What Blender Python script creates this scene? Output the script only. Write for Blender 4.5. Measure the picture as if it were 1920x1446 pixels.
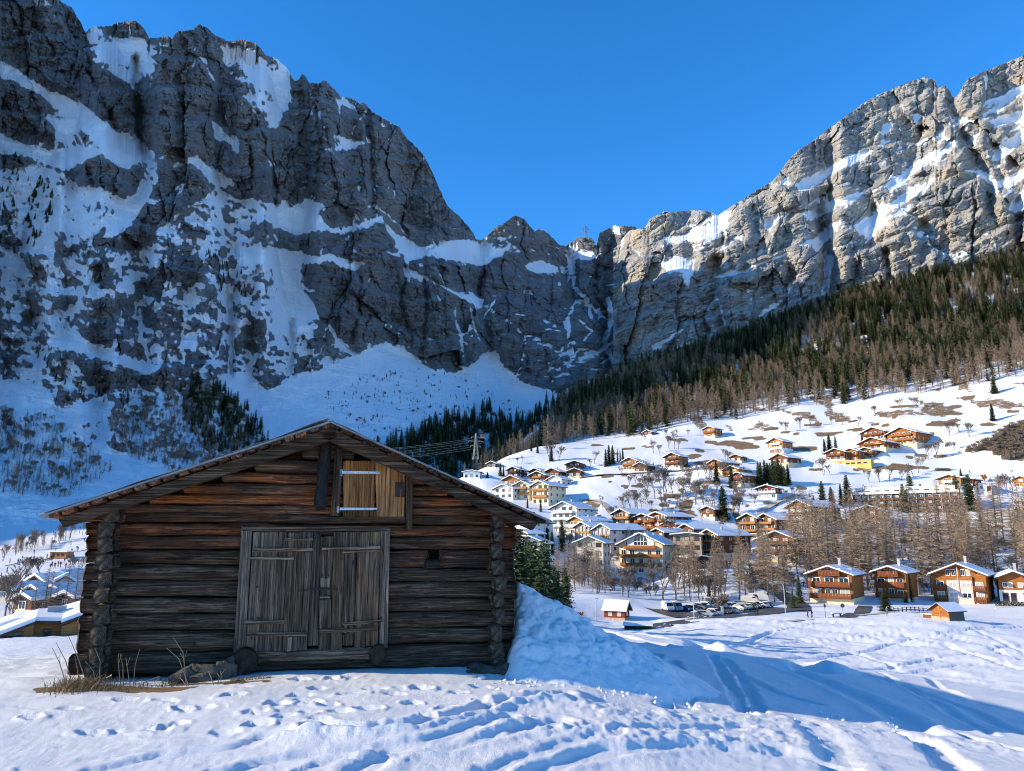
# Snowy alpine village with an old log hay barn, below limestone walls, late-day winter sun.
# World: metres, viewpoint above the origin looking along +Y, x to the right, z up.
import bpy, math, random
import numpy as np
from math import sin, cos, tan, atan2, radians, pi, sqrt, log, exp

for o in list(bpy.data.objects):
    bpy.data.objects.remove(o)
random.seed(7)
RNG = np.random.default_rng(11)
scene = bpy.context.scene
COL = scene.collection

# ------------------------------------------------------------------ camera
EYE = 1.7
FPX = 1400.0                    # focal length in photo pixels (photo 1920 x 1446)
PITCH = math.atan(287.0 / FPX)  # the true horizon lies at photo row 1010
cam = bpy.data.cameras.new('camera')
cam.sensor_width = 36.0
cam.lens = FPX / 1920.0 * 36.0
cam.clip_start = 0.1
cam.clip_end = 20000
cam_o = bpy.data.objects.new('camera', cam)
cam_o.location = (0, 0, EYE)
cam_o.rotation_euler = (pi / 2 + PITCH, 0, 0)
COL.objects.link(cam_o)
scene.camera = cam_o

# ------------------------------------------------------------------ sky and sun
SUN_EL = radians(20.4)
SUN_AZ = radians(9.0)           # light travels to +x, turned this much towards +y
travel = np.array([cos(SUN_EL) * cos(SUN_AZ), cos(SUN_EL) * sin(SUN_AZ), -sin(SUN_EL)])
world = bpy.data.worlds.new('World')
scene.world = world
world.use_nodes = True
wn = world.node_tree
wn.nodes.clear()
sky = wn.nodes.new('ShaderNodeTexSky')
sky.sky_type = 'NISHITA'
sky.sun_disc = False
sky.sun_elevation = SUN_EL
# the node's sun stands at +Y for rotation 0 and turns clockwise seen from above
sky.sun_rotation = atan2(-travel[0], -travel[1]) % (2 * pi)
sky.altitude = 1800
sky.air_density = 0.85
sky.dust_density = 0.02
sky.ozone_density = 4.0
hs = wn.nodes.new('ShaderNodeHueSaturation')
hs.inputs['Saturation'].default_value = 1.22
bg = wn.nodes.new('ShaderNodeBackground')
bg.inputs['Strength'].default_value = 0.15
wo = wn.nodes.new('ShaderNodeOutputWorld')
wn.links.new(sky.outputs[0], hs.inputs['Color'])
wn.links.new(hs.outputs[0], bg.inputs[0])
wn.links.new(bg.outputs[0], wo.inputs[0])
sl = bpy.data.lights.new('sun', 'SUN')
sl.energy = 3.1
sl.angle = radians(0.53)
sl.color = (1.0, 0.85, 0.62)
so = bpy.data.objects.new('sun', sl)
from mathutils import Vector, Matrix
so.rotation_euler = Vector(travel).to_track_quat('-Z', 'Y').to_euler()
so.location = (-60, -10, 60)
COL.objects.link(so)
scene.view_settings.view_transform = 'Standard'
scene.view_settings.look = 'None'
scene.view_settings.gamma = 1.0
scene.view_settings.use_curve_mapping = False
scene.view_settings.exposure = 1.32
scene.cycles.max_bounces = 5
scene.cycles.diffuse_bounces = 3
scene.cycles.transparent_max_bounces = 4
scene.cycles.use_denoising = True
scene.cycles.filter_width = 1.0

# ------------------------------------------------------------------ helpers
CP, SP = cos(PITCH), sin(PITCH)


def P(px, py, y):
    """World point seen at photo pixel (px, py) that stands y metres ahead."""
    X = (np.asarray(px, float) - 960) / FPX
    Y = (723 - np.asarray(py, float)) / FPX
    dy = CP - SP * Y
    t = y / dy
    return X * t, np.asarray(y, float) + 0 * t, (SP + CP * Y) * t + EYE


def to_px(x, y, z):
    f = y * CP + (z - EYE) * SP
    u = -y * SP + (z - EYE) * CP
    f = np.where(np.abs(f) < 1e-6, 1e-6, f)
    return 960 + FPX * x / f, 723 - FPX * u / f


def _hash(ix, iy, seed):
    h = (ix.astype(np.int64) * 374761393 + iy.astype(np.int64) * 668265263 + seed * 974711) & 0x7fffffff
    h = ((h ^ (h >> 13)) * 1274126177) & 0x7fffffff
    return (h ^ (h >> 16)) & 0xffff


_PT = np.random.default_rng(99).integers(0, 65536, (256, 256)).astype(np.int32)
_GC = np.cos(np.arange(256) * 2 * pi / 256).astype(np.float32)
_GS = np.sin(np.arange(256) * 2 * pi / 256).astype(np.float32)


def perlin(x, y, seed=0):
    x = np.asarray(x, np.float32); y = np.asarray(y, np.float32)
    x, y = np.broadcast_arrays(x, y)
    ix = np.floor(x); iy = np.floor(y)
    fx = x - ix; fy = y - iy
    jx = (ix.astype(np.int32) + 37 * seed) & 255; jy = (iy.astype(np.int32) + 91 * seed + (seed >> 3)) & 255
    kx = (jx + 1) & 255; ky = (jy + 1) & 255
    ux = fx * fx * (3 - 2 * fx)
    uy = fy * fy * (3 - 2 * fy)
    sh = seed % 8

    def g(a, b, ox, oy):
        h = (_PT[a, b] >> sh) & 255
        return _GC[h] * (fx - ox) + _GS[h] * (fy - oy)
    a = g(jx, jy, 0, 0); b = g(kx, jy, 1, 0); c = g(jx, ky, 0, 1); d = g(kx, ky, 1, 1)
    a = a + (b - a) * ux
    c = c + (d - c) * ux
    return (a + (c - a) * uy) * np.float32(1.5)


def fbm(x, y, seed=0, octs=4, gain=0.5, lac=2.03):
    s = 0.0; a = 1.0; n = 0.0
    x = np.asarray(x, float); y = np.asarray(y, float)
    for k in range(octs):
        s = s + a * perlin(x, y, seed + 17 * k)
        n += a; a *= gain; x = x * lac + 3.1; y = y * lac + 1.7
    return s / n


def ridged(x, y, seed=0, octs=4):
    s = 0.0; a = 1.0; n = 0.0
    x = np.asarray(x, float); y = np.asarray(y, float)
    for k in range(octs):
        s = s + a * (1 - np.abs(perlin(x, y, seed + 13 * k)) * 2)
        n += a; a *= 0.5; x = x * 2.03 + 5.2; y = y * 2.03 + 1.3
    return s / n


def smooth(e0, e1, v):
    t = np.clip((v - e0) / (e1 - e0), 0, 1)
    return t * t * (3 - 2 * t)


def cells(x, y, seed):
    """Cell noise: per-cell random numbers, offset from the cell centre, gap between nearest and second centre."""
    x = np.asarray(x, np.float32); y = np.asarray(y, np.float32)
    ix = np.floor(x); iy = np.floor(y)
    f1 = np.full(x.shape, 9.0, np.float32); f2 = f1.copy(); h = np.zeros(x.shape, np.int32); dx = np.zeros_like(f1); dy = np.zeros_like(f1)
    jx = ix.astype(np.int32) + 53 * seed; jy = iy.astype(np.int32) + 29 * seed
    fx = x - ix; fy = y - iy
    for ox in (-1, 0, 1):
        for oy in (-1, 0, 1):
            hh = _PT[(jx + ox) & 255, (jy + oy) & 255]
            ex = fx - ox - (hh & 255) / np.float32(255); ey = fy - oy - (hh >> 8) / np.float32(255)
            d = np.sqrt(ex * ex + ey * ey)
            n = d < f1
            f2 = np.where(n, f1, np.minimum(f2, d)); f1 = np.where(n, d, f1)
            h = np.where(n, hh, h); dx = np.where(n, ex, dx); dy = np.where(n, ey, dy)
    r1 = ((h * 7919) & 1023) / 1023.0; r2 = ((h * 104729) & 1023) / 1023.0; r3 = ((h * 1299709) & 1023) / 1023.0
    return r1, r2, r3, dx, dy, f2 - f1


class TPS:
    """Thin plate spline through scattered heights."""
    def __init__(self, pts, vals, lam=1e-4):
        self.p = np.asarray(pts, float)
        n = len(self.p)
        K = self.k(self.p, self.p) + lam * np.eye(n)
        Q = np.hstack([np.ones((n, 1)), self.p])
        A = np.zeros((n + 3, n + 3)); A[:n, :n] = K; A[:n, n:] = Q; A[n:, :n] = Q.T
        b = np.zeros(n + 3); b[:n] = vals
        s = np.linalg.solve(A, b)
        self.w, self.c = s[:n], s[n:]

    @staticmethod
    def k(a, b):
        d2 = ((a[:, None, :] - b[None, :, :]) ** 2).sum(2)
        return 0.5 * d2 * np.log(d2 + 1e-12)

    def __call__(self, u, v):
        u = np.asarray(u, float); sh = u.shape
        q = np.stack([u.ravel(), np.asarray(v, float).ravel()], 1)
        out = np.empty(len(q))
        for i in range(0, len(q), 40000):
            s = q[i:i + 40000]
            out[i:i + 40000] = self.k(s, self.p) @ self.w + self.c[0] + s @ self.c[1:]
        return out.reshape(sh)


def blur(a, r, axis):
    if r < 1:
        return a
    r = int(r)
    for _ in range(2):
        pad = [(0, 0), (0, 0)]; pad[axis] = (r + 1, r)
        c = np.cumsum(np.pad(a, pad, mode='edge'), axis=axis)
        n = a.shape[axis]
        if axis == 0:
            a = (c[2 * r + 1:2 * r + 1 + n] - c[:n]) / (2 * r + 1)
        else:
            a = (c[:, 2 * r + 1:2 * r + 1 + n] - c[:, :n]) / (2 * r + 1)
    return a


def in_poly(px, py, poly):
    ins = np.zeros(px.shape, bool)
    n = len(poly)
    for i in range(n):
        x0, y0 = poly[i]; x1, y1 = poly[(i + 1) % n]
        if y0 == y1:
            continue
        c = ((y0 > py) != (y1 > py)) & (px < (x1 - x0) * (py - y0) / (y1 - y0) + x0)
        ins ^= c
    return ins


def line_dist(px, py, pts):
    d = np.full(px.shape, 1e9)
    for (x0, y0), (x1, y1) in zip(pts[:-1], pts[1:]):
        L = (x1 - x0) ** 2 + (y1 - y0) ** 2 + 1e-9
        t = np.clip(((px - x0) * (x1 - x0) + (py - y0) * (y1 - y0)) / L, 0, 1)
        d = np.minimum(d, np.hypot(px - x0 - t * (x1 - x0), py - y0 - t * (y1 - y0)))
    return d


def mesh_from(name, verts, faces, mats=(), smooth_shade=False, fmat=None):
    me = bpy.data.meshes.new(name)
    me.from_pydata([tuple(v) for v in verts], [], [tuple(f) for f in faces])
    for m in mats:
        me.materials.append(m)
    if fmat is not None:
        me.polygons.foreach_set('material_index', np.asarray(fmat, np.int32))
    if smooth_shade:
        me.polygons.foreach_set('use_smooth', np.ones(len(me.polygons), bool))
    me.update()
    return me


def grid_mesh(name, X, Y, Z, mat, attrs=None, wrap=False, flat=False):
    """Quad sheet from 2-D arrays (rows, cols)."""
    R, C = X.shape
    me = bpy.data.meshes.new(name)
    co = np.stack([X, Y, Z], 2).reshape(-1, 3).astype(np.float32)
    me.vertices.add(R * C)
    me.vertices.foreach_set('co', co.ravel())
    idx = np.arange(R * C).reshape(R, C)
    if wrap:
        idx = np.hstack([idx, idx[:, :1]])
    q = np.stack([idx[:-1, :-1], idx[:-1, 1:], idx[1:, 1:], idx[1:, :-1]], 2).reshape(-1, 4)
    me.loops.add(q.size)
    me.loops.foreach_set('vertex_index', q.ravel().astype(np.int32))
    me.polygons.add(len(q))
    me.polygons.foreach_set('loop_start', (np.arange(len(q)) * 4).astype(np.int32))
    me.polygons.foreach_set('use_smooth', np.full(len(q), not flat))
    me.update(calc_edges=True)
    me.materials.append(mat)
    for k, a in (attrs or {}).items():
        at = me.attributes.new(k, 'FLOAT', 'POINT')
        at.data.foreach_set('value', np.asarray(a, np.float32).ravel())
    return me


def link(name, me, parent=None, loc=None, rot=None, scl=None):
    o = bpy.data.objects.new(name, me)
    COL.objects.link(o)
    if parent is not None:
        o.parent = parent
    if loc is not None:
        o.location = loc
    if rot is not None:
        o.rotation_euler = rot
    if scl is not None:
        o.scale = scl
    return o


def tag(o, label=None, cat=None, group=None, kind=None):
    if label: o['label'] = label
    if cat: o['category'] = cat
    if group: o['group'] = group
    if kind: o['kind'] = kind
    return o


class MB:
    """Collects simple shapes into one mesh."""
    def __init__(self):
        self.v = []; self.f = []; self.m = []

    def add(self, v, f, m=0):
        b = len(self.v)
        self.v += [tuple(p) for p in v]
        self.f += [tuple(i + b for i in q) for q in f]
        self.m += [m] * len(f)
        return self

    def box(self, x0, x1, y0, y1, z0, z1, m=0):
        v = [(x0, y0, z0), (x1, y0, z0), (x1, y1, z0), (x0, y1, z0), (x0, y0, z1), (x1, y0, z1), (x1, y1, z1), (x0, y1, z1)]
        return self.add(v, [(3, 2, 1, 0), (4, 5, 6, 7), (0, 1, 5, 4), (1, 2, 6, 5), (2, 3, 7, 6), (3, 0, 4, 7)], m)

    def prism(self, poly, y0, y1, m=0):
        """poly in (x, z), counter-clockwise seen from -y; extruded along y."""
        n = len(poly)
        v = [(x, y0, z) for x, z in poly] + [(x, y1, z) for x, z in poly]
        f = [tuple(range(n)), tuple(range(2 * n - 1, n - 1, -1))]
        f += [(i + n, (i + 1) % n + n, (i + 1) % n, i) for i in range(n)]
        return self.add(v, f, m)

    def tube(self, pts, rad, n=6, m=0, cap=True):
        pts = [np.asarray(p, float) for p in pts]
        if not hasattr(rad, '__len__'):
            rad = [rad] * len(pts)
        vs = []
        for i, p in enumerate(pts):
            t = pts[min(i + 1, len(pts) - 1)] - pts[max(i - 1, 0)]
            t = t / (np.linalg.norm(t) + 1e-9)
            a = np.cross(t, (0, 0, 1) if abs(t[2]) < 0.9 else (1, 0, 0)); a /= np.linalg.norm(a) + 1e-9
            b = np.cross(t, a)
            for k in range(n):
                w = 2 * pi * k / n
                vs.append(p + rad[i] * (a * cos(w) + b * sin(w)))
        fs = []
        for i in range(len(pts) - 1):
            for k in range(n):
                k2 = (k + 1) % n
                fs.append((i * n + k, i * n + k2, (i + 1) * n + k2, (i + 1) * n + k))
        if cap:
            fs.append(tuple(range(n - 1, -1, -1)))
            fs.append(tuple(range((len(pts) - 1) * n, len(pts) * n)))
        return self.add(vs, fs, m)

    def mesh(self, name, *mats, smooth_shade=False):
        return mesh_from(name, self.v, self.f, mats, smooth_shade, self.m)

    def obj(self, name, mats, parent=None, loc=None, rot=None, smooth_shade=False):
        if not isinstance(mats, (list, tuple)):
            mats = [mats]
        return link(name, self.mesh(name, *mats, smooth_shade=smooth_shade), parent, loc, rot)


def empty(name, loc=(0, 0, 0), rz=0.0):
    o = bpy.data.objects.new(name, None)
    o.empty_display_size = 0.2
    o.location = loc
    o.rotation_euler = (0, 0, rz)
    COL.objects.link(o)
    return o


# ------------------------------------------------------------------ materials
class Mat:
    def __init__(self, name, rough=0.8, spec=0.2):
        self.m = bpy.data.materials.new(name)
        self.m.use_nodes = True
        self.t = self.m.node_tree
        self.b = self.t.nodes['Principled BSDF']
        self.b.inputs['Roughness'].default_value = rough
        self.b.inputs['Specular IOR Level'].default_value = spec

    def n(self, kind, **kw):
        nd = self.t.nodes.new('ShaderNode' + kind)
        for k, v in kw.items():
            if hasattr(nd, k):
                setattr(nd, k, v)
            else:
                nd.inputs[k.replace('_', ' ')].default_value = v
        return nd

    def l(self, a, b):
        self.t.links.new(a, b)

    def coord(self, scale=(1, 1, 1), kind='Object', rot=(0, 0, 0)):
        tc = self.n('TexCoord')
        mp = self.n('Mapping')
        mp.inputs['Scale'].default_value = scale
        mp.inputs['Rotation'].default_value = rot
        self.l(tc.outputs[kind], mp.inputs[0])
        return mp.outputs[0]

    def noise(self, vec, scale, detail=4, rough=0.55, dist=0.0):
        nd = self.n('TexNoise')
        nd.inputs['Scale'].default_value = scale
        nd.inputs['Detail'].default_value = detail
        nd.inputs['Roughness'].default_value = rough
        nd.inputs['Distortion'].default_value = dist
        if vec is not None:
            self.l(vec, nd.inputs['Vector'])
        return nd.outputs['Fac']

    def ramp(self, fac, stops):
        r = self.n('ValToRGB')
        e = r.color_ramp.elements
        while len(e) > 1:
            e.remove(e[-1])
        e[0].position = stops[0][0]; e[0].color = (*stops[0][1], 1)
        for p, c in stops[1:]:
            q = e.new(p); q.color = (*c, 1)
        self.l(fac, r.inputs[0])
        return r.outputs[0]

    def mix(self, fac, a, b, blend='MIX'):
        m = self.n('Mix')
        m.data_type = 'RGBA'; m.blend_type = blend
        for s, v in ((0, fac), (6, a), (7, b)):
            if isinstance(v, (int, float)):
                m.inputs[s].default_value = v
            elif isinstance(v, tuple):
                m.inputs[s].default_value = (*v, 1)
            else:
                self.l(v, m.inputs[s])
        return m.outputs[2]

    def math(self, op, a, b=0.0, clamp=False):
        m = self.n('Math'); m.operation = op; m.use_clamp = clamp
        for s, v in ((0, a), (1, b)):
            if isinstance(v, (int, float)):
                m.inputs[s].default_value = v
            else:
                self.l(v, m.inputs[s])
        return m.outputs[0]

    def maprange(self, v, a, b, c=0.0, d=1.0):
        m = self.n('MapRange')
        m.inputs[1].default_value = a; m.inputs[2].default_value = b
        m.inputs[3].default_value = c; m.inputs[4].default_value = d
        self.l(v, m.inputs[0])
        return m.outputs[0]

    def attr(self, name):
        a = self.n('Attribute'); a.attribute_name = name
        return a.outputs['Fac']

    def bump(self, h, strength=0.3, dist=0.05):
        b = self.n('Bump')
        b.inputs['Strength'].default_value = strength
        b.inputs['Distance'].default_value = dist
        self.l(h, b.inputs['Height'])
        self.l(b.outputs[0], self.b.inputs['Normal'])

    def color(self, c):
        if isinstance(c, tuple):
            self.b.inputs['Base Color'].default_value = (*c, 1)
        else:
            self.l(c, self.b.inputs['Base Color'])
        return self


def simple(name, c, rough=0.8, var=0.25, scale=1.5, spec=0.2, bump=0.0, metal=0.0):
    m = Mat(name, rough, spec)
    v = m.coord()
    f = m.noise(v, scale, 5, 0.6)
    lo = tuple(max(0, k * (1 - var)) for k in c); hi = tuple(min(0.9, k * (1 + var)) for k in c)
    m.color(m.ramp(f, [(0.3, lo), (0.7, hi)]))
    if bump:
        m.bump(m.noise(v, scale * 6, 4), bump, 0.02)
    m.b.inputs['Metallic'].default_value = metal
    return m.m

# ------------------------------------------------------------------ village survey
# front gable centre px, ridge row, base row, front width px, distance m, length m, extra turn deg, style, roof pitch, label
HOUSES = [
 (884, 883, 899, 30, 400, 9, 10, 'white', .18, 'low white bungalow just above the barn roof edge, furthest down valley'),
 (921, 866, 878, 17, 425, 7, 22, 'brown', .45, 'small brown chalet half hidden by spruces near the lattice pylon'),
 (962, 876, 896, 21, 405, 9, 30, 'dark', .42, 'dark brown chalet beside a lone spruce above the orange chalet'),
 (958, 893, 911, 28, 395, 9, 26, 'orange', .42, 'bright orange wooden chalet below the dark brown one'),
 (1003, 879, 894, 21, 410, 9, 30, 'dark', .42, 'dark timber chalet peeping out behind the balcony chalet'),
 (1007, 885, 905, 28, 395, 9, 24, 'brownwhite', .42, 'brown chalet with white ground floor above the twin cream apartment houses'),
 (1035, 879, 897, 26, 402, 9, 26, 'brown', .40, 'brown chalet with wide snow roof behind the small white chalet'),
 (1040, 893, 912, 25, 385, 9, 34, 'white', .42, 'small white chalet with arched windows beside a blue shadow'),
 (944, 910, 936, 34, 352, 14, 34, 'white', .36, 'long white house with a broad snowy roof peeking over the barn roof'),
 (978, 904, 937, 28, 352, 13, 26, 'cream', .42, 'cream apartment house with orange balconies, first of the twin pair'),
 (1013, 904, 946, 30, 345, 15, 34, 'cream', .42, 'cream apartment house with orange balconies, second of the twin pair'),
 (1077, 865, 884, 30, 412, 9, 8, 'dark', .34, 'dark twin gabled chalet high above the ski meadow'),
 (1077, 879, 896, 25, 400, 8, 8, 'brownwhite', .40, 'brown chalet right below the dark twin gabled one'),
 (1058, 944, 1001, 46, 300, 15, 30, 'whitebig', .42, 'tall white apartment block with red gable and six rows of balconies'),
 (1080, 971, 1004, 25, 288, 17, 40, 'orangewhite', .40, 'house with bright orange gable and long snowy roof'),
 (985, 973, 1001, 30, 272, 13, 34, 'white', .42, 'white house with big snowy roof right under the barn eave'),
 (975, 996, 1016, 28, 262, 10, 36, 'brownwhite', .36, 'small house with blue shaded snow roof against the barn corner'),
 (992, 1010, 1068, 54, 235, 12, 12, 'whitebig', .40, 'white apartment block with long balconies next to the barn corner'),
 (1093, 983, 1040, 26, 277, 14, 40, 'glass', .46, 'grey house with glazed gable, left of the matching pair'),
 (1130, 986, 1036, 29, 264, 18, 42, 'glass', .46, 'grey house with glazed gable and red side balconies, right of the matching pair'),
 (1106, 1011, 1080, 50, 238, 10, 14, 'beige', .40, 'plain beige house with grey roof edge standing among bare larches'),
 (1203, 1005, 1078, 78, 250, 17, 16, 'hotel', .46, 'large cream hotel with orange balconies and an arched gable window'),
 (1166, 957, 1001, 30, 304, 15, 38, 'brownwhite', .42, 'brown and white apartment house at the uphill end of the terrace'),
 (1206, 966, 1003, 36, 300, 14, 30, 'terrace', .34, 'chestnut terrace house with rounded balconies, first of two'),
 (1233, 963, 1004, 34, 296, 18, 34, 'terrace', .34, 'chestnut terrace house with rounded balconies, second of two'),
 (1256, 978, 1001, 24, 292, 17, 40, 'red', .40, 'red gabled house in the snowy roofed terrace'),
 (1287, 985, 1006, 28, 284, 20, 42, 'brown', .42, 'brown gabled house ending the snowy roofed terrace'),
 (1233, 993, 1012, 24, 272, 12, 40, 'brown', .42, 'low brown house squeezed between the hotel and the terrace'),
 (1290, 1003, 1052, 50, 256, 9, 6, 'stone', .10, 'ochre stone house with a square of thick snow on the roof'),
 (1331, 997, 1052, 32, 260, 18, 38, 'brownwhite', .46, 'brown gabled house with white balconies right of the ochre stone house'),
 (1315, 1045, 1064, 34, 238, 9, -20, 'shed', .14, 'low dark shed under a bright blue shaded snow roof'),
 (1328, 951, 973, 23, 322, 8, 34, 'brown', .40, 'small brown chalet beside the tall lone spruce'),
 (1181, 859, 883, 26, 402, 11, 26, 'orange', .42, 'orange chalet with a terrace above the ski meadow'),
 (1201, 868, 886, 22, 396, 10, 28, 'brown', .42, 'lower brown wing beside the orange terrace chalet'),
 (1261, 850, 879, 26, 402, 10, 28, 'redbrown', .42, 'four storey red brown chalet standing alone on the slope'),
 (1214, 807, 817, 16, 520, 8, 30, 'red', .40, 'tiny red hut at the forest edge'),
 (1330, 800, 821, 21, 500, 10, 30, 'orange', .36, 'orange chalet high at the forest edge above brown grass'),
 (1342, 862, 884, 24, 380, 15, 36, 'orange', .40, 'orange chalet with long roof behind two spruces'),
 (1380, 853, 867, 20, 412, 9, 20, 'brownwhite', .40, 'small brown house with white gable above the orange pair'),
 (1372, 875, 898, 26, 372, 13, 30, 'orange', .40, 'upper orange chalet of the pair beside the spruce clump'),
 (1384, 887, 910, 26, 362, 12, 34, 'redbrown', .36, 'lower orange chalet of the pair beside the spruce clump'),
 (1455, 822, 851, 26, 430, 11, 30, 'orangewhite', .44, 'tall orange chalet with white balcony and two garage doors'),
 (1462, 852, 871, 30, 402, 12, 34, 'brown', .40, 'brown chalet directly above the dark spruce clump'),
 (1438, 911, 936, 35, 342, 10, 14, 'redwhite', .30, 'dark red house with white ground floor below the spruce clump'),
 (1638, 802, 826, 40, 432, 13, 24, 'redbrown', .40, 'uphill chalet of the big balcony pair, left of the larger one'),
 (1692, 802, 836, 48, 420, 17, 26, 'orange', .40, 'largest hillside chalet with three cream balconies'),
 (1636, 821, 843, 44, 411, 17, 26, 'redbrown', .38, 'chalet with yellow awning just below the big balcony pair'),
 (1567, 842, 864, 32, 402, 11, 22, 'redbrown', .38, 'left chalet of the three on a yellow base'),
 (1596, 842, 866, 24, 401, 11, 22, 'orange', .38, 'middle chalet of the three on a yellow base'),
 (1624, 840, 862, 28, 405, 15, 26, 'brown', .38, 'right chalet of the three beside the yellow base'),
 (1783, 892, 925, 36, 346, 12, 16, 'orangewhite', .30, 'orange and white house behind the end of the long flat block'),
 (1812, 896, 926, 26, 344, 12, 16, 'redwhite', .30, 'white house with red roof edge behind two big spruces'),
 (1405, 966, 1012, 30, 302, 14, 32, 'brownwhite', .44, 'left house of the brown balcony pair above the larches'),
 (1438, 966, 1008, 36, 298, 19, 38, 'brownwhite', .44, 'right house of the brown balcony pair, with the longer roof'),
 (1458, 1000, 1052, 62, 246, 12, 16, 'brown', .40, 'five storey brown apartment chalet among the larches'),
 (1502, 941, 1006, 40, 296, 20, 34, 'orangewhite', .46, 'tall orange apartment chalet with a long snowy roof and green blinds'),
 (1630, 950, 988, 58, 302, 13, 6, 'brownwhite', .36, 'wide brown and white house hidden by bare larch tops'),
 (1916, 894, 914, 22, 348, 10, 26, 'orange', .40, 'orange chalet cut off by the picture edge above the school'),
]
# houses of the old village, down to the left of the barn
HOUSES_LEFT = [
 (122, 1086, 1108, 26, 172, 8, 20, 'pink', .6, 'pink house with steep gable and many windows'),
 (110, 1076, 1104, 38, 190, 11, 25, 'dark', .36, 'big dark barn roofed house behind the pink one'),
 (150, 1084, 1112, 30, 180, 9, -20, 'greyh', .5, 'grey house tucked between the pink house and the log barn'),
 (58, 1110, 1132, 26, 148, 8, 48, 'brown', .45, 'brown gabled barn in the middle of the old village'),
 (96, 1112, 1130, 24, 150, 8, 44, 'brown', .45, 'brown barn with double gable below the pink house'),
 (120, 1110, 1128, 26, 156, 8, 40, 'brownwhite', .4, 'low house with cream front under the pink house'),
 (28, 1112, 1128, 24, 160, 9, 40, 'dark', .42, 'dark house with bright blue shaded roof in the old village'),
 (4, 1108, 1128, 28, 150, 9, 40, 'brown', .42, 'brown house cut off by the left picture edge'),
 (120, 1128, 1146, 26, 128, 9, 48, 'dark', .40, 'dark house with sagging snow roof behind the timber hall'),
 (40, 1133, 1150, 27, 126, 10, 50, 'brown', .42, 'long brown house with thick snow roof above the bare trees'),
 (70, 1098, 1112, 40, 185, 8, 60, 'dark', .40, 'low dark house with long snow roof behind the bare trees'),
]


def bearing(px):
    return math.atan((px - 960) / FPX)


# ------------------------------------------------------------------ lie of the land
GC = []            # (x, y, z) control points


def gp(px, py, d):
    x, y, z = P(px, py, d)
    GC.append((float(x), float(y), float(z)))


for x, y, z in [(0, 2, 0), (-3, 5, 0), (3, 5, -.30), (6, 6, -.70), (-6, 6, .02), (-5.2, 9.6, -.02), (-2.5, 10.0, .02), (0, 10.7, -.08),
                (2, 10.3, -.34), (4.6, 10.4, -.70), (8, 11.6, -1.12), (11, 12, -1.5), (1.5, 14, -.32), (4, 15, -.75), (8, 16, -1.30), (12, 18, -1.9),
                (-9, 11, -.25), (-12, 15, -.7), (-8, 16, -.55), (-3, 16, -.25), (2.5, 20, -.85), (5.5, 22, -1.25), (9.5, 21, -1.75), (14, 22, -2.5),
                (-4, 22, -.9), (-10, 21, -1.3), (-16, 20, -1.6), (18, 16, -2.6)]:
    GC.append((x, y, z))
for a in [(1300, 1204, 27), (1500, 1250, 26), (1060, 1178, 30), (1750, 1280, 26), (1920, 1310, 24),
          (1200, 1240, 45), (1500, 1290, 42), (1850, 1320, 40), (700, 1240, 40),
          (1300, 1235, 70), (1600, 1262, 78), (1900, 1270, 76), (1100, 1210, 75),
          (1300, 1195, 108), (1600, 1200, 115), (1900, 1215, 105), (1100, 1185, 115), (1920, 1180, 130),
          (1350, 1162, 150), (1250, 1172, 150), (1150, 1168, 158), (1450, 1152, 158), (1600, 1150, 160), (1700, 1145, 165), (1772, 1162, 136), (1920, 1140, 172),
          (1350, 1138, 182), (1280, 1140, 182), (1440, 1135, 182), (1565, 1130, 186), (1675, 1127, 191), (1800, 1134, 190), (1900, 1130, 186),
          (1150, 1120, 185), (1050, 1130, 170), (1250, 1105, 215), (1400, 1090, 218), (1550, 1095, 220), (1700, 1090, 225), (1880, 1085, 225),
          (1650, 1040, 262), (1800, 1020, 270), (1920, 1010, 275), (1560, 1050, 250), (1740, 958, 328), (1850, 965, 310), (1900, 985, 292),
          (1150, 930, 350), (1100, 915, 370), (1250, 920, 362), (1150, 960, 325), (1550, 905, 370), (1500, 880, 395), (1700, 880, 385), (1780, 860, 395),
          (1870, 850, 385), (1910, 830, 395), (1800, 815, 420), (1880, 780, 440), (1910, 745, 470), (1800, 770, 470), (1700, 780, 470),
          (1120, 850, 455), (1180, 830, 495), (1250, 825, 490), (1400, 810, 505), (1550, 800, 490), (1600, 775, 515),
          (930, 872, 435), (960, 856, 452), (1010, 838, 482), (1050, 836, 490), (1100, 826, 525), (1300, 795, 535), (1500, 762, 545), (1650, 748, 530), (1900, 712, 505), (2100, 690, 490),
          (1060, 760, 745), (1130, 730, 790), (1200, 700, 850), (1300, 668, 880), (1400, 630, 905), (1600, 562, 930), (1750, 525, 930), (1900, 492, 905), (2100, 440, 880),
          (1200, 770, 650), (1400, 720, 690), (1600, 670, 700), (1800, 620, 700), (2050, 580, 680),
          (870, 905, 405), (850, 945, 380), (900, 960, 330), (800, 990, 330), (905, 880, 470)]:
    gp(*a)
for h in HOUSES + HOUSES_LEFT:
    gp(h[0], h[2], h[4])
# left side: valley floor, ski slope
for a in [(60, 1205, 45), (0, 1210, 45), (150, 1200, 50), (80, 1196, 62), (0, 1196, 66), (150, 1190, 66), (300, 1195, 60), (500, 1200, 60),
          (60, 1165, 105), (0, 1165, 110), (150, 1165, 110), (300, 1160, 110), (500, 1150, 120), (700, 1140, 130),
          (300, 1110, 170), (600, 1090, 200), (60, 1075, 215), (150, 1075, 215), (0, 1078, 215), (60, 1050, 280), (150, 1045, 285), (0, 1055, 275),
          (60, 1020, 340), (150, 1012, 345), (0, 1030, 330), (0, 1000, 392), (80, 982, 412), (160, 974, 425), (0, 985, 430), (300, 975, 440), (500, 965, 450), (700, 950, 460)]:
    gp(*a)
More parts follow.
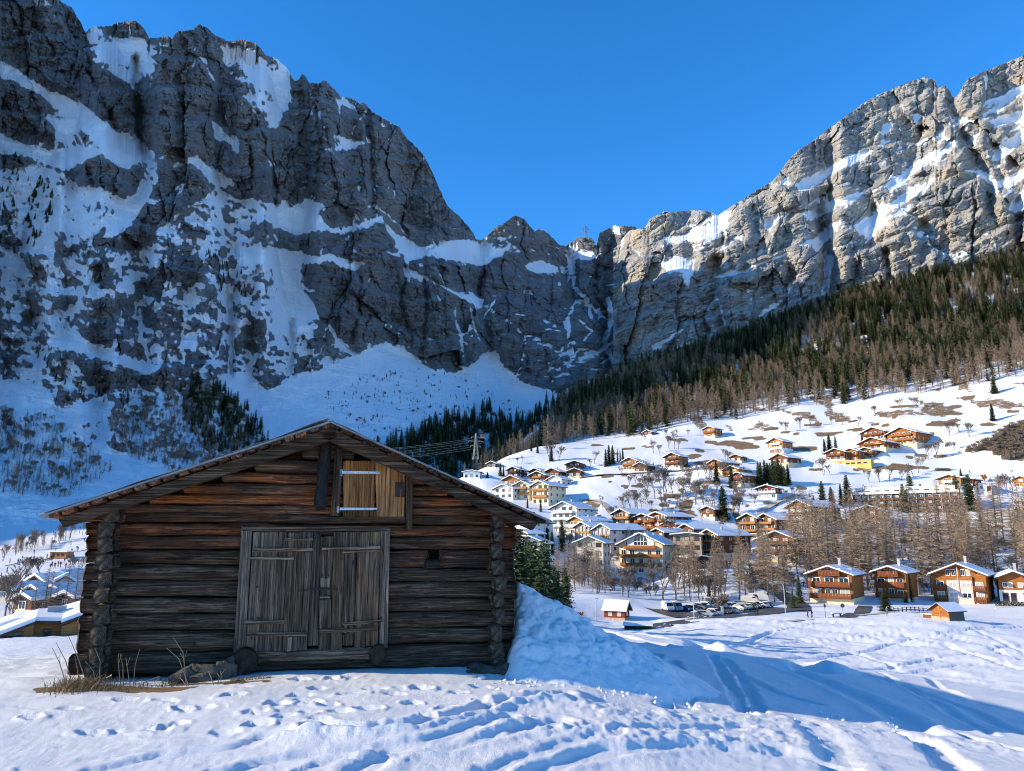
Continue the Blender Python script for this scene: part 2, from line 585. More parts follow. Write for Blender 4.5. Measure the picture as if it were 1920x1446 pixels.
# land hidden behind the spur and under the mountains stays low
for x, y, z in [(-300, 620, 20), (-520, 560, 20), (-400, 900, 30), (-200, 800, 45), (-60, 700, 60), (-20, 620, 45), (-60, 560, 36), (-700, 900, 30), (40, 1000, 90), (200, 1150, 170),
                (-100, 1100, 60), (-600, 1300, 40), (0, 1400, 120), (400, 1300, 240), (800, 1200, 330), (-330, 480, 5), (-450, 420, 5), (-150, 540, 22)]:
    GC.append((x, y, z))
_g = np.array(GC)
_r = np.hypot(_g[:, 0], _g[:, 1])
TS = TPS(np.stack([np.arctan2(_g[:, 0], _g[:, 1]) * 2.2, np.log(_r)], 1), _g[:, 2] / _r, 2e-4)


LN = 420
L0, L1 = log(4.5), log(1500)
_u, _v = np.meshgrid(np.linspace(-.78, .78, LN) * 2.2, np.linspace(L0, L1, LN))
LAT = TS(_u, _v)


def ground_base(x, y):
    x = np.asarray(x, float); y = np.asarray(y, float)
    r = np.hypot(x, y); th = np.arctan2(x, y)
    fu = (np.clip(th, -.78, .78) + .78) / 1.56 * (LN - 1)
    fv = (np.log(np.clip(r, 4.5, 1500)) - L0) / (L1 - L0) * (LN - 1)
    iu = np.clip(fu.astype(int), 0, LN - 2); iv = np.clip(fv.astype(int), 0, LN - 2)
    fu = fu - iu; fv = fv - iv
    e = (LAT[iv, iu] * (1 - fu) + LAT[iv, iu + 1] * fu) * (1 - fv) + (LAT[iv + 1, iu] * (1 - fu) + LAT[iv + 1, iu + 1] * fu) * fv
    e = e * (1 - smooth(0.9, 2.0, np.abs(th)))
    return e * r


def gz(x, y):
    """Ground height incl. the broad bumps, for setting things down."""
    return float(ground_z(np.array([float(x)]), np.array([float(y)]))[0])


def seg(pts):
    out = []
    for px, py, d in pts:
        x, y, z = P(px, py, d)
        out.append((float(x), float(y)))
    return out


def ground_pt(px, py, lo=5.0, hi=900.0):
    """First ground point seen along the ray of a photo pixel."""
    d = np.exp(np.linspace(log(lo), log(hi), 500))
    x, y, z = P(np.full(500, px), np.full(500, py), d)
    g = ground_z(x, y)
    k = np.nonzero(g >= z)[0]
    if len(k) == 0:
        k = [int(np.argmin(np.abs(g - z)))]
    i = k[0]
    return float(x[i]), float(y[i]), float(g[i])


def ground_z(x, y):
    z = ground_base(x, y)
    r = np.hypot(x, y)
    far = smooth(60, 200, r)
    z = z + far * (1.1 * fbm(x / 38, y / 38, 3, 3) + 0.35 * fbm(x / 9, y / 9, 8, 2))
    return z

# ------------------------------------------------------------------ ground sheet
def near_xy(px, py):
    """Ground point on the near terrace for a photo pixel (surface close to the barn)."""
    x, y, z = ground_pt(px, py, 4.5, 40)
    return (x, y)


FOOT = [(235, 1312), (310, 1315), (435, 1309), (478, 1336), (482, 1359), (328, 1356), (170, 1372), (215, 1370), (260, 1368), (595, 1290), (625, 1272), (565, 1302), (580, 1315),
        (615, 1321), (640, 1335), (598, 1350), (578, 1338), (772, 1317), (805, 1347), (705, 1290), (295, 1367), (380, 1329), (345, 1330), (690, 1330), (660, 1300), (520, 1320),
        (455, 1290), (530, 1345), (740, 1300), (860, 1300), (905, 1320), (130, 1330), (420, 1372), (790, 1290), (835, 1330), (60, 1345), (900, 1290), (655, 1270), (560, 1275)]
RUTS = [  # polyline in photo px, half width m, depth m
 ([(40, 1446), (200, 1418), (400, 1386), (560, 1374)], .05, .03), ([(170, 1446), (310, 1416), (450, 1396), (500, 1378), (565, 1372)], .10, .07),
 ([(410, 1446), (500, 1426), (600, 1414), (700, 1407), (825, 1386), (960, 1350)], .10, .09), ([(590, 1366), (680, 1371), (775, 1364), (875, 1341), (960, 1320), (1060, 1315)], .12, .12),
 ([(680, 1446), (740, 1410), (830, 1400), (940, 1378), (1050, 1362)], .14, .10), ([(560, 1446), (640, 1425), (720, 1421)], .06, .05),
 ([(900, 1446), (1050, 1400), (1180, 1380), (1400, 1372)], .10, .06), ([(1000, 1446), (1100, 1420), (1300, 1404), (1500, 1420), (1600, 1446)], .12, .08),
 ([(1229, 1224), (1240, 1270), (1248, 1328)], .14, .16), ([(1262, 1240), (1276, 1280), (1285, 1330)], .14, .20),
 ([(1336, 1228), (1365, 1280), (1399, 1342)], .12, .18), ([(1357, 1234), (1390, 1270), (1426, 1336)], .12, .16),
 ([(1389, 1266), (1450, 1300), (1530, 1322)], .14, .08), ([(1470, 1250), (1560, 1285), (1670, 1335), (1730, 1375)], .28, .14),
 ([(1600, 1258), (1700, 1290), (1800, 1325), (1920, 1380)], .15, .07), ([(1740, 1262), (1760, 1290), (1850, 1320), (1920, 1335)], .12, .07),
 ([(1640, 1250), (1720, 1300), (1860, 1380)], .10, .06), ([(1680, 1380), (1740, 1400), (1800, 1446)], .22, .20), ([(1790, 1375), (1920, 1420)], .12, .10), ([(1500, 1350), (1560, 1400), (1580, 1446)], .22, .08),
 ([(1100, 1176), (1180, 1196), (1260, 1215)], .2, .10), ([(1160, 1178), (1240, 1196), (1290, 1206)], .2, .10),
 ([(1312, 1195), (1322, 1216)], .5, .35), ([(1505, 1238), (1520, 1256)], .5, .3),
]
BERMS = [([(1000, 1318), (1150, 1345), (1260, 1352), (1400, 1360), (1560, 1372), (1700, 1392), (1900, 1415)], .55, .10),
         ([(560, 1378), (700, 1372), (820, 1354), (950, 1328), (1080, 1310)], .22, .06), ([(960, 1362), (1100, 1378), (1300, 1392), (1500, 1396)], .45, .07),
         ([(1337, 1200), (1345, 1215)], .35, .25), ([(1535, 1240), (1560, 1258)], .5, .25)]

th = np.concatenate([np.linspace(-pi, -.75, 40, endpoint=False), np.linspace(-.72, .72, 760), np.linspace(.75, pi, 40, endpoint=False)])
rr = np.concatenate([np.linspace(.6, 5.2, 12, endpoint=False), np.exp(np.linspace(log(5.2), log(32), 310, endpoint=False)), np.exp(np.linspace(log(32), log(1500), 330))])
TH, RR = np.meshgrid(th, rr)
GX = RR * np.sin(TH); GY = RR * np.cos(TH)
GZ = ground_z(GX, GY)
near = 1 - smooth(26, 60, RR)
N = RR.shape
nr = rr < 60
sx, sy = GX[nr], GY[nr]
dz = np.zeros_like(sx)
dz += .05 * fbm(sx / 1.6, sy / 1.6, 21, 3) + .011 * fbm(sx / .35, sy / .5, 22, 3)
dz += .0032 * perlin(sx * 13, sy * 8, 81) + .0026 * perlin(sx * 27, sy * 15, 82) + .009 * np.maximum(0, perlin(sx * 4.1, sy * 5.3, 83) - .25)
# wind and skier ripple to the left of the barn
lm = smooth(-4.5, -6.5, sx) * smooth(6.5, 10, sy)
dz += lm * .10 * fbm(sx / 1.1, sy / .45, 25, 3)
for i, (fx, fy) in enumerate(FOOT):
    x0, y0 = near_xy(fx, fy)
    a = RNG.uniform(-.6, .6); ca, sa = cos(a), sin(a)
    dx, dy = sx - x0, sy - y0
    u = (dx * ca + dy * sa) / RNG.uniform(.10, .16); v = (-dx * sa + dy * ca) / RNG.uniform(.07, .11)
    q = np.sqrt(u * u + v * v) + .35 * perlin(sx * 11, sy * 11, 5)
    dp = RNG.uniform(.02, .055)
    dz += -dp * smooth(1.15, .6, q) + dp * .35 * np.exp(-((q - 1.35) / .25) ** 2)
wx = sx + .07 * fbm(sx * 2.2, sy * 2.2, 31, 2); wy = sy + .07 * fbm(sx * 2.2, sy * 2.2, 32, 2)
for pts, w, dp in RUTS:
    dp *= .75 if max(p[1] for p in pts) > 1395 else 1.0
    q = line_dist(wx, wy, [near_xy(*p) for p in pts]) / w
    dz += -dp * .55 * smooth(1.1, .45, q) + dp * (.2 if dp < .15 else .04) * np.exp(-((q - 1.5) / .4) ** 2) * (1 + .3 * perlin(sx * 4, sy * 4, 9))
rough = np.zeros_like(sx)
for pts, w, h in BERMS:
    q = line_dist(wx, wy, [near_xy(*p) for p in pts]) / w
    b = np.exp(-q * q)
    dz += h * .6 * b
    rough = np.maximum(rough, b)
lump = np.maximum(0, fbm(sx * 5.5, sy * 5.5, 41, 3) + .15)
dz += rough * .045 * lump + rough * .02 * np.maximum(0, perlin(sx * 14, sy * 14, 44))
# trampled strip in front, right
tr = smooth(.5, 2.5, sx) * smooth(9.3, 8.4, sy)
dz += tr * (.022 * np.maximum(0, fbm(sx * 2.5, sy * 3.2, 46, 3)) + .015 * ridged(sx * 1.2 + sy * .8, sy * 2.6, 47, 2))
# slope field far out: many shallow old tracks
GZ[nr] += dz * near[nr]
mid = smooth(40, 80, RR) * (1 - smooth(150, 175, RR))
GZ += mid * (.26 * fbm(GX / 2.2, GY / 5, 51, 4, .6) + .10 * np.minimum(0, ridged((GX * .8 + GY * .6) / 9, (GX * .6 - GY * .8) / 60, 53, 2) - .75) * -3)

mm = (RR > 45) & (RR < 175) & (np.abs(TH) < .72)
mx, my = GX[mm], GY[mm]
for pts, w, dp in (([(1290, 1225), (1450, 1185), (1560, 1168)], .5, .22), ([(1480, 1240), (1700, 1205), (1918, 1178)], .6, .25), ([(1600, 1262), (1760, 1236), (1918, 1212)], .6, .22), ([(1700, 1195), (1800, 1222), (1918, 1258)], .5, .22), ([(1560, 1185), (1640, 1200), (1720, 1216)], .5, .2),
                   ([(1350, 1215), (1500, 1205), (1700, 1180)], .4, .16), ([(1640, 1270), (1800, 1250), (1918, 1240)], .5, .2), ([(1500, 1200), (1600, 1225), (1680, 1255)], .45, .2), ([(1820, 1180), (1870, 1200), (1918, 1225)], .5, .2), ([(1760, 1190), (1840, 1210), (1918, 1240)], .4, .18)):
    P2 = [ground_pt(*p, 40, 200)[:2] for p in pts]
    q = line_dist(mx + .5 * fbm(mx / 6, my / 6, 55, 2), my, P2) / w
    GZ[mm] += -dp * smooth(1.1, .4, q) + .5 * dp * np.exp(-((q - 1.5) / .5) ** 2)

# bare brown turf where the sun has melted the snow off the hillside
GPX, GPY = to_px(GX, np.maximum(GY, .5), GZ)
BARE = [(1135, 893, 20, 4), (1170, 912, 11, 5), (1197, 912, 18, 5), (1190, 920, 14, 3), (1140, 905, 5, 3), (1250, 950, 22, 4), (1225, 957, 14, 4), (1290, 945, 18, 5), (1262, 930, 22, 3),
        (1300, 855, 18, 6), (1330, 868, 34, 6), (1290, 875, 14, 4), (1310, 845, 12, 4), (1270, 825, 28, 4), (1370, 832, 50, 6), (1335, 830, 22, 4), (1180, 842, 16, 3), (1160, 852, 12, 2),
        (1120, 836, 16, 3), (1215, 838, 14, 2), (1500, 842, 42, 7), (1415, 822, 30, 4), (1400, 838, 30, 5), (1480, 812, 24, 3), (1560, 812, 40, 3), (1605, 806, 26, 3), (1545, 815, 26, 3),
        (1650, 797, 24, 3), (1690, 876, 70, 6), (1765, 882, 26, 4), (1620, 880, 26, 4), (1745, 815, 9, 4), (1775, 832, 14, 3), (1765, 795, 50, 4), (1800, 787, 30, 3), (1760, 858, 22, 4), (1720, 855, 24, 3),
        (1905, 880, 16, 4), (1860, 795, 30, 4), (1900, 770, 18, 3), (1810, 745, 28, 3), (1800, 763, 25, 3), (1870, 731, 22, 2), (1695, 762, 30, 2.5), (1660, 780, 26, 2.5), (1780, 776, 40, 2.5),
        (1500, 915, 16, 4), (1410, 908, 20, 4), (1400, 950, 12, 4), (1440, 945, 24, 5), (1500, 940, 16, 4), (1395, 880, 14, 5), (1555, 985, 10, 5), (1340, 965, 12, 3), (1530, 880, 18, 3), (1330, 905, 26, 5),
        (1170, 890, 14, 4), (1108, 880, 8, 3), (1160, 948, 9, 3), (1230, 902, 10, 2), (1350, 940, 16, 3), (1385, 925, 14, 5), (1445, 805, 20, 3), (1520, 797, 30, 2.5), (1590, 790, 30, 2)]
bare = np.zeros(N)
m = (RR > 230) & (np.abs(TH) < .75)
bx = GPX[m] + 9 * fbm(GX[m] / 12, GY[m] / 30, 61, 2); by = GPY[m] + 3.2 * fbm(GX[m] / 12, GY[m] / 30, 62, 2)
bb = np.zeros(bx.shape)
for cx, cy, ax, ay in BARE:
    q = ((bx - cx) / (ax * .80)) ** 2 + ((by - cy) / (ay * .78)) ** 2
    bb = np.maximum(bb, smooth(1.5, .55, q))
BUSH = [(1795, 850), (1830, 838), (1858, 822), (1880, 806), (1930, 785), (1930, 850), (1915, 862), (1890, 866), (1870, 855), (1850, 846), (1810, 852)]
bb = np.maximum(bb, in_poly(bx, by, BUSH).astype(float))
# trampled needles and thin snow under the woods
bb = np.maximum(bb, smooth(.10, .24, fbm(GX[m] / 16, GY[m] / 45, 64, 2)) * .6 * (smooth(505, 545, RR[m]) * smooth(1030, 1100, bx)))
bb = np.maximum(bb, smooth(.20, .30, fbm(GX[m] / 14, GY[m] / 34, 67, 2)) * .62 * smooth(1020, 1100, bx) * smooth(420, 330, RR[m]))
bare[m] = bb
# earth showing at the barn foot
def foot_bare(px0, px1, py, w, s):
    a = near_xy(px0, py); b = near_xy(px1, py)
    q = line_dist(GX[nr] + .12 * fbm(sx * 4, sy * 4, 71, 2), GY[nr] + .12 * fbm(sx * 4, sy * 4, 72, 2), [a, b]) / w
    return smooth(1.1, .7, q) * s
bn = np.maximum(foot_bare(95, 330, 1292, .22, 1), foot_bare(330, 500, 1280, .10, 1))
bn = np.maximum(bn, foot_bare(895, 955, 1262, .16, 1))
bare[nr] = np.maximum(bare[nr], bn)

M = Mat('snow_ground', 0.55, 0.25)
v = M.coord()
s1 = M.noise(v, 900, 2, .6)
snowc = M.mix(M.noise(v, .6, 5), (.74, .745, .755), (.80, .80, .80))
turf = M.ramp(M.noise(v, .7, 6, .7), [(.25, (.11, .07, .034)), (.5, (.20, .128, .06)), (.75, (.30, .20, .10))])
edge = M.math('ADD', M.attr('bare'), M.math('MULTIPLY', M.math('SUBTRACT', M.noise(v, .35, 7, .72), .5), 1.1))
fac = M.maprange(edge, .42, .58)
M.color(M.mix(fac, snowc, turf))
h = M.math('ADD', M.math('MULTIPLY', M.noise(v, 60, 5, .8), .30), M.math('ADD', M.math('MULTIPLY', M.noise(v, 7, 5, .65), .22), M.math('MULTIPLY', M.noise(M.coord((1, .45, 1)), 1.1, 6, .7), .9)))
M.bump(h, .55, .16)
M.b.inputs['Subsurface Weight'].default_value = 0.0
MAT_GROUND = M.m
g = link('ground', grid_mesh('ground', GX, GY, GZ, MAT_GROUND, {'bare': bare}, wrap=True))
tag(g, 'snow covered meadow and hillside with melted brown turf patches', kind='structure')

# ------------------------------------------------------------------ mountains
def build_massif(name, cols, sky_pts, base_pts, depth_pts, snow, semi, ice, gully, rows, strata, relief, seed, rockmat, label, jag=1.0, ledge=0.0, foot=1.0, tops=1.0, bench=1.0):
    sx_, sy_ = zip(*sky_pts)
    bx_, by_ = zip(*base_pts)
    sky_y = np.interp(cols, sx_, sy_) + jag * (3.2 * fbm(cols / 14, cols * 0 + seed, seed, 4) + 2.0 * perlin(cols / 3.7, cols * 0 + .3, seed + 3))
    base_y = np.interp(cols, bx_, by_)
    t = np.linspace(0, 1, rows)[:, None]
    px = np.broadcast_to(cols[None, :], (rows, len(cols))).copy()
    py = base_y[None, :] * (1 - t) + sky_y[None, :] * t
    # snow cover
    wx = px + 9 * fbm(px / 18, py / 14, seed + 5, 5, .72); wy = py + 9 * fbm(px / 18, py / 14, seed + 6, 5, .72) + 4.5 * perlin(px / 2.6, py / 30, seed + 9)
    mask = np.zeros(px.shape)
    for poly in snow:
        mask[in_poly(wx, wy, poly)] = 1
    s = py + strata * px                    # bedding coordinate
    sw = s + 5 * fbm(px / 45, py / 45, seed + 10, 3)
    streak = .75 * fbm(px / 42, sw / 20, seed + 11, 4, .6) + .55 * fbm(px / 34, sw / 5.5, seed + 12, 3, .6) + .25 * perlin(px / 4, py / 11, seed + 13)
    for poly, dens in semi:
        ins = in_poly(wx, wy, poly)
        thr = .40 - .80 * dens
        mask[ins & (streak > thr)] = 1
    for pts, w in ice:
        d = line_dist(px + 2.2 * perlin(px / 7, py / 9, seed + 14), py, pts)
        mask[d < w * (.75 + .5 * perlin(px / 5, py / 12, seed + 15))] = 1
    # every block carries a little snow along its top edge
    u_ = px + 16 * fbm(px / 40, py / 50, seed + 60, 4, .6); v_ = sw + 14 * fbm(px / 40, py / 40, seed + 61, 4, .6)
    CELL = [cells(u_ / 84, v_ / 165, seed), cells(u_ / 32, v_ / 66, seed + 1), cells(u_ / 12, v_ / 20, seed + 2)]
    wide = .5 + .5 * perlin(px / 6, py / 40, seed + 62)
    zone = np.zeros(px.shape)
    for poly, dens in semi:
        zone = np.maximum(zone, in_poly(px, py, poly) * min(1, dens * 1.3))
    for (r1, r2, r3, cdx, cdy, gap), w0, pr in ((CELL[0], .10, .45), (CELL[1], .13, .34), (CELL[2], .16, .12)):
        on = (cdy < -.22) & (gap < w0 * wide * (.8 + 1.2 * zone)) & (r3 < pr * tops * 1.3 + zone * .75)
        mask[on] = 1
    # dusting that thins out away from the snow fields
    halo = blur(blur(mask, 9, 0), 10, 1)
    dust = .7 * perlin(px / 5.5, sw / 2.4, seed + 22) + .5 * perlin(px / 2.3, py / 3.2, seed + 23)
    mask = np.maximum(mask, (dust > .62 - .75 * halo).astype(float) * (halo > .04))
    hole = .7 * perlin(px / 7, sw / 3.0, seed + 24) + .5 * perlin(px / 2.6, py / 4.5, seed + 25)
    mask[(hole > .20 + .50 * halo) & (t < .995) & ((py < 700) | ((px < 480) & (py < 880)))] = 0
    # thin bedding ledges catch a little snow
    led_n = ridged(px / 150, sw / 26, seed + 19, 2)
    mask = np.maximum(mask, ((led_n > .90) & (fbm(px / 40, py / 25, seed + 20, 3) > .05 + ledge)).astype(float) * .95)
    # snow lies against the foot of the wall
    mask = np.maximum(mask, np.broadcast_to(smooth(.17, .10, t + .03 * fbm(cols / 40, cols * 0, seed + 21, 3)[None, :]), mask.shape) * foot)
    msoft = blur(blur(mask, 1, 0), 1, 1)
    # distance: broad form, then ledges, buttresses, bedding
    dp = np.array(depth_pts, float)
    sc_ = np.linspace(0, px.shape[1] - 1, 150).astype(int); sr_ = np.linspace(0, rows - 1, 120).astype(int)
    Dc = TPS(dp[:, :2] / 500, dp[:, 2], 1e-3)(px[np.ix_(sr_, sc_)] / 500, py[np.ix_(sr_, sc_)] / 500)
    D1 = np.stack([np.interp(np.arange(px.shape[1]), sc_, Dc[i]) for i in range(len(sr_))])
    D = np.stack([np.interp(np.arange(rows), sr_, D1[:, j]) for j in range(px.shape[1])], 1)
    step = np.abs((base_y - sky_y) / (rows - 1))[None, :] * np.ones((rows, 1))
    mb = blur(blur(mask, 4, 0), 5, 1)
    run = np.cumsum((.12 + .85 * mb) * step, axis=0)
    run = blur(run, 4, 1)
    led = run - blur(blur(run, rows // 6, 0), 30, 1)
    D = D + np.clip(led, -30, 30) * relief
    rockw = 1 - .8 * np.clip(blur(blur(mask, 4, 0), 4, 1) * 1.25, 0, 1)
    # benches along the bedding: steep step, then a tread
    for per, amp, k in ((64, 15 * bench, 0), (23, 6.0 * bench, 1), (9, 2.2 * bench, 2)):
        q = sw / per + .7 * fbm(px / (per * 2.2), py / (per * 2.2), seed + 27 + k, 3)
        fr = q - np.floor(q)
        D += relief * amp * (smooth(.78, 1.0, 1 - fr) - (1 - fr)) * rockw
    # buttresses: angular blocks at three sizes, each a tilted face set forward or back
    for (r1, r2, r3, cdx, cdy, gap), off_, tx_, ty_ in ((CELL[0], 34, 34, 10), (CELL[1], 15, 17, 6), (CELL[2], 4.5, 7, 3)):
        D += relief * (off_ * (r1 - .5) + tx_ * (r2 - .5) * cdx + ty_ * (r3 - .3) * -cdy) * (.06 + .94 * np.clip((rockw - .2) / .8, 0, 1))
    D += relief * 5 * np.maximum(0, 1 - CELL[0][5] * 9) * (rockw - .2) + relief * 2.6 * np.maximum(0, 1 - CELL[1][5] * 7) * (rockw - .2) + relief * .9 * np.maximum(0, 1 - CELL[2][5] * 5) * rockw
    D += relief * 1.8 * (np.maximum(0, 1 - np.abs(perlin(px / 26, sw / 3.6, seed + 48)) * 2.5) ** 2) * rockw
    D -= relief * 9 * fbm(px / 60, py / 50, seed + 41, 3)
    D -= relief * 2.6 * fbm(px / 5.5, py / 6, seed + 39, 4, .7) * rockw
    D -= 3.0 * (1 - msoft)
    for pts, w, dep in gully:
        q = line_dist(px + 7 * fbm(px / 20, py / 20, seed + 40, 3), py, pts) / w
        D += dep * np.exp(-1.6 * q * q)
    top = smooth(0, .05, 1 - t)             # keep the crest itself crisp but not spiky
    x, y, z = P(px, py, D)
    # far side of the mountain
    bd = np.hypot(x[-1], y[-1]); ux, uy = x[-1] / bd, y[-1] / bd
    xs, ys, zs = [x], [y], [z]
    for k in (12, 40, 110, 260, 520, 900):
        w_ = 6 * fbm(cols / 20, cols * 0 + k, seed + 50, 3)
        xs.append((x[-1] + ux * k)[None]); ys.append((y[-1] + uy * k)[None])
        zs.append(np.maximum(z[-1] - k * .75 - w_ - 3, -60)[None])
    nb = len(xs) - 1
    X = np.vstack(xs); Y = np.vstack(ys); Z = np.vstack(zs)
    msk = np.vstack([msoft, np.ones((nb, len(cols)))])
    me = grid_mesh(name, X, Y, Z, rockmat, {'snow': msk}, flat=True)
    o = link(name, me)
    tag(o, label, kind='structure')
    return px, py, D, msoft


def rock_material(name, c0, c1, c2, warm, sdir):
    m = Mat(name, .9, .1)
    v = m.coord()
    big = m.noise(v, .012, 5, .6)
    base = m.ramp(m.noise(v, .045, 7, .68), [(.28, c0), (.5, c1), (.72, c2)])
    vs = m.coord((.02, .02, .16), rot=sdir)
    st = m.noise(vs, 1.0, 7, .72, .6)
    col = m.mix(m.maprange(st, .40, .60, .0, .75), base, m.mix(.55, base, (.05, .05, .055)), 'MIX')
    vv = m.coord((.12, .12, .010))
    drip = m.noise(vv, 1.0, 5, .65, .3)
    col = m.mix(m.maprange(drip, .52, .72, 0, .55), col, tuple(k * .45 for k in c0))
    col = m.mix(m.maprange(big, .50, .66, 0, .75), col, warm)
    vc = m.noise(m.coord((.05, .05, .30), rot=sdir), 1.0, 6, .75, 1.2)
    ck = m.maprange(m.math('ABSOLUTE', m.math('SUBTRACT', vc, .5)), 0, .022, .6, 0)
    col = m.mix(ck, col, tuple(k * .3 for k in c0))
    edge = m.math('ADD', m.attr('snow'), m.math('MULTIPLY', m.math('SUBTRACT', m.noise(m.coord((1, 1, 1.8)), .16, 8, .8), .5), 1.3))
    sf = m.maprange(edge, .44, .56)
    m.color(m.mix(sf, col, (.78, .82, .87)))
    m.bump(m.math('ADD', m.noise(v, .35, 6, .7), m.math('MULTIPLY', st, 1.3)), 1.0, 2.4)
    return m.m


ROCK_L = rock_material('limestone_left', (.13, .135, .145), (.22, .222, .23), (.32, .318, .316), (.25, .235, .215), (0.0, .18, 0))  # shaded copy of the limestone: darker, bluer, shade put into the colour
ROCK_R = rock_material('limestone_right', (.27, .262, .252), (.43, .412, .385), (.54, .51, .465), (.50, .42, .31), (0.0, .42, 0))  # paler sunlit copy of the same limestone

colsL = np.concatenate([np.linspace(-2600, -60, 90, endpoint=False), np.linspace(-60, 1215, 800)])  # columns left of view are unseen, shaped to throw the valley shadow
skyL = [(-2600, -60), (-2000, -110), (-1500, -100), (-900, -70), (-500, -110), (-120, -90), (0, -60), (60, -30), (110, 0), (135, 15), (150, 40), (160, 62), (175, 48), (205, 50), (222, 42), (255, 38), (272, 55), (280, 72), (300, 70), (312, 66),
        (322, 72), (335, 58), (362, 56), (372, 46), (388, 52), (405, 68), (430, 78), (450, 74), (478, 80), (500, 105), (520, 110), (540, 130), (551, 152), (560, 150), (568, 138), (580, 155),
        (596, 158), (608, 150), (625, 165), (640, 182), (660, 185), (675, 195), (680, 190), (700, 212), (730, 228), (750, 240), (765, 262), (790, 285), (805, 310), (820, 345), (838, 385), (860, 405),
        (880, 425), (893, 450), (905, 450), (925, 430), (945, 418), (965, 404), (985, 412), (1000, 432), (1018, 430), (1030, 440), (1050, 460), (1060, 462), (1085, 445), (1110, 446), (1118, 462), (1125, 436), (1150, 424),
        (1185, 424), (1215, 436)]
baseL = [(-2600, 1010), (-900, 1010), (-60, 1010), (160, 1010), (400, 1000), (700, 965), (860, 930), (960, 850), (1060, 770), (1150, 740), (1215, 720)]
depL = []
for a in [(-2600, 960, 268), (-2600, 400, 285), (-2600, -60, 310), (-1600, 960, 322), (-1600, 400, 345), (-1600, -60, 385), (-900, 960, 372), (-900, 500, 420), (-900, 0, 480), (-300, 950, 430), (-300, 650, 520), (-300, 0, 660), (0, 965, 455), (0, 850, 500), (0, 720, 545), (0, 600, 590), (0, 300, 650), (0, 0, 700),
          (200, 960, 460), (200, 850, 510), (200, 700, 575), (200, 500, 630), (200, 300, 680), (220, 60, 745), (400, 960, 480), (400, 850, 545), (400, 720, 620), (400, 550, 665), (380, 300, 715), (372, 50, 760),
          (550, 900, 540), (520, 740, 680), (560, 600, 730), (560, 400, 770), (570, 160, 835), (700, 900, 600), (700, 760, 720), (720, 650, 800), (700, 500, 830), (690, 220, 885),
          (850, 880, 680), (850, 760, 800), (850, 690, 880), (840, 550, 905), (830, 380, 960), (960, 840, 760), (960, 740, 930), (960, 600, 980), (960, 410, 1080), (1060, 760, 900), (1060, 600, 1060), (1060, 465, 1250),
          (1150, 730, 1000), (1150, 600, 1100), (1160, 425, 1230), (1215, 715, 1020), (1215, 440, 1250)]:
    depL.append(a)
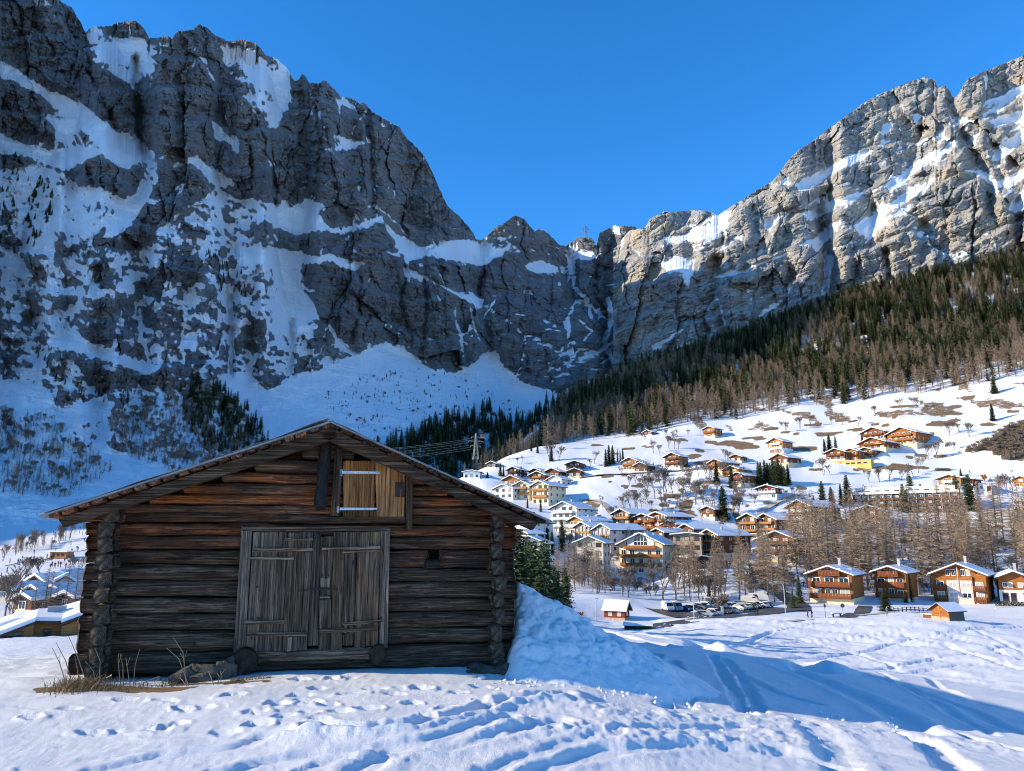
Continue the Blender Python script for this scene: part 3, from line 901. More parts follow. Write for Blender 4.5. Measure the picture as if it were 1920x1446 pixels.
snowL = [
 [(0, 112), (40, 135), (90, 168), (150, 192), (188, 225), (222, 248), (262, 262), (292, 288), (286, 306), (262, 300), (240, 318), (205, 300), (175, 262), (130, 225), (80, 180), (20, 150), (0, 148)],
 [(80, 215), (105, 224), (180, 232), (190, 240), (140, 246), (133, 272), (112, 268), (102, 280), (104, 240)],
 [(-60, 240), (0, 250), (55, 276), (108, 282), (150, 270), (192, 286), (162, 300), (120, 320), (95, 312), (45, 292), (0, 285), (-60, 280)],
 [(165, 48), (178, 46), (200, 75), (228, 92), (250, 70), (280, 75), (270, 95), (280, 108), (255, 112), (235, 120), (215, 85), (190, 70)],
 [(310, 315), (350, 300), (372, 290), (385, 310), (420, 330), (445, 345), (405, 352), (390, 335), (360, 305), (330, 315)],
 [(395, 225), (412, 240), (435, 265), (428, 270), (402, 258)],
 [(520, 108), (545, 128), (540, 190), (520, 240), (505, 235), (500, 210), (520, 180), (525, 140)],
 [(415, 85), (455, 100), (500, 125), (530, 165), (545, 180), (520, 190), (495, 165), (470, 150), (450, 120), (420, 105)],
 [(628, 250), (650, 262), (675, 270), (668, 278), (630, 284), (590, 282), (640, 275)],
 [(500, 380), (545, 390), (580, 372), (610, 385), (590, 400), (620, 430), (660, 425), (700, 410), (715, 405), (720, 415), (690, 425), (640, 440), (600, 432), (560, 440), (520, 430), (500, 410)],
 [(715, 410), (745, 440), (790, 465), (830, 452), (870, 450), (905, 452), (938, 470), (925, 490), (885, 498), (850, 488), (800, 480), (770, 490), (750, 470)],
 [(430, 450), (480, 470), (540, 465), (580, 480), (620, 478), (660, 490), (690, 492), (665, 510), (620, 490), (570, 495), (540, 520), (525, 480), (470, 500), (440, 480)],
 [(755, 500), (800, 520), (850, 545), (905, 560), (900, 576), (860, 556), (810, 530), (760, 520)],
 [(525, 500), (560, 505), (565, 540), (590, 575), (594, 600), (560, 604), (545, 625), (535, 600), (530, 560), (515, 530)],
 [(900, 450), (930, 465), (945, 475), (910, 495), (895, 480)],
 [(985, 498), (1010, 490), (1040, 498), (1050, 510), (1025, 512), (990, 508)],
 [(1062, 462), (1092, 470), (1118, 468), (1120, 482), (1095, 490), (1075, 480), (1078, 520), (1070, 520)],
 # talus cones and snow fields below the walls
 [(520, 725), (560, 700), (620, 690), (660, 668), (700, 650), (725, 640), (760, 655), (790, 680), (810, 692), (850, 700), (880, 690), (905, 665), (928, 655), (945, 690), (985, 720), (1035, 735), (1045, 760), (1000, 800), (900, 880), (760, 900), (560, 870), (500, 800)],
 [(390, 720), (430, 700), (470, 705), (500, 735), (520, 730), (520, 850), (480, 800), (440, 750)],
 [(-60, 705), (0, 710), (55, 716), (85, 745), (120, 768), (195, 745), (210, 762), (200, 785), (150, 792), (110, 800), (80, 785), (0, 778), (-60, 775)],
 [(80, 640), (110, 625), (140, 618), (160, 638), (200, 655), (250, 672), (300, 690), (290, 702), (240, 690), (190, 672), (150, 662), (110, 655)],
 [(-60, 900), (20, 915), (60, 905), (85, 915), (130, 905), (200, 890), (220, 850), (250, 860), (280, 870), (330, 880), (420, 900), (700, 940), (700, 990), (-60, 990)],
 [(1145, 735), (1160, 700), (1172, 712), (1200, 700), (1215, 698), (1215, 730)],
]
semiL = [
 ([(60, 310), (110, 325), (150, 345), (205, 360), (240, 380), (215, 410), (180, 440), (130, 462), (95, 470), (40, 455), (0, 400), (0, 320)], .60),
 ([(0, 330), (60, 330), (80, 400), (110, 470), (60, 520), (0, 520)], .44),
 ([(195, 360), (250, 370), (285, 300), (300, 330), (250, 420), (200, 450)], .7),
 ([(160, 60), (280, 80), (290, 130), (250, 160), (180, 120)], .55),
 ([(400, 75), (540, 130), (550, 200), (500, 230), (440, 160)], .42),
 ([(150, 470), (200, 460), (260, 470), (330, 400), (400, 360), (500, 380), (490, 440), (430, 470), (380, 470), (300, 500), (240, 560), (150, 560), (80, 540), (60, 500)], .42),
 ([(0, 520), (100, 500), (180, 560), (200, 600), (120, 630), (0, 640)], .42),
 ([(370, 470), (500, 440), (560, 500), (600, 600), (560, 690), (500, 640), (440, 560), (390, 530)], .44),
 ([(380, 530), (460, 560), (560, 700), (330, 720), (250, 660), (200, 600), (260, 560)], .34),
 ([(560, 560), (620, 640), (690, 640), (720, 660), (620, 690), (560, 690)], .26),
 ([(0, 640), (90, 640), (160, 700), (330, 730), (400, 740), (460, 800), (300, 860), (120, 860), (0, 800)], .40),
 ([(200, 780), (330, 740), (480, 800), (500, 860), (260, 880)], .5),
 ([(0, 790), (120, 800), (240, 850), (120, 930), (0, 930)], .62),
 ([(1120, 560), (1200, 600), (1215, 700), (1120, 720)], .10),
 ([(640, 180), (760, 260), (690, 300), (620, 270)], .16),
 ([(900, 430), (1050, 450), (1100, 560), (1060, 640), (960, 520)], .10),
 ([(1000, 640), (1120, 640), (1140, 690), (1040, 730)], .22),
]
iceL = [([(430, 558), (436, 610), (433, 660), (432, 705)], 5), ([(420, 560), (425, 580)], 3), ([(262, 580), (264, 620), (272, 650), (280, 680)], 3.5), ([(485, 570), (502, 600), (503, 660)], 2.2),
        ([(510, 590), (530, 618), (545, 640), (547, 700)], 4), ([(540, 560), (552, 600), (548, 650)], 3), ([(350, 580), (342, 640), (345, 690)], 2.5), ([(857, 574), (852, 588), (864, 630), (870, 670)], 3),
        ([(883, 575), (888, 610), (900, 640)], 2.5), ([(1066, 480), (1078, 540), (1100, 560), (1110, 600)], 5), ([(1140, 560), (1148, 600), (1132, 640), (1150, 680), (1158, 715)], 6), ([(1085, 600), (1110, 620), (1095, 640)], 2.5),
        ([(205, 235), (210, 275)], 3), ([(100, 440), (90, 540)], 4), ([(248, 150), (255, 180)], 2.5), ([(1150, 640), (1120, 660), (1090, 672)], 4), ([(1230, 640), (1180, 690), (1150, 730)], 3),
        ([(930, 560), (905, 600)], 2)]
gulL = [([(255, 110), (258, 180), (262, 260), (285, 310)], 9, 26), ([(505, 220), (508, 300), (515, 380)], 7, 16), ([(590, 160), (600, 280), (590, 370)], 6, 12), ([(690, 200), (695, 300), (700, 400)], 7, 14),
        ([(760, 500), (755, 560), (770, 640)], 6, 12), ([(905, 460), (900, 540), (915, 640)], 12, 26), ([(1062, 470), (1080, 560), (1140, 600), (1150, 720)], 14, 45), ([(1120, 470), (1118, 560), (1140, 600)], 8, 24),
        ([(672, 490), (675, 560), (660, 640)], 6, 12), ([(800, 520), (800, 600), (790, 660)], 5, 10), ([(432, 560), (433, 700)], 8, 12), ([(547, 600), (547, 700)], 8, 12), ([(160, 60), (170, 130), (215, 240)], 6, 14)]
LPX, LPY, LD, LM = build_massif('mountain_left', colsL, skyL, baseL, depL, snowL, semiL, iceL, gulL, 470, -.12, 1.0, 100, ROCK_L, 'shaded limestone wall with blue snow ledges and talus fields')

colsR = np.concatenate([np.linspace(1150, 1925, 500), np.linspace(1930, 2600, 45)])
skyR = [(1150, 470), (1180, 432), (1210, 428), (1218, 410), (1240, 400), (1262, 398), (1300, 394), (1330, 396), (1345, 404), (1380, 382), (1400, 370), (1420, 356), (1440, 346), (1452, 336), (1480, 298), (1500, 280), (1520, 268),
        (1550, 244), (1580, 222), (1610, 200), (1640, 180), (1680, 164), (1710, 152), (1735, 144), (1752, 150), (1758, 165), (1772, 160), (1782, 172), (1786, 182), (1795, 180), (1806, 160), (1815, 148), (1850, 132), (1890, 116),
        (1920, 104), (2000, 70), (2200, 0), (2600, -100)]
baseR = [(1150, 760), (1250, 740), (1400, 690), (1600, 620), (1750, 580), (1900, 545), (2200, 480), (2600, 400)]
depR = [(1150, 760, 960), (1150, 600, 1040), (1160, 440, 1200), (1250, 730, 930), (1250, 600, 990), (1250, 500, 1040), (1250, 400, 1150), (1350, 690, 920), (1350, 560, 960), (1340, 400, 1130), (1500, 650, 925), (1500, 500, 985), (1490, 290, 1180),
        (1650, 600, 935), (1650, 460, 1000), (1650, 330, 1100), (1650, 180, 1240), (1800, 560, 920), (1800, 420, 985), (1800, 280, 1110), (1790, 170, 1240), (1920, 540, 900), (1920, 380, 980), (1920, 240, 1100), (1920, 105, 1230),
        (2200, 480, 870), (2200, 100, 1150), (2600, 400, 850), (2600, 0, 1100)]
snowR = [
 [(1485, 345), (1530, 325), (1560, 310), (1600, 288), (1640, 280), (1620, 300), (1570, 320), (1530, 348), (1500, 358)],
 [(1655, 232), (1676, 228), (1668, 246), (1655, 252)], [(1702, 214), (1730, 214), (1720, 232)],
 [(1660, 347), (1700, 320), (1740, 290), (1795, 262), (1780, 287), (1730, 312), (1690, 346), (1670, 358)],
 [(1505, 400), (1540, 385), (1580, 370), (1635, 352), (1600, 378), (1550, 396), (1520, 412)],
 [(1600, 424), (1660, 388), (1710, 352), (1762, 332), (1700, 378), (1660, 402), (1640, 440), (1628, 452)],
 [(1856, 302), (1880, 270), (1925, 238), (1925, 262), (1872, 302)], [(1850, 226), (1880, 218), (1925, 204), (1925, 228), (1870, 236)], [(1860, 196), (1900, 166), (1925, 158), (1925, 172), (1890, 192)],
 [(1765, 214), (1800, 218), (1835, 230), (1810, 234)], [(1345, 522), (1370, 506), (1410, 498), (1402, 508), (1360, 520)],
 [(1415, 612), (1460, 598), (1530, 570), (1500, 590), (1450, 610), (1418, 620)], [(1420, 590), (1468, 558), (1462, 570), (1430, 592)],
 [(1240, 446), (1280, 440), (1320, 426), (1362, 412), (1366, 424), (1330, 446), (1300, 452), (1262, 456)], [(1238, 492), (1270, 482), (1304, 490), (1297, 520), (1290, 545), (1278, 508), (1250, 514)],
 [(1340, 400), (1375, 395), (1362, 412), (1335, 420)], [(1750, 260), (1772, 240), (1766, 262)], [(1880, 340), (1925, 310), (1925, 330), (1890, 360)], [(1895, 380), (1925, 350), (1925, 375), (1905, 400)],
 [(1430, 420), (1470, 400), (1462, 412), (1438, 432)], [(1540, 560), (1548, 480), (1562, 478), (1556, 540)], [(1520, 455), (1560, 420), (1580, 412), (1560, 440), (1535, 470)],
 [(1480, 330), (1456, 345), (1480, 350)], [(1220, 650), (1270, 622), (1264, 632), (1226, 658)], [(1800, 320), (1840, 318), (1870, 340), (1862, 348), (1835, 328)]]
semiR = [([(1500, 400), (1640, 350), (1760, 330), (1700, 400), (1620, 460), (1500, 480)], .22), ([(1850, 180), (1925, 150), (1925, 420), (1870, 380), (1840, 260)], .25), ([(1220, 420), (1380, 400), (1460, 400), (1440, 480), (1320, 480), (1240, 480)], .2),
         ([(1640, 250), (1800, 220), (1850, 260), (1780, 300), (1660, 340)], .22), ([(1400, 560), (1540, 520), (1540, 600), (1410, 620)], .1)]
iceR = [([(1340, 520), (1420, 497), (1480, 474)], 3), ([(1190, 690), (1230, 668), (1300, 640)], 2.5), ([(1250, 640), (1280, 618)], 2.5), ([(1365, 640), (1358, 600), (1350, 570)], 3), ([(1548, 470), (1552, 520), (1550, 570)], 4), ([(1300, 590), (1330, 570), (1345, 560)], 2)]
gulR = [([(1150, 440), (1165, 600), (1170, 740)], 18, 40), ([(1300, 470), (1310, 540), (1330, 620)], 14, 22), ([(1340, 490), (1335, 570), (1372, 650)], 18, 44), ([(1535, 400), (1556, 480), (1556, 600)], 17, 60), ([(1660, 470), (1668, 520), (1670, 560)], 9, 30),
        ([(1412, 390), (1420, 440), (1415, 480)], 10, 18), ([(1780, 165), (1800, 240), (1850, 330), (1860, 400)], 14, 34), ([(1862, 250), (1870, 300), (1880, 350)], 12, 24), ([(1905, 380), (1915, 470)], 14, 34), ([(1520, 268), (1528, 320)], 6, 12),
        ([(1640, 390), (1630, 460)], 9, 14), ([(1400, 480), (1385, 560), (1400, 640)], 14, 20), ([(1480, 400), (1470, 470), (1490, 560)], 14, 18), ([(1600, 470), (1610, 570)], 12, 16), ([(1730, 420), (1735, 540)], 14, 18), ([(1760, 160), (1735, 230), (1700, 330)], 12, 18)]
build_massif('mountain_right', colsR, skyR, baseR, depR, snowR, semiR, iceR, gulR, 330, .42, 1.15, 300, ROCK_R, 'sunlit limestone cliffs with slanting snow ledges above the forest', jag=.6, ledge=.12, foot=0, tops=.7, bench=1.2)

# ------------------------------------------------------------------ timber materials
def wood(name, axis, grey, red, rough=.85):
    """Weathered wood, grain along the given object axis; object colour red channel = how reddish, green = how light."""
    m = Mat(name, rough, .15)
    sc = [26.0, 26.0, 26.0]; sc[axis] = 1.1
    sc2 = [60.0, 60.0, 60.0]; sc2[axis] = 1.6
    tc = m.n('TexCoord'); oi = m.n('ObjectInfo')
    off = m.n('VectorMath'); off.operation = 'ADD'
    cmb = m.n('CombineXYZ')
    for k in range(3):
        m.l(m.math('MULTIPLY', oi.outputs['Random'], 37.0 + 11 * k), cmb.inputs[k])
    m.l(tc.outputs['Object'], off.inputs[0]); m.l(cmb.outputs[0], off.inputs[1])

    def mp(s):
        q = m.n('Mapping'); q.inputs['Scale'].default_value = s
        m.l(off.outputs[0], q.inputs[0]); return q.outputs[0]
    g1 = m.noise(mp(sc), 1.0, 6, .65, .5)
    g2 = m.noise(mp(sc2), 1.0, 4, .6, .2)
    big = m.noise(mp((1.6, 1.6, 1.6)), 1.0, 3, .6)
    grain = m.math('ADD', m.math('MULTIPLY', g1, .65), m.math('MULTIPLY', g2, .35))
    cg = m.ramp(grain, [(.32, grey[0]), (.5, grey[1]), (.68, grey[2])])
    cr = m.ramp(grain, [(.32, red[0]), (.5, red[1]), (.68, red[2])])
    sep = m.n('SeparateColor'); m.l(oi.outputs['Color'], sep.inputs[0])
    rf = m.math('MULTIPLY', sep.outputs[0], m.maprange(big, .38, .62, .25, 1.25), True)
    col = m.mix(rf, cg, cr)
    mul = m.math('MULTIPLY', sep.outputs[1], m.maprange(big, .3, .7, 1.6, 3.2))
    hsv = m.n('HueSaturation'); m.l(col, hsv.inputs['Color']); m.l(mul, hsv.inputs['Value'])
    sc3 = [34.0, 34.0, 34.0]; sc3[axis] = .55
    crack = m.noise(mp(sc3), 1.0, 3, .5, .8)
    cf = m.maprange(m.math('ABSOLUTE', m.math('SUBTRACT', crack, .5)), .0, .022, 1.0, 0.0)
    kn = m.n('TexVoronoi'); kn.inputs['Scale'].default_value = 1.0
    sk = [7.0, 7.0, 7.0]; sk[axis] = 2.4
    m.l(mp(sk), kn.inputs['Vector'])
    kf = m.maprange(kn.outputs['Distance'], .05, .13, .8, 0.0)
    col = m.mix(m.math('MAXIMUM', m.math('MULTIPLY', cf, .8), kf), hsv.outputs[0], (.006, .005, .005))
    m.color(col)
    h = m.math('SUBTRACT', grain, m.math('MULTIPLY', cf, .5))
    m.bump(h, .8, .02)
    return m.m


GREY = ((.012, .008, .005), (.082, .054, .034), (.30, .21, .138))
REDW = ((.016, .007, .003), (.15, .042, .013), (.46, .15, .04))
WOOD_X = wood('weathered_log_long', 0, GREY, REDW)
WOOD_Y = wood('weathered_log_deep', 1, GREY, REDW)
WOOD_Z = wood('weathered_board', 2, ((.020, .015, .010), (.10, .072, .050), (.31, .235, .165)), ((.035, .015, .006), (.13, .058, .022), (.26, .13, .05)))
LOFT = wood('loft_board', 2, ((.07, .03, .012), (.25, .115, .042), (.44, .235, .10)), ((.08, .027, .008), (.24, .085, .024), (.38, .15, .042)))
m = Mat('log_end_grain', .9, .1)
v = m.coord((3, 18, 18))
wv = m.n('TexWave'); wv.wave_type = 'RINGS'; wv.rings_direction = 'X'; wv.inputs['Scale'].default_value = .9; wv.inputs['Distortion'].default_value = 4.0; wv.inputs['Detail'].default_value = 3.0
m.l(v, wv.inputs['Vector'])
f = m.math('ADD', m.math('MULTIPLY', wv.outputs['Fac'], .12), m.math('MULTIPLY', m.noise(v, .8, 6, .7), .88))
m.color(m.ramp(f, [(.30, (.012, .009, .006)), (.5, (.06, .046, .032)), (.72, (.17, .135, .094))]))
m.bump(f, .25, .01)
END_GRAIN = m.m
m = Mat('charred_wood', .75, .3)
v = m.coord((14, 14, 5)); vo = m.n('TexVoronoi'); vo.feature = 'DISTANCE_TO_EDGE'; vo.inputs['Scale'].default_value = 1.6
m.l(v, vo.inputs['Vector'])
f = m.noise(v, 1.2, 6, .75)
m.color(m.ramp(f, [(.35, (.006, .006, .006)), (.6, (.02, .019, .018)), (.75, (.09, .085, .08))]))
m.bump(m.math('ADD', vo.outputs['Distance'], f), .9, .03)
CHAR = m.m
ZINC = simple('zinc_strap', (.5, .53, .56), .4, .2, 8, .5, metal=.7)
IRON = simple('rusty_iron', (.05, .04, .035), .7, .4, 12, .3, metal=.4)
STONE = simple('field_stone', (.085, .075, .062), .9, .45, 5, .1, .8)
m = Mat('packed_snow', .5, .25)
v = m.coord()
m.color(m.mix(m.noise(v, 3, 4), (.75, .755, .765), (.80, .80, .80)))
m.bump(m.noise(v, 24, 6, .7), .55, .03)
SNOW = m.m
STRAW = simple('dry_grass', (.22, .16, .08), .9, .45, 9, .1)
STALK = simple('dry_stalk', (.20, .15, .10), .9, .3, 9, .1)
EARTH = simple('dark_earth', (.045, .035, .025), .95, .5, 9, .05, .9)

# ------------------------------------------------------------------ the log barn
BYAW = radians(12)
BO = np.array([-5.21, 9.8, 0.0])
BW, BD = 5.17, 8.0
BN = np.array([sin(BYAW), -cos(BYAW), 0])
BU = np.array([cos(BYAW), sin(BYAW), 0]); BV = np.array([-sin(BYAW), cos(BYAW), 0])


def uz(px, py, v=0.0):
    """Barn front coordinates (u along the wall, z up) of a photo pixel, on the plane v metres behind the front."""
    X = (px - 960) / FPX; Y = (723 - py) / FPX
    d = np.array([X, CP - SP * Y, SP + CP * Y])
    o = np.array([0, 0, EYE]) - (BO + BV * v)
    t = -(o @ BN) / (d @ BN)
    h = o + t * d
    return float(h @ BU), float(h[2])


barn = empty('log_barn', BO, BYAW)
tag(barn, 'old weathered log hay barn with plank double doors and a small loft hatch', 'barn')


def log_mesh(L, h0, h1, depth, seed, mats, c0=0.0, c1=0.0, tilt=0.0, squash=.40):
    """Hewn log along +x: height runs h0 -> h1, the centre line rises by tilt; c0/c1 round the two ends."""
    n = max(6, int(L / .11)); K = 14
    xs = np.linspace(0, L, n + 1)
    ang = np.linspace(0, 2 * pi, K, endpoint=False) + pi / K
    V = np.zeros((n + 1, K, 3))
    for i, x in enumerate(xs):
        f = x / L
        h = (h0 + (h1 - h0) * f) * .5; dd = depth * .5
        ca, sa = np.cos(ang), np.sin(ang)
        k = 1 / (np.abs(ca) ** (2 / squash) + np.abs(sa) ** (2 / squash)) ** (squash / 2)   # rounded square
        y = dd * ca * k; z = h * sa * k
        nz = .022 * perlin(x * 1.7 + ang * 0, ang * 1.3 + seed * 3.1, seed) + .010 * perlin(x * 6.0 + ang * 0, ang * 2.6 + seed, seed + 3)
        gash = .018 * np.maximum(0, perlin(x * .8 + ang * 0, ang * 5 + seed, seed + 9) - .22) * 3
        y = y + np.cos(ang) * (nz - gash); z = z + np.sin(ang) * nz + tilt * f + .012 * perlin(x * .6, seed * 1.7, seed + 5)
        V[i, :, 0] = x; V[i, :, 1] = y; V[i, :, 2] = z
    rnd = np.array([.035 * perlin(a, seed * .7, seed + 11) for a in ang])
    V[0, :, 0] += rnd; V[-1, :, 0] -= rnd
    vs = V.reshape(-1, 3).tolist()
    fs = []; fm = []
    for i in range(n):
        for k in range(K):
            k2 = (k + 1) % K
            fs.append((i * K + k, i * K + k2, (i + 1) * K + k2, (i + 1) * K + k)); fm.append(0)
    for s_, i0, x in ((0, 0, 0.0), (1, n * K, L)):        # domed ends
        c = V[0 if s_ == 0 else -1].mean(0)
        ring = []
        for k in range(K):
            p = V[0 if s_ == 0 else -1][k] * .72 + c * .28
            p[0] += (-.02 if s_ == 0 else .02); ring.append(len(vs)); vs.append(p.tolist())
        c[0] += (-.024 if s_ == 0 else .024); ci = len(vs); vs.append(c.tolist())
        for k in range(K):
            k2 = (k + 1) % K
            a, b = i0 + k, i0 + k2
            q = (a, ring[k], ring[k2], b) if s_ == 0 else (b, ring[k2], ring[k], a)
            fs.append(q[::-1]); fm.append(1)
            t = (ring[k], ci, ring[k2]) if s_ == 0 else (ring[k2], ci, ring[k])
            fs.append(t[::-1]); fm.append(1)
    return mesh_from('log', vs, fs, mats, True, fm)


def paint(o, red, light):
    o.color = (red, light, 0, 1)
    return o


LB = [958, 979, 1004, 1031, 1058, 1089, 1120, 1151, 1183, 1222, 1266]     # log joints seen at px 300
RB = [966, 985, 1006, 1030, 1066, 1091, 1122, 1147, 1177, 1207, 1252]     # and at px 850
LEND = [165, 163, 164, 161, 158, 156, 153, 149, 146, 132]
REND = [967, 967, 966, 963, 965, 968, 962, 965, 961, 968]
REDN = [.55, .75, .55, .28, .06, .03, .0, .0, .0, .0]
LITE = [.27, .34, .30, .24, .28, .31, .35, .34, .32, .28]


def front_log(zl0, zl1, zr0, zr1, u0, u1, red, light, seed, depth=.22, name='log'):
    """Joints given as z at px 300 (left) and px 850 (right)."""
    ua, _ = uz(300, 1100); ub, _ = uz(850, 1100)

    def lerp(a, b, u):
        return a + (b - a) * (u - ua) / (ub - ua)
    t0, b0 = lerp(zl0, zr0, u0), lerp(zl1, zr1, u0)
    t1, b1 = lerp(zl0, zr0, u1), lerp(zl1, zr1, u1)
    me = log_mesh(u1 - u0, (t0 - b0) * .955, (t1 - b1) * .955, depth, seed, (WOOD_X, END_GRAIN), tilt=((t1 + b1) - (t0 + b0)) / 2)
    o = link(name, me, barn, (u0, depth / 2 - .02, (t0 + b0) / 2))
    return paint(o, red, light)


for k in range(10):
    zl = [uz(300, LB[k])[1], uz(300, LB[k + 1])[1]]; zr = [uz(850, RB[k])[1], uz(850, RB[k + 1])[1]]
    ym = (LB[k] + LB[k + 1]) / 2
    u0 = uz(LEND[k], ym)[0]; u1 = uz(REND[k], (RB[k] + RB[k + 1]) / 2)[0]
    if k == 3:        # this log has a small vent cut into it
        ua = uz(801, 1035)[0]; ub = uz(827, 1035)[0]
        front_log(zl[0], zl[1], zr[0], zr[1], u0, ua, REDN[k], LITE[k], 40 + k)
        front_log(zl[0], zl[1], zr[0], zr[1], ub, u1, REDN[k], LITE[k], 60 + k)
        mid_l = zl[0] * .45 + zl[1] * .55; mid_r = zr[0] * .45 + zr[1] * .55
        front_log(mid_l, zl[1], mid_r, zr[1], ua - .03, ub + .03, REDN[k], LITE[k], 80 + k, .18)
        continue
    front_log(zl[0], zl[1], zr[0], zr[1], u0, u1, REDN[k], LITE[k], 40 + k)

# roof line in front coordinates
RU, RZ = uz(620, 790, -.5)
EL = uz(86, 964, -.5); ER = uz(1027, 974, -.5)


def roof_z(u):
    return RZ + (EL[1] - RZ) * (RU - u) / (RU - EL[0]) if u < RU else RZ + (ER[1] - RZ) * (u - RU) / (ER[0] - RU)


def roof_u(z, side):
    return RU + (EL[0] - RU) * (RZ - z) / (RZ - EL[1]) if side < 0 else RU + (ER[0] - RU) * (RZ - z) / (RZ - ER[1])


# gable logs
GB = [822, 862, 888, 907, 928, 948, 966]
GRED = [.08, .15, .75, .85, .95, .6]; GLT = [.34, .34, .52, .50, .6, .42]
for k in range(6):
    z1 = uz(560, GB[k])[1]; z0 = uz(560, GB[k + 1])[1]
    zc = z1 - (.0 if k else .06)
    u0 = max(-.12, roof_u(zc + .10, -1)); u1 = min(BW + .1, roof_u(zc + .10, 1))
    if k == 2:
        u0 += .12
    me = log_mesh(u1 - u0, (z1 - z0) * .955, (z1 - z0) * .955, .2, 140 + k, (WOOD_X, END_GRAIN))
    paint(link('log', me, barn, (u0, .09, (z0 + z1) / 2)), GRED[k], GLT[k])
# small closing piece right under the ridge
zt = uz(560, 822)[1]
mb = MB(); mb.prism([(roof_u(zt + .1, -1) + .1, zt - .02), (roof_u(zt + .1, 1) - .1, zt - .02), (RU, roof_z(RU) - .22)], .05, .14)
paint(mb.obj('gable_board', WOOD_X, barn), .1, .3)

mb = MB(); mb.prism([(.02, 1.85), (BW - .02, 1.85), (RU, RZ - .16)], .2, .235)
paint(mb.obj('gable_board', WOOD_X, barn), .35, .22)

# corner log ends: the side walls run back from the front
CL = [(211, 962, 34, 36), (201, 993, 30, 30), (199, 1022, 30, 28), (197, 1053, 29, 30), (195, 1086, 28, 31), (193, 1116, 27, 29), (191, 1154, 28, 38), (186, 1190, 27, 34), (180, 1227, 28, 38), (174, 1262, 28, 36)]
CR = [(936, 976, 28, 30), (934, 1004, 25, 28), (932, 1033, 25, 30), (933, 1064, 24, 30), (936, 1094, 23, 30), (936, 1125, 22, 30), (936, 1155, 22, 30), (932, 1186, 24, 32), (931, 1219, 25, 34), (934, 1244, 26, 24)]
for side, lst in ((0, CL), (1, CR)):
    for k, (cx, cy, w, h) in enumerate(lst):
        pv = -.24 if side == 0 else -.2
        u, z = uz(cx, cy, pv); s_ = 10.3 / FPX
        pv += random.uniform(-.07, .06)
        me = log_mesh(BD + .5, h * s_ * .9, h * s_ * .9, w * s_ * random.uniform(.85, 1.12), 200 + 20 * side + k, (WOOD_X, END_GRAIN), squash=random.uniform(.25, .5))
        o = link('corner_log', me, barn, (u + random.uniform(-.012, .012), pv, z), (random.uniform(-.12, .12), 0, pi / 2))
        paint(o, .12 if k < 3 else 0, .45 + .04 * (k > 5))  # lower ends painted lighter, where the low sun grazes them
# back wall closes the barn; an added dark panel backs the front logs
for k in range(10):
    z1 = uz(560, LB[k])[1]; z0 = uz(560, LB[k + 1])[1]
    paint(link('log', log_mesh(BW + .5, z1 - z0, z1 - z0, .22, 300 + k, (WOOD_X, END_GRAIN)), barn, (-.25, BD, (z0 + z1) / 2)), .2, .5)
mb = MB(); mb.prism([(.1, 1.9), (BW - .1, 1.9), (RU, RZ - .2)], BD - .08, BD + .08)
paint(mb.obj('back_gable_board', WOOD_X, barn), .3, .5)
mb = MB(); mb.box(.16, BW - .1, .24, .27, -.25, 2.0)
paint(mb.obj('dark_backing', WOOD_X, barn), 0, .12)  # painted dark so the log gaps read as unlit interior
mb = MB(); mb.box(-.15, BW + .15, .1, BD - .1, -.6, -.28)
mb.obj('floor_slab', EARTH, barn)

# roof: rafters, boards seen end-on, thin cover sheet with snow
for side in (-1, 1):
    E = EL if side < 0 else ER
    L = math.hypot(E[0] - RU, E[1] - RZ); a = atan2(E[1] - RZ, (E[0] - RU) * side)
    ca, sa = cos(a), sin(a)

    def rp(s_, d):      # s along the slope from the ridge, d below the roof top
        return (RU + side * (s_ * ca + d * sa), RZ + s_ * sa - d * ca)
    for vv in (-.46, 1.6, 4.2, 7.9):
        pts = [rp(.0 if vv > 0 else -.02, .235), rp(L - (.13 if vv < 0 else .3), .215), rp(L - .10, .105), rp(-.02, .075)]
        if side < 0:
            pts = pts[::-1]
        mb = MB(); mb.prism(pts, vv, vv + .13)
        paint(mb.obj('rafter', WOOD_X, barn), .12, .30)
    n = 21 if side < 0 else 18
    for k in range(n):
        w = L / n
        s0 = k * w + .012; s1 = s0 + w * random.uniform(.62, .82)
        t = random.uniform(.03, .055)
        pts = [rp(s0, .03 + t), rp(s1, .03 + t), rp(s1, .03), rp(s0, .03)]
        if side < 0:
            pts = pts[::-1]
        mb = MB(); mb.prism(pts, -.54 - random.uniform(0, .05), BD + .5)
        paint(mb.obj('roof_board', WOOD_Y, barn), random.uniform(.3, .8), random.uniform(.45, .85) * (1 if side < 0 else .3))  # left ends carry the sunlit tone in their colour, right ones the shade
    pts = [rp(-.03, .028), rp(L + .05, .028), rp(L + .05, .004), rp(-.03, .004)]
    if side < 0:
        pts = pts[::-1]
    mb = MB(); mb.prism(pts, -.58, BD + .55)
    mb.obj('roof_sheet', simple('grey_roof_sheet', (.20, .21, .21), .6, .3, 3, .3), barn)
    # thin crust of snow, thicker towards the ridge
    rows_, cols_ = 26, 40
    sg = np.linspace(.0 if side < 0 else .03, L + .03, cols_); vg = np.linspace(-.585, BD + .5, rows_)
    S_, V_ = np.meshgrid(sg, vg)
    T_ = (.012 if side < 0 else -.012) + .022 * fbm(S_ * 1.5, V_ * 1.5, 77 + side, 3) + (.035 if side < 0 else .022) * smooth(.9, .0, S_)
    X_ = RU + side * (S_ * ca - (T_ - .004) * sa); Z_ = RZ + S_ * sa + (T_ - .004) * ca
    if side > 0:
        X_, V_, Z_ = X_[::-1], V_[::-1], Z_[::-1]
    me = grid_mesh('roof_snow', X_, V_, Z_, SNOW)
    link('roof_snow', me, barn)
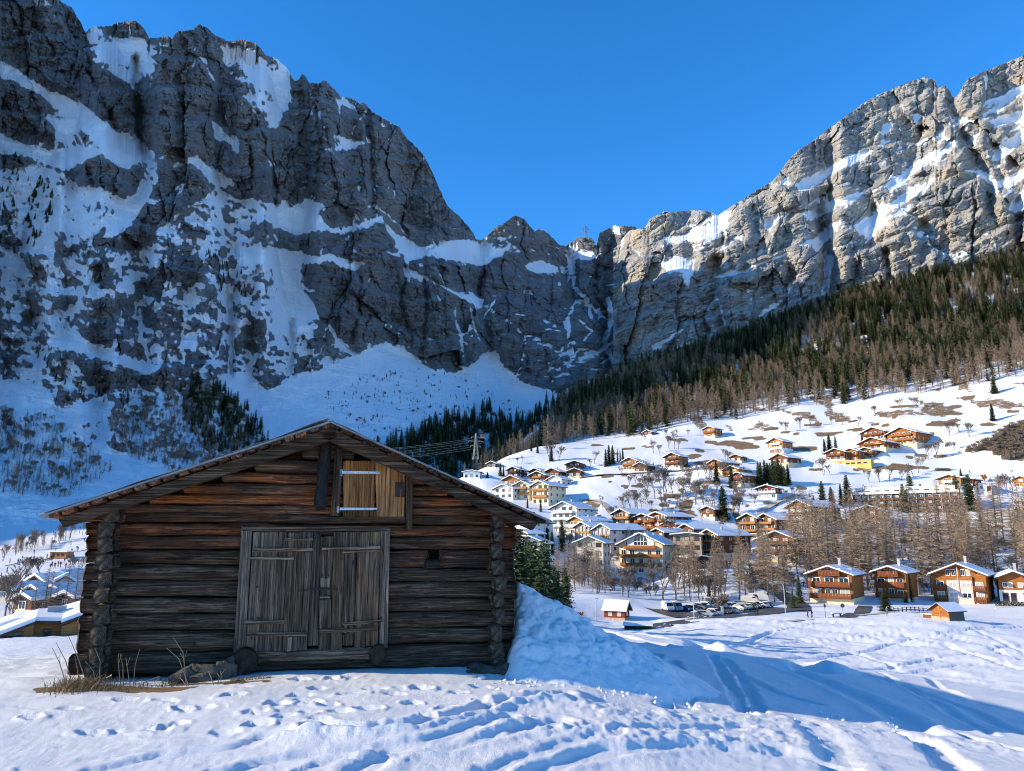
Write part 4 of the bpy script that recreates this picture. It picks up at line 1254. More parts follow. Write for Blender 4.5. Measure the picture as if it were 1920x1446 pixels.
# wall plates poking out under the eaves
for (px, py, u_in) in ((128, 971, 1), (1003, 967, -1)):
    u, z = uz(px, py, .0)
    mb = MB(); mb.box(min(u, u + u_in * .5), max(u, u + u_in * .5), -.02, .14, z - .05, z + .05)
    paint(mb.obj('wall_plate', WOOD_X, barn), .9, .8)
u, z = uz(940, 962, -.3)
mb = MB(); mb.tube([(u, -.34, z), (u, .4, z)], .06, 8)
paint(mb.obj('purlin', WOOD_Y, barn), 0, .45)


def quad_board(name, corners, v0, v1, mat, parent, red=0.0, light=.5, jag=.006):
    """Board from four photo pixels (top-left, top-right, bottom-right, bottom-left) on the front, v0 (outer) to v1 (inner)."""
    p = [uz(px, py, v0) for px, py in corners]
    n = 6
    top = [(p[0][0] + (p[1][0] - p[0][0]) * t, p[0][1] + (p[1][1] - p[0][1]) * t) for t in np.linspace(0, 1, n)]
    bot = [(p[3][0] + (p[2][0] - p[3][0]) * t, p[3][1] + (p[2][1] - p[3][1]) * t) for t in np.linspace(0, 1, n)]
    vs = []
    for (x, z), (x2, z2) in zip(top, bot):
        j1, j2 = random.uniform(-jag, jag), random.uniform(-jag, jag)
        vs += [(x, v0, z + j1), (x2, v0, z2 + j2), (x, v1, z + j1), (x2, v1, z2 + j2)]
    fs = []
    for i in range(n - 1):
        a = 4 * i; b = a + 4
        fs += [(a, a + 1, b + 1, b), (a + 2, b + 2, b + 3, a + 3), (a, b, b + 2, a + 2), (a + 1, a + 3, b + 3, b + 1)]
    e = 4 * (n - 1)
    fs += [(0, 2, 3, 1), (e, e + 1, e + 3, e + 2)]
    o = link(name, mesh_from(name, vs, fs, (mat,)), parent)
    return paint(o, red, light)


def zpx(x, y):       # reading of the door close-up (x 4.985, origin 420, 970)
    return 420 + x / 4.985, 970 + y / 4.985


def zq(*pts):
    return [zpx(*p) for p in pts]


# double doors
door_l = empty('door'); door_l.parent = barn
tag(door_l, 'left leaf of the plank double door')
tl = [275, 512, 598, 692, 778, 836]; bl = [196, 440, 542, 640, 706, 775]; tt = [140, 140, 143, 140, 138, 140]; bt = [1270, 1262, 1268, 1258, 1262, 1262]
for i in range(5):
    quad_board('plank', zq((tl[i] + 2, tt[i]), (tl[i + 1] - 3, tt[i]), (bl[i + 1] - 3, bt[i]), (bl[i] + 2, bt[i])), -.075 - random.uniform(0, .012), -.03, WOOD_Z, door_l, [.12, .18, .45, .3, .12][i], [.50, .38, .44, .32, .40][i])
for x0, x1, y0, y1, r in ((562, 830, 198, 214, 0), (262, 828, 290, 322, 0), (238, 652, 372, 402, 0), (185, 565, 962, 1000, 0), (212, 776, 1076, 1112, 0)):
    quad_board('batten', zq((x0, y0), (x1, y0 + 2), (x1, y1), (x0, y1)), -.12, -.08, WOOD_X, door_l, 0, .85)
quad_board('patch_board', zq((590, 1120), (700, 1112), (720, 1240), (590, 1255)), -.10, -.08, WOOD_Z, door_l, .1, .7)
door_r = empty('door'); door_r.parent = barn
tag(door_r, 'right leaf of the plank double door with a missing lower board')
tr_ = [905, 1024, 1136, 1246, 1368, 1466]; br_ = [878, 992, 1106, 1216, 1322, 1440]; tt = [180, 140, 138, 140, 136]; bt = [1245, 1240, 1085, 1212, 1205]
for i in range(5):
    quad_board('plank', zq((tr_[i] + 2, tt[i]), (tr_[i + 1] - 3, tt[i]), (br_[i + 1] - 3 if i != 2 else 1216, bt[i]), (br_[i] + 2, bt[i])), -.075 - random.uniform(0, .012), -.03, WOOD_Z, door_r, [.15, .4, .15, .5, .42][i], [.32, .40, .38, .42, .48][i])
for x0, x1, ya, yb, th_ in ((915, 1462, 290, 284, 28), (1110, 1470, 325, 312, 18), (1110, 1480, 1000, 968, 28), (890, 1432, 1068, 1042, 34), (895, 990, 745, 745, 20)):
    quad_board('batten', zq((x0, ya - th_ / 2), (x1, yb - th_ / 2), (x1, yb + th_ / 2), (x0, ya + th_ / 2)), -.12, -.08, WOOD_X, door_r, 0, .85)
quad_board('patch_board', zq((898, 568), (988, 572), (985, 652), (896, 650)), -.098, -.08, WOOD_Z, door_r, .0, .75)
quad_board('patch_board', zq((892, 775), (1000, 770), (995, 1040), (884, 1040)), -.098, -.08, WOOD_Z, door_r, .0, .45)
quad_board('plank', zq((1112, 1095), (1212, 1090), (1210, 1200), (1110, 1200)), -.05, -.03, WOOD_Z, door_r, .7, .35)
# frame
quad_board('door_post', zq((162, 125), (260, 125), (195, 1272), (88, 1272)), -.085, -.01, WOOD_Z, barn, .0, .62)
quad_board('door_post', zq((1468, 128), (1552, 128), (1528, 1220), (1446, 1220)), -.085, -.01, WOOD_Z, barn, .0, .62)
quad_board('door_post', zq((838, 140), (872, 140), (828, 1200), (782, 1200)), -.05, -.01, WOOD_Z, barn, .0, .30)
quad_board('door_post', zq((872, 160), (904, 160), (876, 1200), (830, 1200)), -.06, -.01, WOOD_Z, barn, .0, .38)
quad_board('lintel', zq((160, 90), (1555, 88), (1555, 136), (160, 134)), -.06, -.01, WOOD_X, barn, .1, .36)
# latch bar and nails
mb = MB()
p0 = uz(*zpx(700, 688), -.1); p1 = uz(*zpx(1050, 672), -.1)
mb.tube([(p0[0], -.1, p0[1]), ((p0[0] + p1[0]) / 2, -.12, (p0[1] + p1[1]) / 2 + .012), (p1[0], -.1, p1[1])], .011, 6)
mb.obj('latch_bar', IRON, barn)
for x, y in ((258, 938), (320, 943), (310, 650), (355, 780), (910, 985), (955, 985), (912, 545), (970, 540), (1105, 388), (1108, 918), (1468, 940), (285, 1205), (918, 1232), (1150, 670), (1225, 690)):
    u, z = uz(*zpx(x, y), -.09)
    mb = MB(); mb.tube([(u, -.098, z), (u, -.06, z)], .016, 8)
    mb.obj('nail_head', IRON, barn)
# sill log and two butt ends under the doors
zs = uz(590, 1228)[1]
paint(link('sill_log', log_mesh(uz(700, 1228)[0] - uz(478, 1228)[0], .17, .15, .2, 401, (WOOD_X, END_GRAIN)), barn, (uz(478, 1228)[0], .0, zs)), .05, .55)
for cx, cy, r in ((458, 1241, 23), (708, 1228, 17)):
    u, z = uz(cx, cy, -.2)
    o = link('butt_end', log_mesh(.9, 2 * r * .0072, 2 * r * .0072, 2 * r * .0072, 410 + cx, (WOOD_X, EARTH), squash=1.0), barn, (u, -.2, z), (0, 0, pi / 2))
    paint(o, 0, .3)

# charred gable post
p = []
u, zt = uz(612, 812, -.15); _, zb = uz(610, 955, -.15)
mb = MB()
n = 14
for i in range(n + 1):
    t = i / n
    zz = zt + (zb - zt) * t; w = .085 + .012 * perlin(t * 4, 1.3, 3) - (.03 if i == n else 0); du = -.035 * t + .01 * float(perlin(t * 6, 4.3, 5))
    for a in range(8):
        an = 2 * pi * a / 8 + pi / 8
        mb.v.append((u + du + w * 1.05 * cos(an), -.09 + .085 * sin(an), zz + (.02 * float(perlin(a * 1.3, i, 8)) if i in (0, n) else 0)))
for i in range(n):
    for a in range(8):
        b = (a + 1) % 8
        mb.f.append((i * 8 + a, (i + 1) * 8 + a, (i + 1) * 8 + b, i * 8 + b)); mb.m.append(0)
mb.f.append(tuple(range(8))); mb.m.append(0)
mb.f.append(tuple(range(n * 8 + 7, n * 8 - 1, -1))); mb.m.append(0)
mb.obj('gable_post', CHAR, barn, smooth_shade=True)


# loft hatch
def lq(x, y):        # reading of the hatch close-up (x 6.57, origin 560, 780)
    return 560 + x / 6.57, 780 + y / 6.57


hatch = empty('loft_hatch'); hatch.parent = barn
tag(hatch, 'small hatch of newer orange brown boards with two zinc strap hinges')
for cs, r, l in (([(552, 556), (738, 552), (735, 1165), (545, 1165)], .55, .52), ([(742, 552), (934, 552), (932, 1165), (738, 1165)], .75, .45), ([(938, 556), (1126, 556), (1122, 1240), (965, 1240)], .1, .62),
                 ([(545, 1168), (738, 1168), (740, 1240), (545, 1240)], .3, .14), ([(742, 1168), (962, 1168), (962, 1240), (744, 1240)], .3, .18)):
    quad_board('plank', [lq(*c) for c in cs], -.07 - random.uniform(0, .006), -.03, LOFT, hatch, r, l)
# right plank with the corner cut by the roof
p = [uz(*lq(*c), -.07) for c in ((1130, 556), (1162, 556), (1308, 632), (1298, 1240), (1128, 1240))]
mb = MB(); mb.prism([p[4], p[3], p[2], p[1], p[0]], -.072, -.03)
paint(mb.obj('plank', LOFT, hatch), .35, .5)
for x0, x1, y0, y1, yy in ((540, 998, 676, 712, 10), (500, 962, 1130, 1162, 2)):
    mb = MB(); a = uz(*lq(x0, y0), -.08); b = uz(*lq(x1, y0 + yy), -.08); h_ = (y1 - y0) / 6.57 * .0072
    mb.prism([(a[0], a[1] - h_), (b[0], b[1] - h_ * .8), (b[0], b[1]), (a[0], a[1])], -.082, -.074)
    mb.box(a[0] - .03, a[0], -.085, -.07, a[1] - h_ * 1.9, a[1] + h_ * .5)
    mb.obj('strap_hinge', ZINC, hatch)
    for t in (.12, .42, .7, .95):
        mb = MB(); mb.tube([(a[0] + (b[0] - a[0]) * t, -.087, a[1] + (b[1] - a[1]) * t - h_ * .5), (a[0] + (b[0] - a[0]) * t, -.078, a[1] - h_ * .5)], .006, 6)
        mb.obj('bolt', IRON, hatch)
for x0, x1, y0, y1 in ((1190, 1300, 815, 900), (1190, 1250, 902, 1000), (1265, 1300, 902, 1000)):
    a = uz(*lq(x0, y0), -.075); b = uz(*lq(x1, y1), -.075)
    mb = MB(); mb.box(a[0], b[0], -.079, -.07, b[1], a[1]); mb.obj('lock_plate', IRON, hatch)
quad_board('hatch_post', [lq(450, 400), lq(548, 400), lq(500, 1230), lq(392, 1230)], -.085, -.01, WOOD_Z, barn, .55, .22)
quad_board('hatch_post', [lq(1318, 640), lq(1415, 690), lq(1400, 1400), lq(1322, 1420)], -.085, -.01, WOOD_Z, barn, .5, .2)
quad_board('hatch_sill', [lq(385, 1238), lq(1310, 1242), lq(1310, 1290), lq(385, 1290)], -.05, -.01, WOOD_X, barn, .2, .28)

# ------------------------------------------------------------------ stones, snow and dry plants at the barn foot
def rock_mesh(name, sx_, sy_, sz_, seed, mat, n=10):
    V, F = [], []
    for i in range(n + 1):
        ph = pi * i / n
        for k in range(2 * n):
            a = pi * k / n
            d = np.array([sin(ph) * cos(a), sin(ph) * sin(a), cos(ph)])
            q = 1 + .35 * float(perlin(d[0] * 1.4 + seed, d[1] * 1.4 + d[2] * 1.1, seed)) + .12 * float(perlin(d[0] * 4 + seed, d[1] * 4 + d[2] * 3, seed + 2))
            s_ = np.sign(d) * np.abs(d) ** .7
            V.append((s_[0] * sx_ * q, s_[1] * sy_ * q, s_[2] * sz_ * q))
    for i in range(n):
        for k in range(2 * n):
            k2 = (k + 1) % (2 * n)
            F.append((i * 2 * n + k, (i + 1) * 2 * n + k, (i + 1) * 2 * n + k2, i * 2 * n + k2))
    return mesh_from(name, V, F, (mat,), False)


def near_pt(px, py, y):
    x, y_, z = P(px, py, y)
    return float(x), float(y_), float(z)


for i, (px, py, y, a, b, c, rz, ry, lab) in enumerate([
        (343, 1268, 9.7, .17, .12, .085, .3, -.35, 'dark slab of stone leaning on the barn foot beside the straw'),
        (389, 1254, 9.75, .19, .12, .06, .2, .12, 'flat tawny stone lying on top of the other foundation stones'),
        (421, 1258, 9.85, .12, .12, .15, .5, .1, 'upright grey boulder next to the round butt log under the door'),
        (375, 1272, 9.7, .16, .10, .07, .0, 0, 'black wet stone under the flat tawny one'),
        (918, 1258, 10.55, .17, .10, .07, .2, .1, 'dark stone under the far corner of the barn wall'),
        (945, 1256, 10.5, .10, .09, .08, .9, 0, 'small brown stone at the barn corner by the snow heap'),
        (893, 1250, 10.7, .12, .1, .05, .4, 0, 'low dark stone half under snow near the far barn corner')]):
    o = link('stone', rock_mesh('stone', a, b, c, 500 + i, STONE), None, near_pt(px, py, y), (0, ry, rz))
    tag(o, lab, 'stone', 'stones at the barn foot')

# snow heap pushed up beside the barn
def worley(x, y, seed):
    ix = np.floor(x); iy = np.floor(y); best = np.full(x.shape, 9.0)
    for ox in (-1, 0, 1):
        for oy in (-1, 0, 1):
            jx = _hash(ix + ox, iy + oy, seed) / 65536.0; jy = _hash(ix + ox, iy + oy, seed + 7) / 65536.0
            best = np.minimum(best, np.hypot(ix + ox + jx - x, iy + oy + jy - y))
    return best


hx = np.linspace(-.25, 6.0, 290); hy = np.linspace(9.6, 15.4, 240)
HX, HY = np.meshgrid(hx, hy)
du = np.where(HX > .1, (HX - .1) / 1.75, (HX - .1) / 1.6); dv = np.where(HY < 12.0, (HY - 12.0) / 1.15, (HY - 12.0) / 1.5)
q = np.hypot(du, dv) + .12 * fbm(HX * 1.2, HY * 1.2, 600, 3)
H = np.maximum(0, 1.08 * np.exp(-(q * 1.15) ** 1.08) - .05)
lm_ = smooth(.02, .3, H)
H = H + lm_ * (.15 * np.sqrt(np.maximum(0, 1 - worley(HX * 4.2, HY * 4.2, 3) ** 2)) + .08 * np.sqrt(np.maximum(0, 1 - worley(HX * 9, HY * 9, 5) ** 2)) + .03 * np.sqrt(np.maximum(0, 1 - worley(HX * 19, HY * 19, 8) ** 2)) + .06 * fbm(HX * 3, HY * 3, 602, 4)) - .06
edge_ = np.minimum(np.minimum(HX - hx[0], hx[-1] - HX), np.minimum(HY - hy[0], hy[-1] - HY))
H = H * smooth(0, .35, edge_) - .12 * smooth(.4, 0, edge_) - .07 * smooth(.12, .0, H)
HZ = ground_z(HX, HY) + H
o = link('snow_heap', grid_mesh('snow_heap', HX, HY, HZ, SNOW))
tag(o, 'lumpy heap of cleared snow against the far corner of the log barn', 'snow heap')
# loose crumbs below the heap
V, F = [], []
for i in range(420):
    px = random.gauss(1090, 80) if i < 260 else random.uniform(980, 1700); py = (1284 + (px - 1090) * .09 + random.gauss(0, 10)) if i < 260 else 1330 + (px - 980) * .06 + random.gauss(0, 14)
    x, y, z = ground_pt(px, py, 6, 20)
    r = random.uniform(.010, .035) * (1.6 if random.random() < .08 else 1)
    b = len(V)
    for k in range(6):
        d = [(1, 0, 0), (-1, 0, 0), (0, 1, 0), (0, -1, 0), (0, 0, 1), (0, 0, -1)][k]
        j = random.uniform(.7, 1.3)
        V.append((x + d[0] * r * j, y + d[1] * r * j, z + .3 * r + d[2] * r * j))
    F += [tuple(b + t for t in f) for f in ((0, 2, 4), (2, 1, 4), (1, 3, 4), (3, 0, 4), (2, 0, 5), (1, 2, 5), (3, 1, 5), (0, 3, 5))]
o = link('snow_crumbs', mesh_from('snow_crumbs', V, F, (SNOW,), True))
tag(o, 'loose crumbs of snow scattered below the heap', kind='stuff')

# matted straw and grass tuft at the near corner
def blade(mb, x, y, z, L, lean, az, w):
    dx, dy = cos(az), sin(az); pts = []
    for t in (0, .5, 1.0):
        pts.append((x + dx * lean * t * t * L, y + dy * lean * t * t * L, z + L * t * (1 - .35 * lean * t)))
    nx, ny = -dy * w, dx * w
    b = len(mb.v)
    mb.v += [(pts[0][0] - nx, pts[0][1] - ny, pts[0][2]), (pts[0][0] + nx, pts[0][1] + ny, pts[0][2]), (pts[1][0] - nx * .8, pts[1][1] - ny * .8, pts[1][2]), (pts[1][0] + nx * .8, pts[1][1] + ny * .8, pts[1][2]), pts[2]]
    mb.f += [(b, b + 1, b + 3, b + 2), (b + 2, b + 3, b + 4)]; mb.m += [0, 0]


mb = MB()
for i in range(1500):
    px = random.gauss(148, 26) if i < 1000 else random.uniform(95, 330)
    py = 1290 + random.gauss(0, 6) - (px - 148) * .06
    x, y, z = ground_pt(min(max(px, 85), 340), py, 7, 14)
    blade(mb, x, y, z - .02, random.uniform(.05, .2) * (1.1 if i < 1000 else .5), random.uniform(.3, 1.6), random.uniform(0, 2 * pi), .004)
for i in range(260):
    px = random.uniform(430, 508); x, y, z = ground_pt(px, 1277 - (px - 430) * .08 + random.gauss(0, 1.5), 7, 14)
    blade(mb, x, y, z - .01, random.uniform(.03, .07), random.uniform(.6, 1.8), random.uniform(0, 2 * pi), .004)
tag(mb.obj('dry_grass', STRAW), 'matted dry straw and grass at the near corner of the barn', kind='stuff')
# single dead stalks
STK = [((128, 1280), (98, 1215)), ((140, 1275), (105, 1205)), ((150, 1285), (140, 1230)), ((168, 1275), (128, 1192)), ((182, 1282), (160, 1240)), ((188, 1272), (178, 1215)), ((228, 1275), (222, 1225)), ((232, 1280), (225, 1225)),
       ((250, 1285), (262, 1217)), ((246, 1270), (236, 1232)), ((258, 1290), (300, 1268)), ((352, 1258), (325, 1195)), ((352, 1256), (338, 1225)), ((356, 1262), (312, 1215)), ((402, 1278), (391, 1258)), ((414, 1280), (413, 1258)), ((408, 1280), (407, 1262)), ((350, 1285), (338, 1272))]
for i, ((x0, y0), (x1, y1)) in enumerate(STK):
    a = np.array(near_pt(x0, y0, 9.35)); b = np.array(near_pt(x1, y1, 9.4)); c = (a + b) / 2 + np.array([random.uniform(-.03, .03), 0, random.uniform(.0, .03)])
    a[2] = ground_z(a[0:1], a[1:2])[0] - .02 if abs(ground_z(a[0:1], a[1:2])[0] - a[2]) < .2 else a[2]
    mb = MB(); mb.tube([a, c, b], [.006, .005, .003], 5)
    if i % 3 == 0:
        mb.tube([c, c + (b - a) * .25 + np.array([.05, 0, .02])], [.004, .002], 4)
    o = mb.obj('dead_stalk', STALK)
    tag(o, 'thin dead plant stalk sticking out of the snow at the barn foot', 'stalk', 'dead stalks at the barn foot')
# twigs by the heap
mb = MB()
for (a, b) in (((985, 1268), (1015, 1262)), ((1000, 1270), (1005, 1245)), ((975, 1265), (1002, 1272))):
    mb.tube([near_pt(*a, 10.4), near_pt(*b, 10.4)], [.006, .003], 4)
tag(mb.obj('twig', STALK), 'small bent twig lying where the snow heap meets the barn', 'twig')

# ------------------------------------------------------------------ village materials
def boards(name, c, dark=.55, pitch=7.0, rough=.75):
    m = Mat(name, rough, .2)
    v = m.coord((.6, .6, pitch))
    g_ = m.noise(v, 1.0, 4, .6)
    b_ = m.noise(m.coord((.25, .25, .25)), 1.0, 4, .6)
    lo = tuple(k * dark for k in c); hi = tuple(min(.8, k * 1.25) for k in c)
    m.color(m.mix(m.maprange(b_, .35, .7, 0, .5), m.ramp(g_, [(.35, lo), (.55, c), (.7, hi)]), tuple(k * .7 for k in c)))
    m.bump(g_, .3, .03)
    return m.m


W = dict(brown=boards('timber_brown', (.16, .068, .030)), orange=boards('timber_orange', (.36, .125, .030)), dark=boards('timber_dark', (.055, .032, .022)),
         red=boards('timber_red', (.22, .045, .025)), redbrown=boards('timber_red_brown', (.22, .068, .026)), honey=boards('timber_honey', (.42, .19, .06)))
PL = dict(white=simple('plaster_white', (.72, .70, .66), .9, .08, .8), cream=simple('plaster_cream', (.70, .56, .36), .9, .1, .8), beige=simple('plaster_beige', (.62, .55, .42), .9, .08, .8),
          pink=simple('plaster_pink', (.68, .45, .36), .9, .08, .8), yellow=simple('plaster_yellow', (.60, .43, .13), .9, .1, .8), grey=simple('plaster_grey', (.36, .36, .37), .9, .1, .8),
          stone=simple('rubble_stone', (.40, .31, .20), .95, .35, 2.5, bump=.6))
ROOFW = simple('roof_timber', (.07, .045, .032), .8, .3, 3)
SHEET = simple('roof_metal', (.30, .32, .34), .5, .15, 1, .4)
FRAME_W = simple('window_frame_white', (.75, .74, .71), .6, .05)
FRAME_B = simple('window_frame_brown', (.12, .06, .035), .6, .2)
CHIM = simple('chimney_render', (.42, .38, .34), .9, .2, 3)
AWN = simple('cream_awning', (.70, .58, .40), .8, .08)
AWN_Y = simple('yellow_awning', (.75, .42, .04), .8, .08)
m = Mat('window_glass', .08, .6); m.color((.02, .026, .035)); GLASS = m.m
m = Mat('curtained_glass', .12, .5); m.color(m.mix(m.noise(m.coord((1, 1, .3)), 4, 2), (.30, .28, .25), (.5, .47, .42))); CURT = m.m
m = Mat('roof_snow', .55, .2)
v = m.coord(); m.color(m.mix(m.noise(v, 1.2, 4), (.75, .755, .765), (.81, .81, .81))); m.bump(m.noise(v, 2.5, 5, .65), .5, .12)
RSNOW = m.m

# unit window: 1 wide (x), 1 high (z), facing -y
def window_mesh(mat):
    mb = MB(); t = .09
    mb.box(-.5, -.5 + t, -.06, .04, 0, 1); mb.box(.5 - t, .5, -.06, .04, 0, 1); mb.box(-.5 + t, .5 - t, -.058, .04, 1 - t, 1); mb.box(-.5 + t, .5 - t, -.058, .04, 0, t)
    mb.box(-.025, .025, -.05, .03, t, 1 - t)
    return mb.mesh('window', mat)


WIN = {'w': window_mesh(FRAME_W), 'b': window_mesh(FRAME_B)}
mb = MB(); mb.box(-.42, .42, -.03, .03, .07, .93); PANE = [mb.mesh('pane', GLASS), mb.mesh('pane', CURT)]


def add_window(parent, x, y, z, w, h, frame='w', rz=0.0, pane=None):
    o = link('window', WIN[frame], parent, (x, y, z), (0, 0, rz), (w, 1, h))
    link('pane', PANE[(0 if random.random() < .68 else 1) if pane is None else pane], o)
    return o


def add_balcony(parent, x0, x1, z, d, mat, slab=None, h=.95):
    mb = MB()
    mb.box(x0, x1, -d, -.01, z - .14, z, 1)
    mb.box(x0, x1, -d, -d + .06, z + .12, z + h, 0)
    mb.box(x0, x0 + .06, -d + .06, -.01, z + .12, z + h, 0)
    mb.box(x1 - .06, x1, -d + .06, -.01, z + .12, z + h, 0)
    mb.box(x0 - .03, x1 + .03, -d - .03, -d + .09, z + h, z + h + .07, 1)
    n = max(2, int((x1 - x0) / 3))
    for k in range(n + 1):
        xx = x0 + .05 + (x1 - x0 - .1) * k / n
        mb.box(xx - .05, xx + .05, -d + .0601, -d + .14, z, z + h, 1)
    return mb.obj('balcony', [mat, slab or mat], parent)


def round_balcony(parent, xc, r, z, mat):
    mb = MB(); n = 9
    for zz0, zz1, rr_, mi in ((z - .15, z, r, 0), (z + .1, z + .95, r, 0)):
        pts = [(xc + rr_ * cos(pi + pi * k / n), -.05 + rr_ * .8 * sin(pi + pi * k / n)) for k in range(n + 1)]
        vs = [(x, y, zz0) for x, y in pts] + [(x, y, zz1) for x, y in pts]
        fs = [(k, k + 1, n + 2 + k, n + 1 + k) for k in range(n)]
        fs.append(tuple(range(n + 1, 2 * n + 2))); fs.append(tuple(range(n, -1, -1)))
        mb.add(vs, fs, mi)
    return mb.obj('balcony', [mat], parent)


STY = {  # upper wall, lower wall, share of lower wall, balcony, frame, side balconies
 'brown': (W['brown'], PL['cream'], .22, W['brown'], 'w'), 'orange': (W['orange'], PL['cream'], .2, W['orange'], 'w'), 'dark': (W['dark'], PL['grey'], .2, W['dark'], 'w'),
 'red': (W['red'], PL['white'], .15, W['red'], 'w'), 'redbrown': (W['redbrown'], PL['cream'], .2, W['redbrown'], 'w'), 'white': (PL['white'], PL['white'], .3, W['brown'], 'b'),
 'brownwhite': (W['brown'], PL['cream'], .3, W['honey'], 'w'), 'cream': (PL['cream'], PL['cream'], .3, W['honey'], 'b'), 'whitebig': (PL['white'], PL['white'], .3, PL['white'], 'b'),
 'orangewhite': (W['honey'], PL['white'], .45, PL['white'], 'w'), 'glass': (PL['grey'], PL['grey'], .3, W['honey'], 'b'), 'beige': (PL['beige'], PL['beige'], .3, PL['beige'], 'b'),
 'hotel': (PL['cream'], PL['cream'], .2, W['orange'], 'w'), 'terrace': (W['redbrown'], PL['cream'], .15, W['orange'], 'w'), 'stone': (PL['stone'], PL['stone'], .4, W['brown'], 'b'),
 'shed': (W['dark'], W['dark'], .2, W['dark'], 'b'), 'redwhite': (W['red'], PL['white'], .5, PL['white'], 'w'), 'pink': (PL['pink'], PL['pink'], .3, W['brown'], 'w'),
 'greyh': (PL['grey'], PL['grey'], .3, W['brown'], 'w')}


def house(px, top, base, wpx, depth, L, off, style, pitch, label, name='chalet', snow=.35, cat='chalet', group='houses of the village'):
    b = bearing(px); a = -b - radians(off)
    x, y, z = (float(k) for k in P(px, base, depth))
    up, lo, share, bal, fr = STY[style]
    w = wpx * depth / FPX / max(.55, cos(radians(off)))
    H = (base - top) * depth / FPX
    rise = w / 2 * pitch
    eave = max(2.0, H - rise)
    root = empty(name, (x, y, z), a)
    tag(root, label, cat, group)
    hb = max(.6, eave * share)
    mb = MB(); mb.prism([(-w / 2, hb - .3), (w / 2, hb - .3), (w / 2, eave), (0, eave + rise), (-w / 2, eave)], .0, L)
    mb.obj('wall', up, root)
    mb = MB(); mb.box(-w / 2 - .04, w / 2 + .04, -.04, L + .04, -4.0, hb)
    mb.obj('plinth', lo, root)
    # roof with its snow
    ov = min(1.1, .09 * w + .25); fo = min(1.3, .1 * w + .3); tk = .22
    sl_ = sqrt(1 + pitch * pitch)

    def slab(t0, t1, ex, y0, y1, rx=0.0):
        hw = w / 2 + ov + ex
        zl = eave - (ov + ex) * pitch
        zr = eave + rise
        mb = MB()
        mb.prism([(-hw, zl + t0 * sl_), (0, zr + t0 * sl_), (0, zr + t1 * sl_), (-hw, zl + t1 * sl_)], y0, y1)
        mb.prism([(hw, zl + t1 * sl_), (0.0, zr + t1 * sl_), (0.0, zr + t0 * sl_), (hw, zl + t0 * sl_)], y0, y1)
        return mb
    roof = slab(.0, tk, 0, -fo, L + .6).obj('roof', ROOFW, root)
    if snow:
        slab(tk + .003, tk + snow, -.06, -fo + .06, L + .54).obj('snow_cover', RSNOW, roof)
    nch = 1 if H > 5 else 0
    for k in range(nch):
        cx = random.uniform(-.25, .25) * w; cy = L * random.uniform(.3, .7)
        zc = eave + rise - abs(cx) * pitch
        mb = MB(); mb.box(cx - .3, cx + .3, cy - .3, cy + .3, zc - .3, zc + 1.3); mb.box(cx - .4, cx + .4, cy - .4, cy + .4, zc + 1.3, zc + 1.42)
        mb.obj('chimney', CHIM, roof)
    # storeys
    nf = max(1, int(round((eave + rise * .35) / 2.75)))
    fh = (eave + rise * .35) / nf
    nw = max(1, int(round(w / 3.2)))
    big = H > 5.2
    if style == 'shed':
        return root
    for f in range(nf):
        zf = f * fh
        hw_ = w / 2 if zf + 2 < eave else max(.8, (eave + rise - zf - 2.3) / max(pitch, .05))
        hw_ = min(hw_, w / 2)
        n = max(1, int(round(2 * hw_ / 3.2)))
        for k in range(n):
            xx = -hw_ + (k + .5) * 2 * hw_ / n
            ww = min(1.7, 2 * hw_ / n * .6) * random.uniform(.8, 1.1)
            hh = min(fh * .55, 1.5) if f or style in ('white', 'beige', 'pink', 'greyh', 'stone') else min(fh * .6, 1.5)
            if style in ('cream', 'hotel', 'terrace', 'whitebig', 'brownwhite') and f:
                hh = min(fh * .68, 1.9)
            yo = -.0 if zf + fh * .3 > hb else -.04
            if style == 'beige' and k == 0 and f < nf - 1:
                continue
            add_window(root, xx, yo - .03, zf + fh * .26, ww, hh, fr)
        if f >= 1 and style not in ('white', 'beige', 'pink', 'greyh', 'stone', 'glass', 'red') and big:
            if style == 'terrace':
                for k in range(max(2, int(w / 3.6))):
                    nn = max(2, int(w / 3.6))
                    round_balcony(root, -w / 2 + (k + .5) * w / nn, w / nn * .44, zf + .1, bal)
            else:
                add_balcony(root, -hw_ * .94, hw_ * .94, zf + .1, min(1.3, fo * .95), bal, W['brown'] if style in ('brownwhite',) else None)
        # right flank
        ns = max(1, int(L / 4.5))
        if zf + 2 < eave + .4:
            for k in range(ns):
                add_window(root, w / 2 + (.03 if zf + fh * .3 > hb else .07), (k + .5) * L / ns, zf + fh * .26, 1.1, min(1.2, fh * .5), fr, pi / 2, 0)
    if style == 'glass':      # tall glazed gable strips
        for k in range(4):
            xx = -w / 2 + (k + .5) * w / 4
            hz = eave + rise - abs(xx) * pitch - 1.0
            mb = MB(); mb.box(xx - w / 8 + .1, xx + w / 8 - .1, -.10, -.05, .8, hz)
            mb.obj('glazing', CURT, root)
            for f in range(1, nf):
                mb = MB(); mb.box(xx - w / 8, xx + w / 8, -.45, -.02, f * fh - .08, f * fh + .5); mb.obj('balcony', bal, root)
            mb = MB(); mb.box(xx - w / 8 - .08, xx - w / 8 + .08, -.5, -.02, 0, hz + .3); mb.obj('pier', PL['beige'], root)
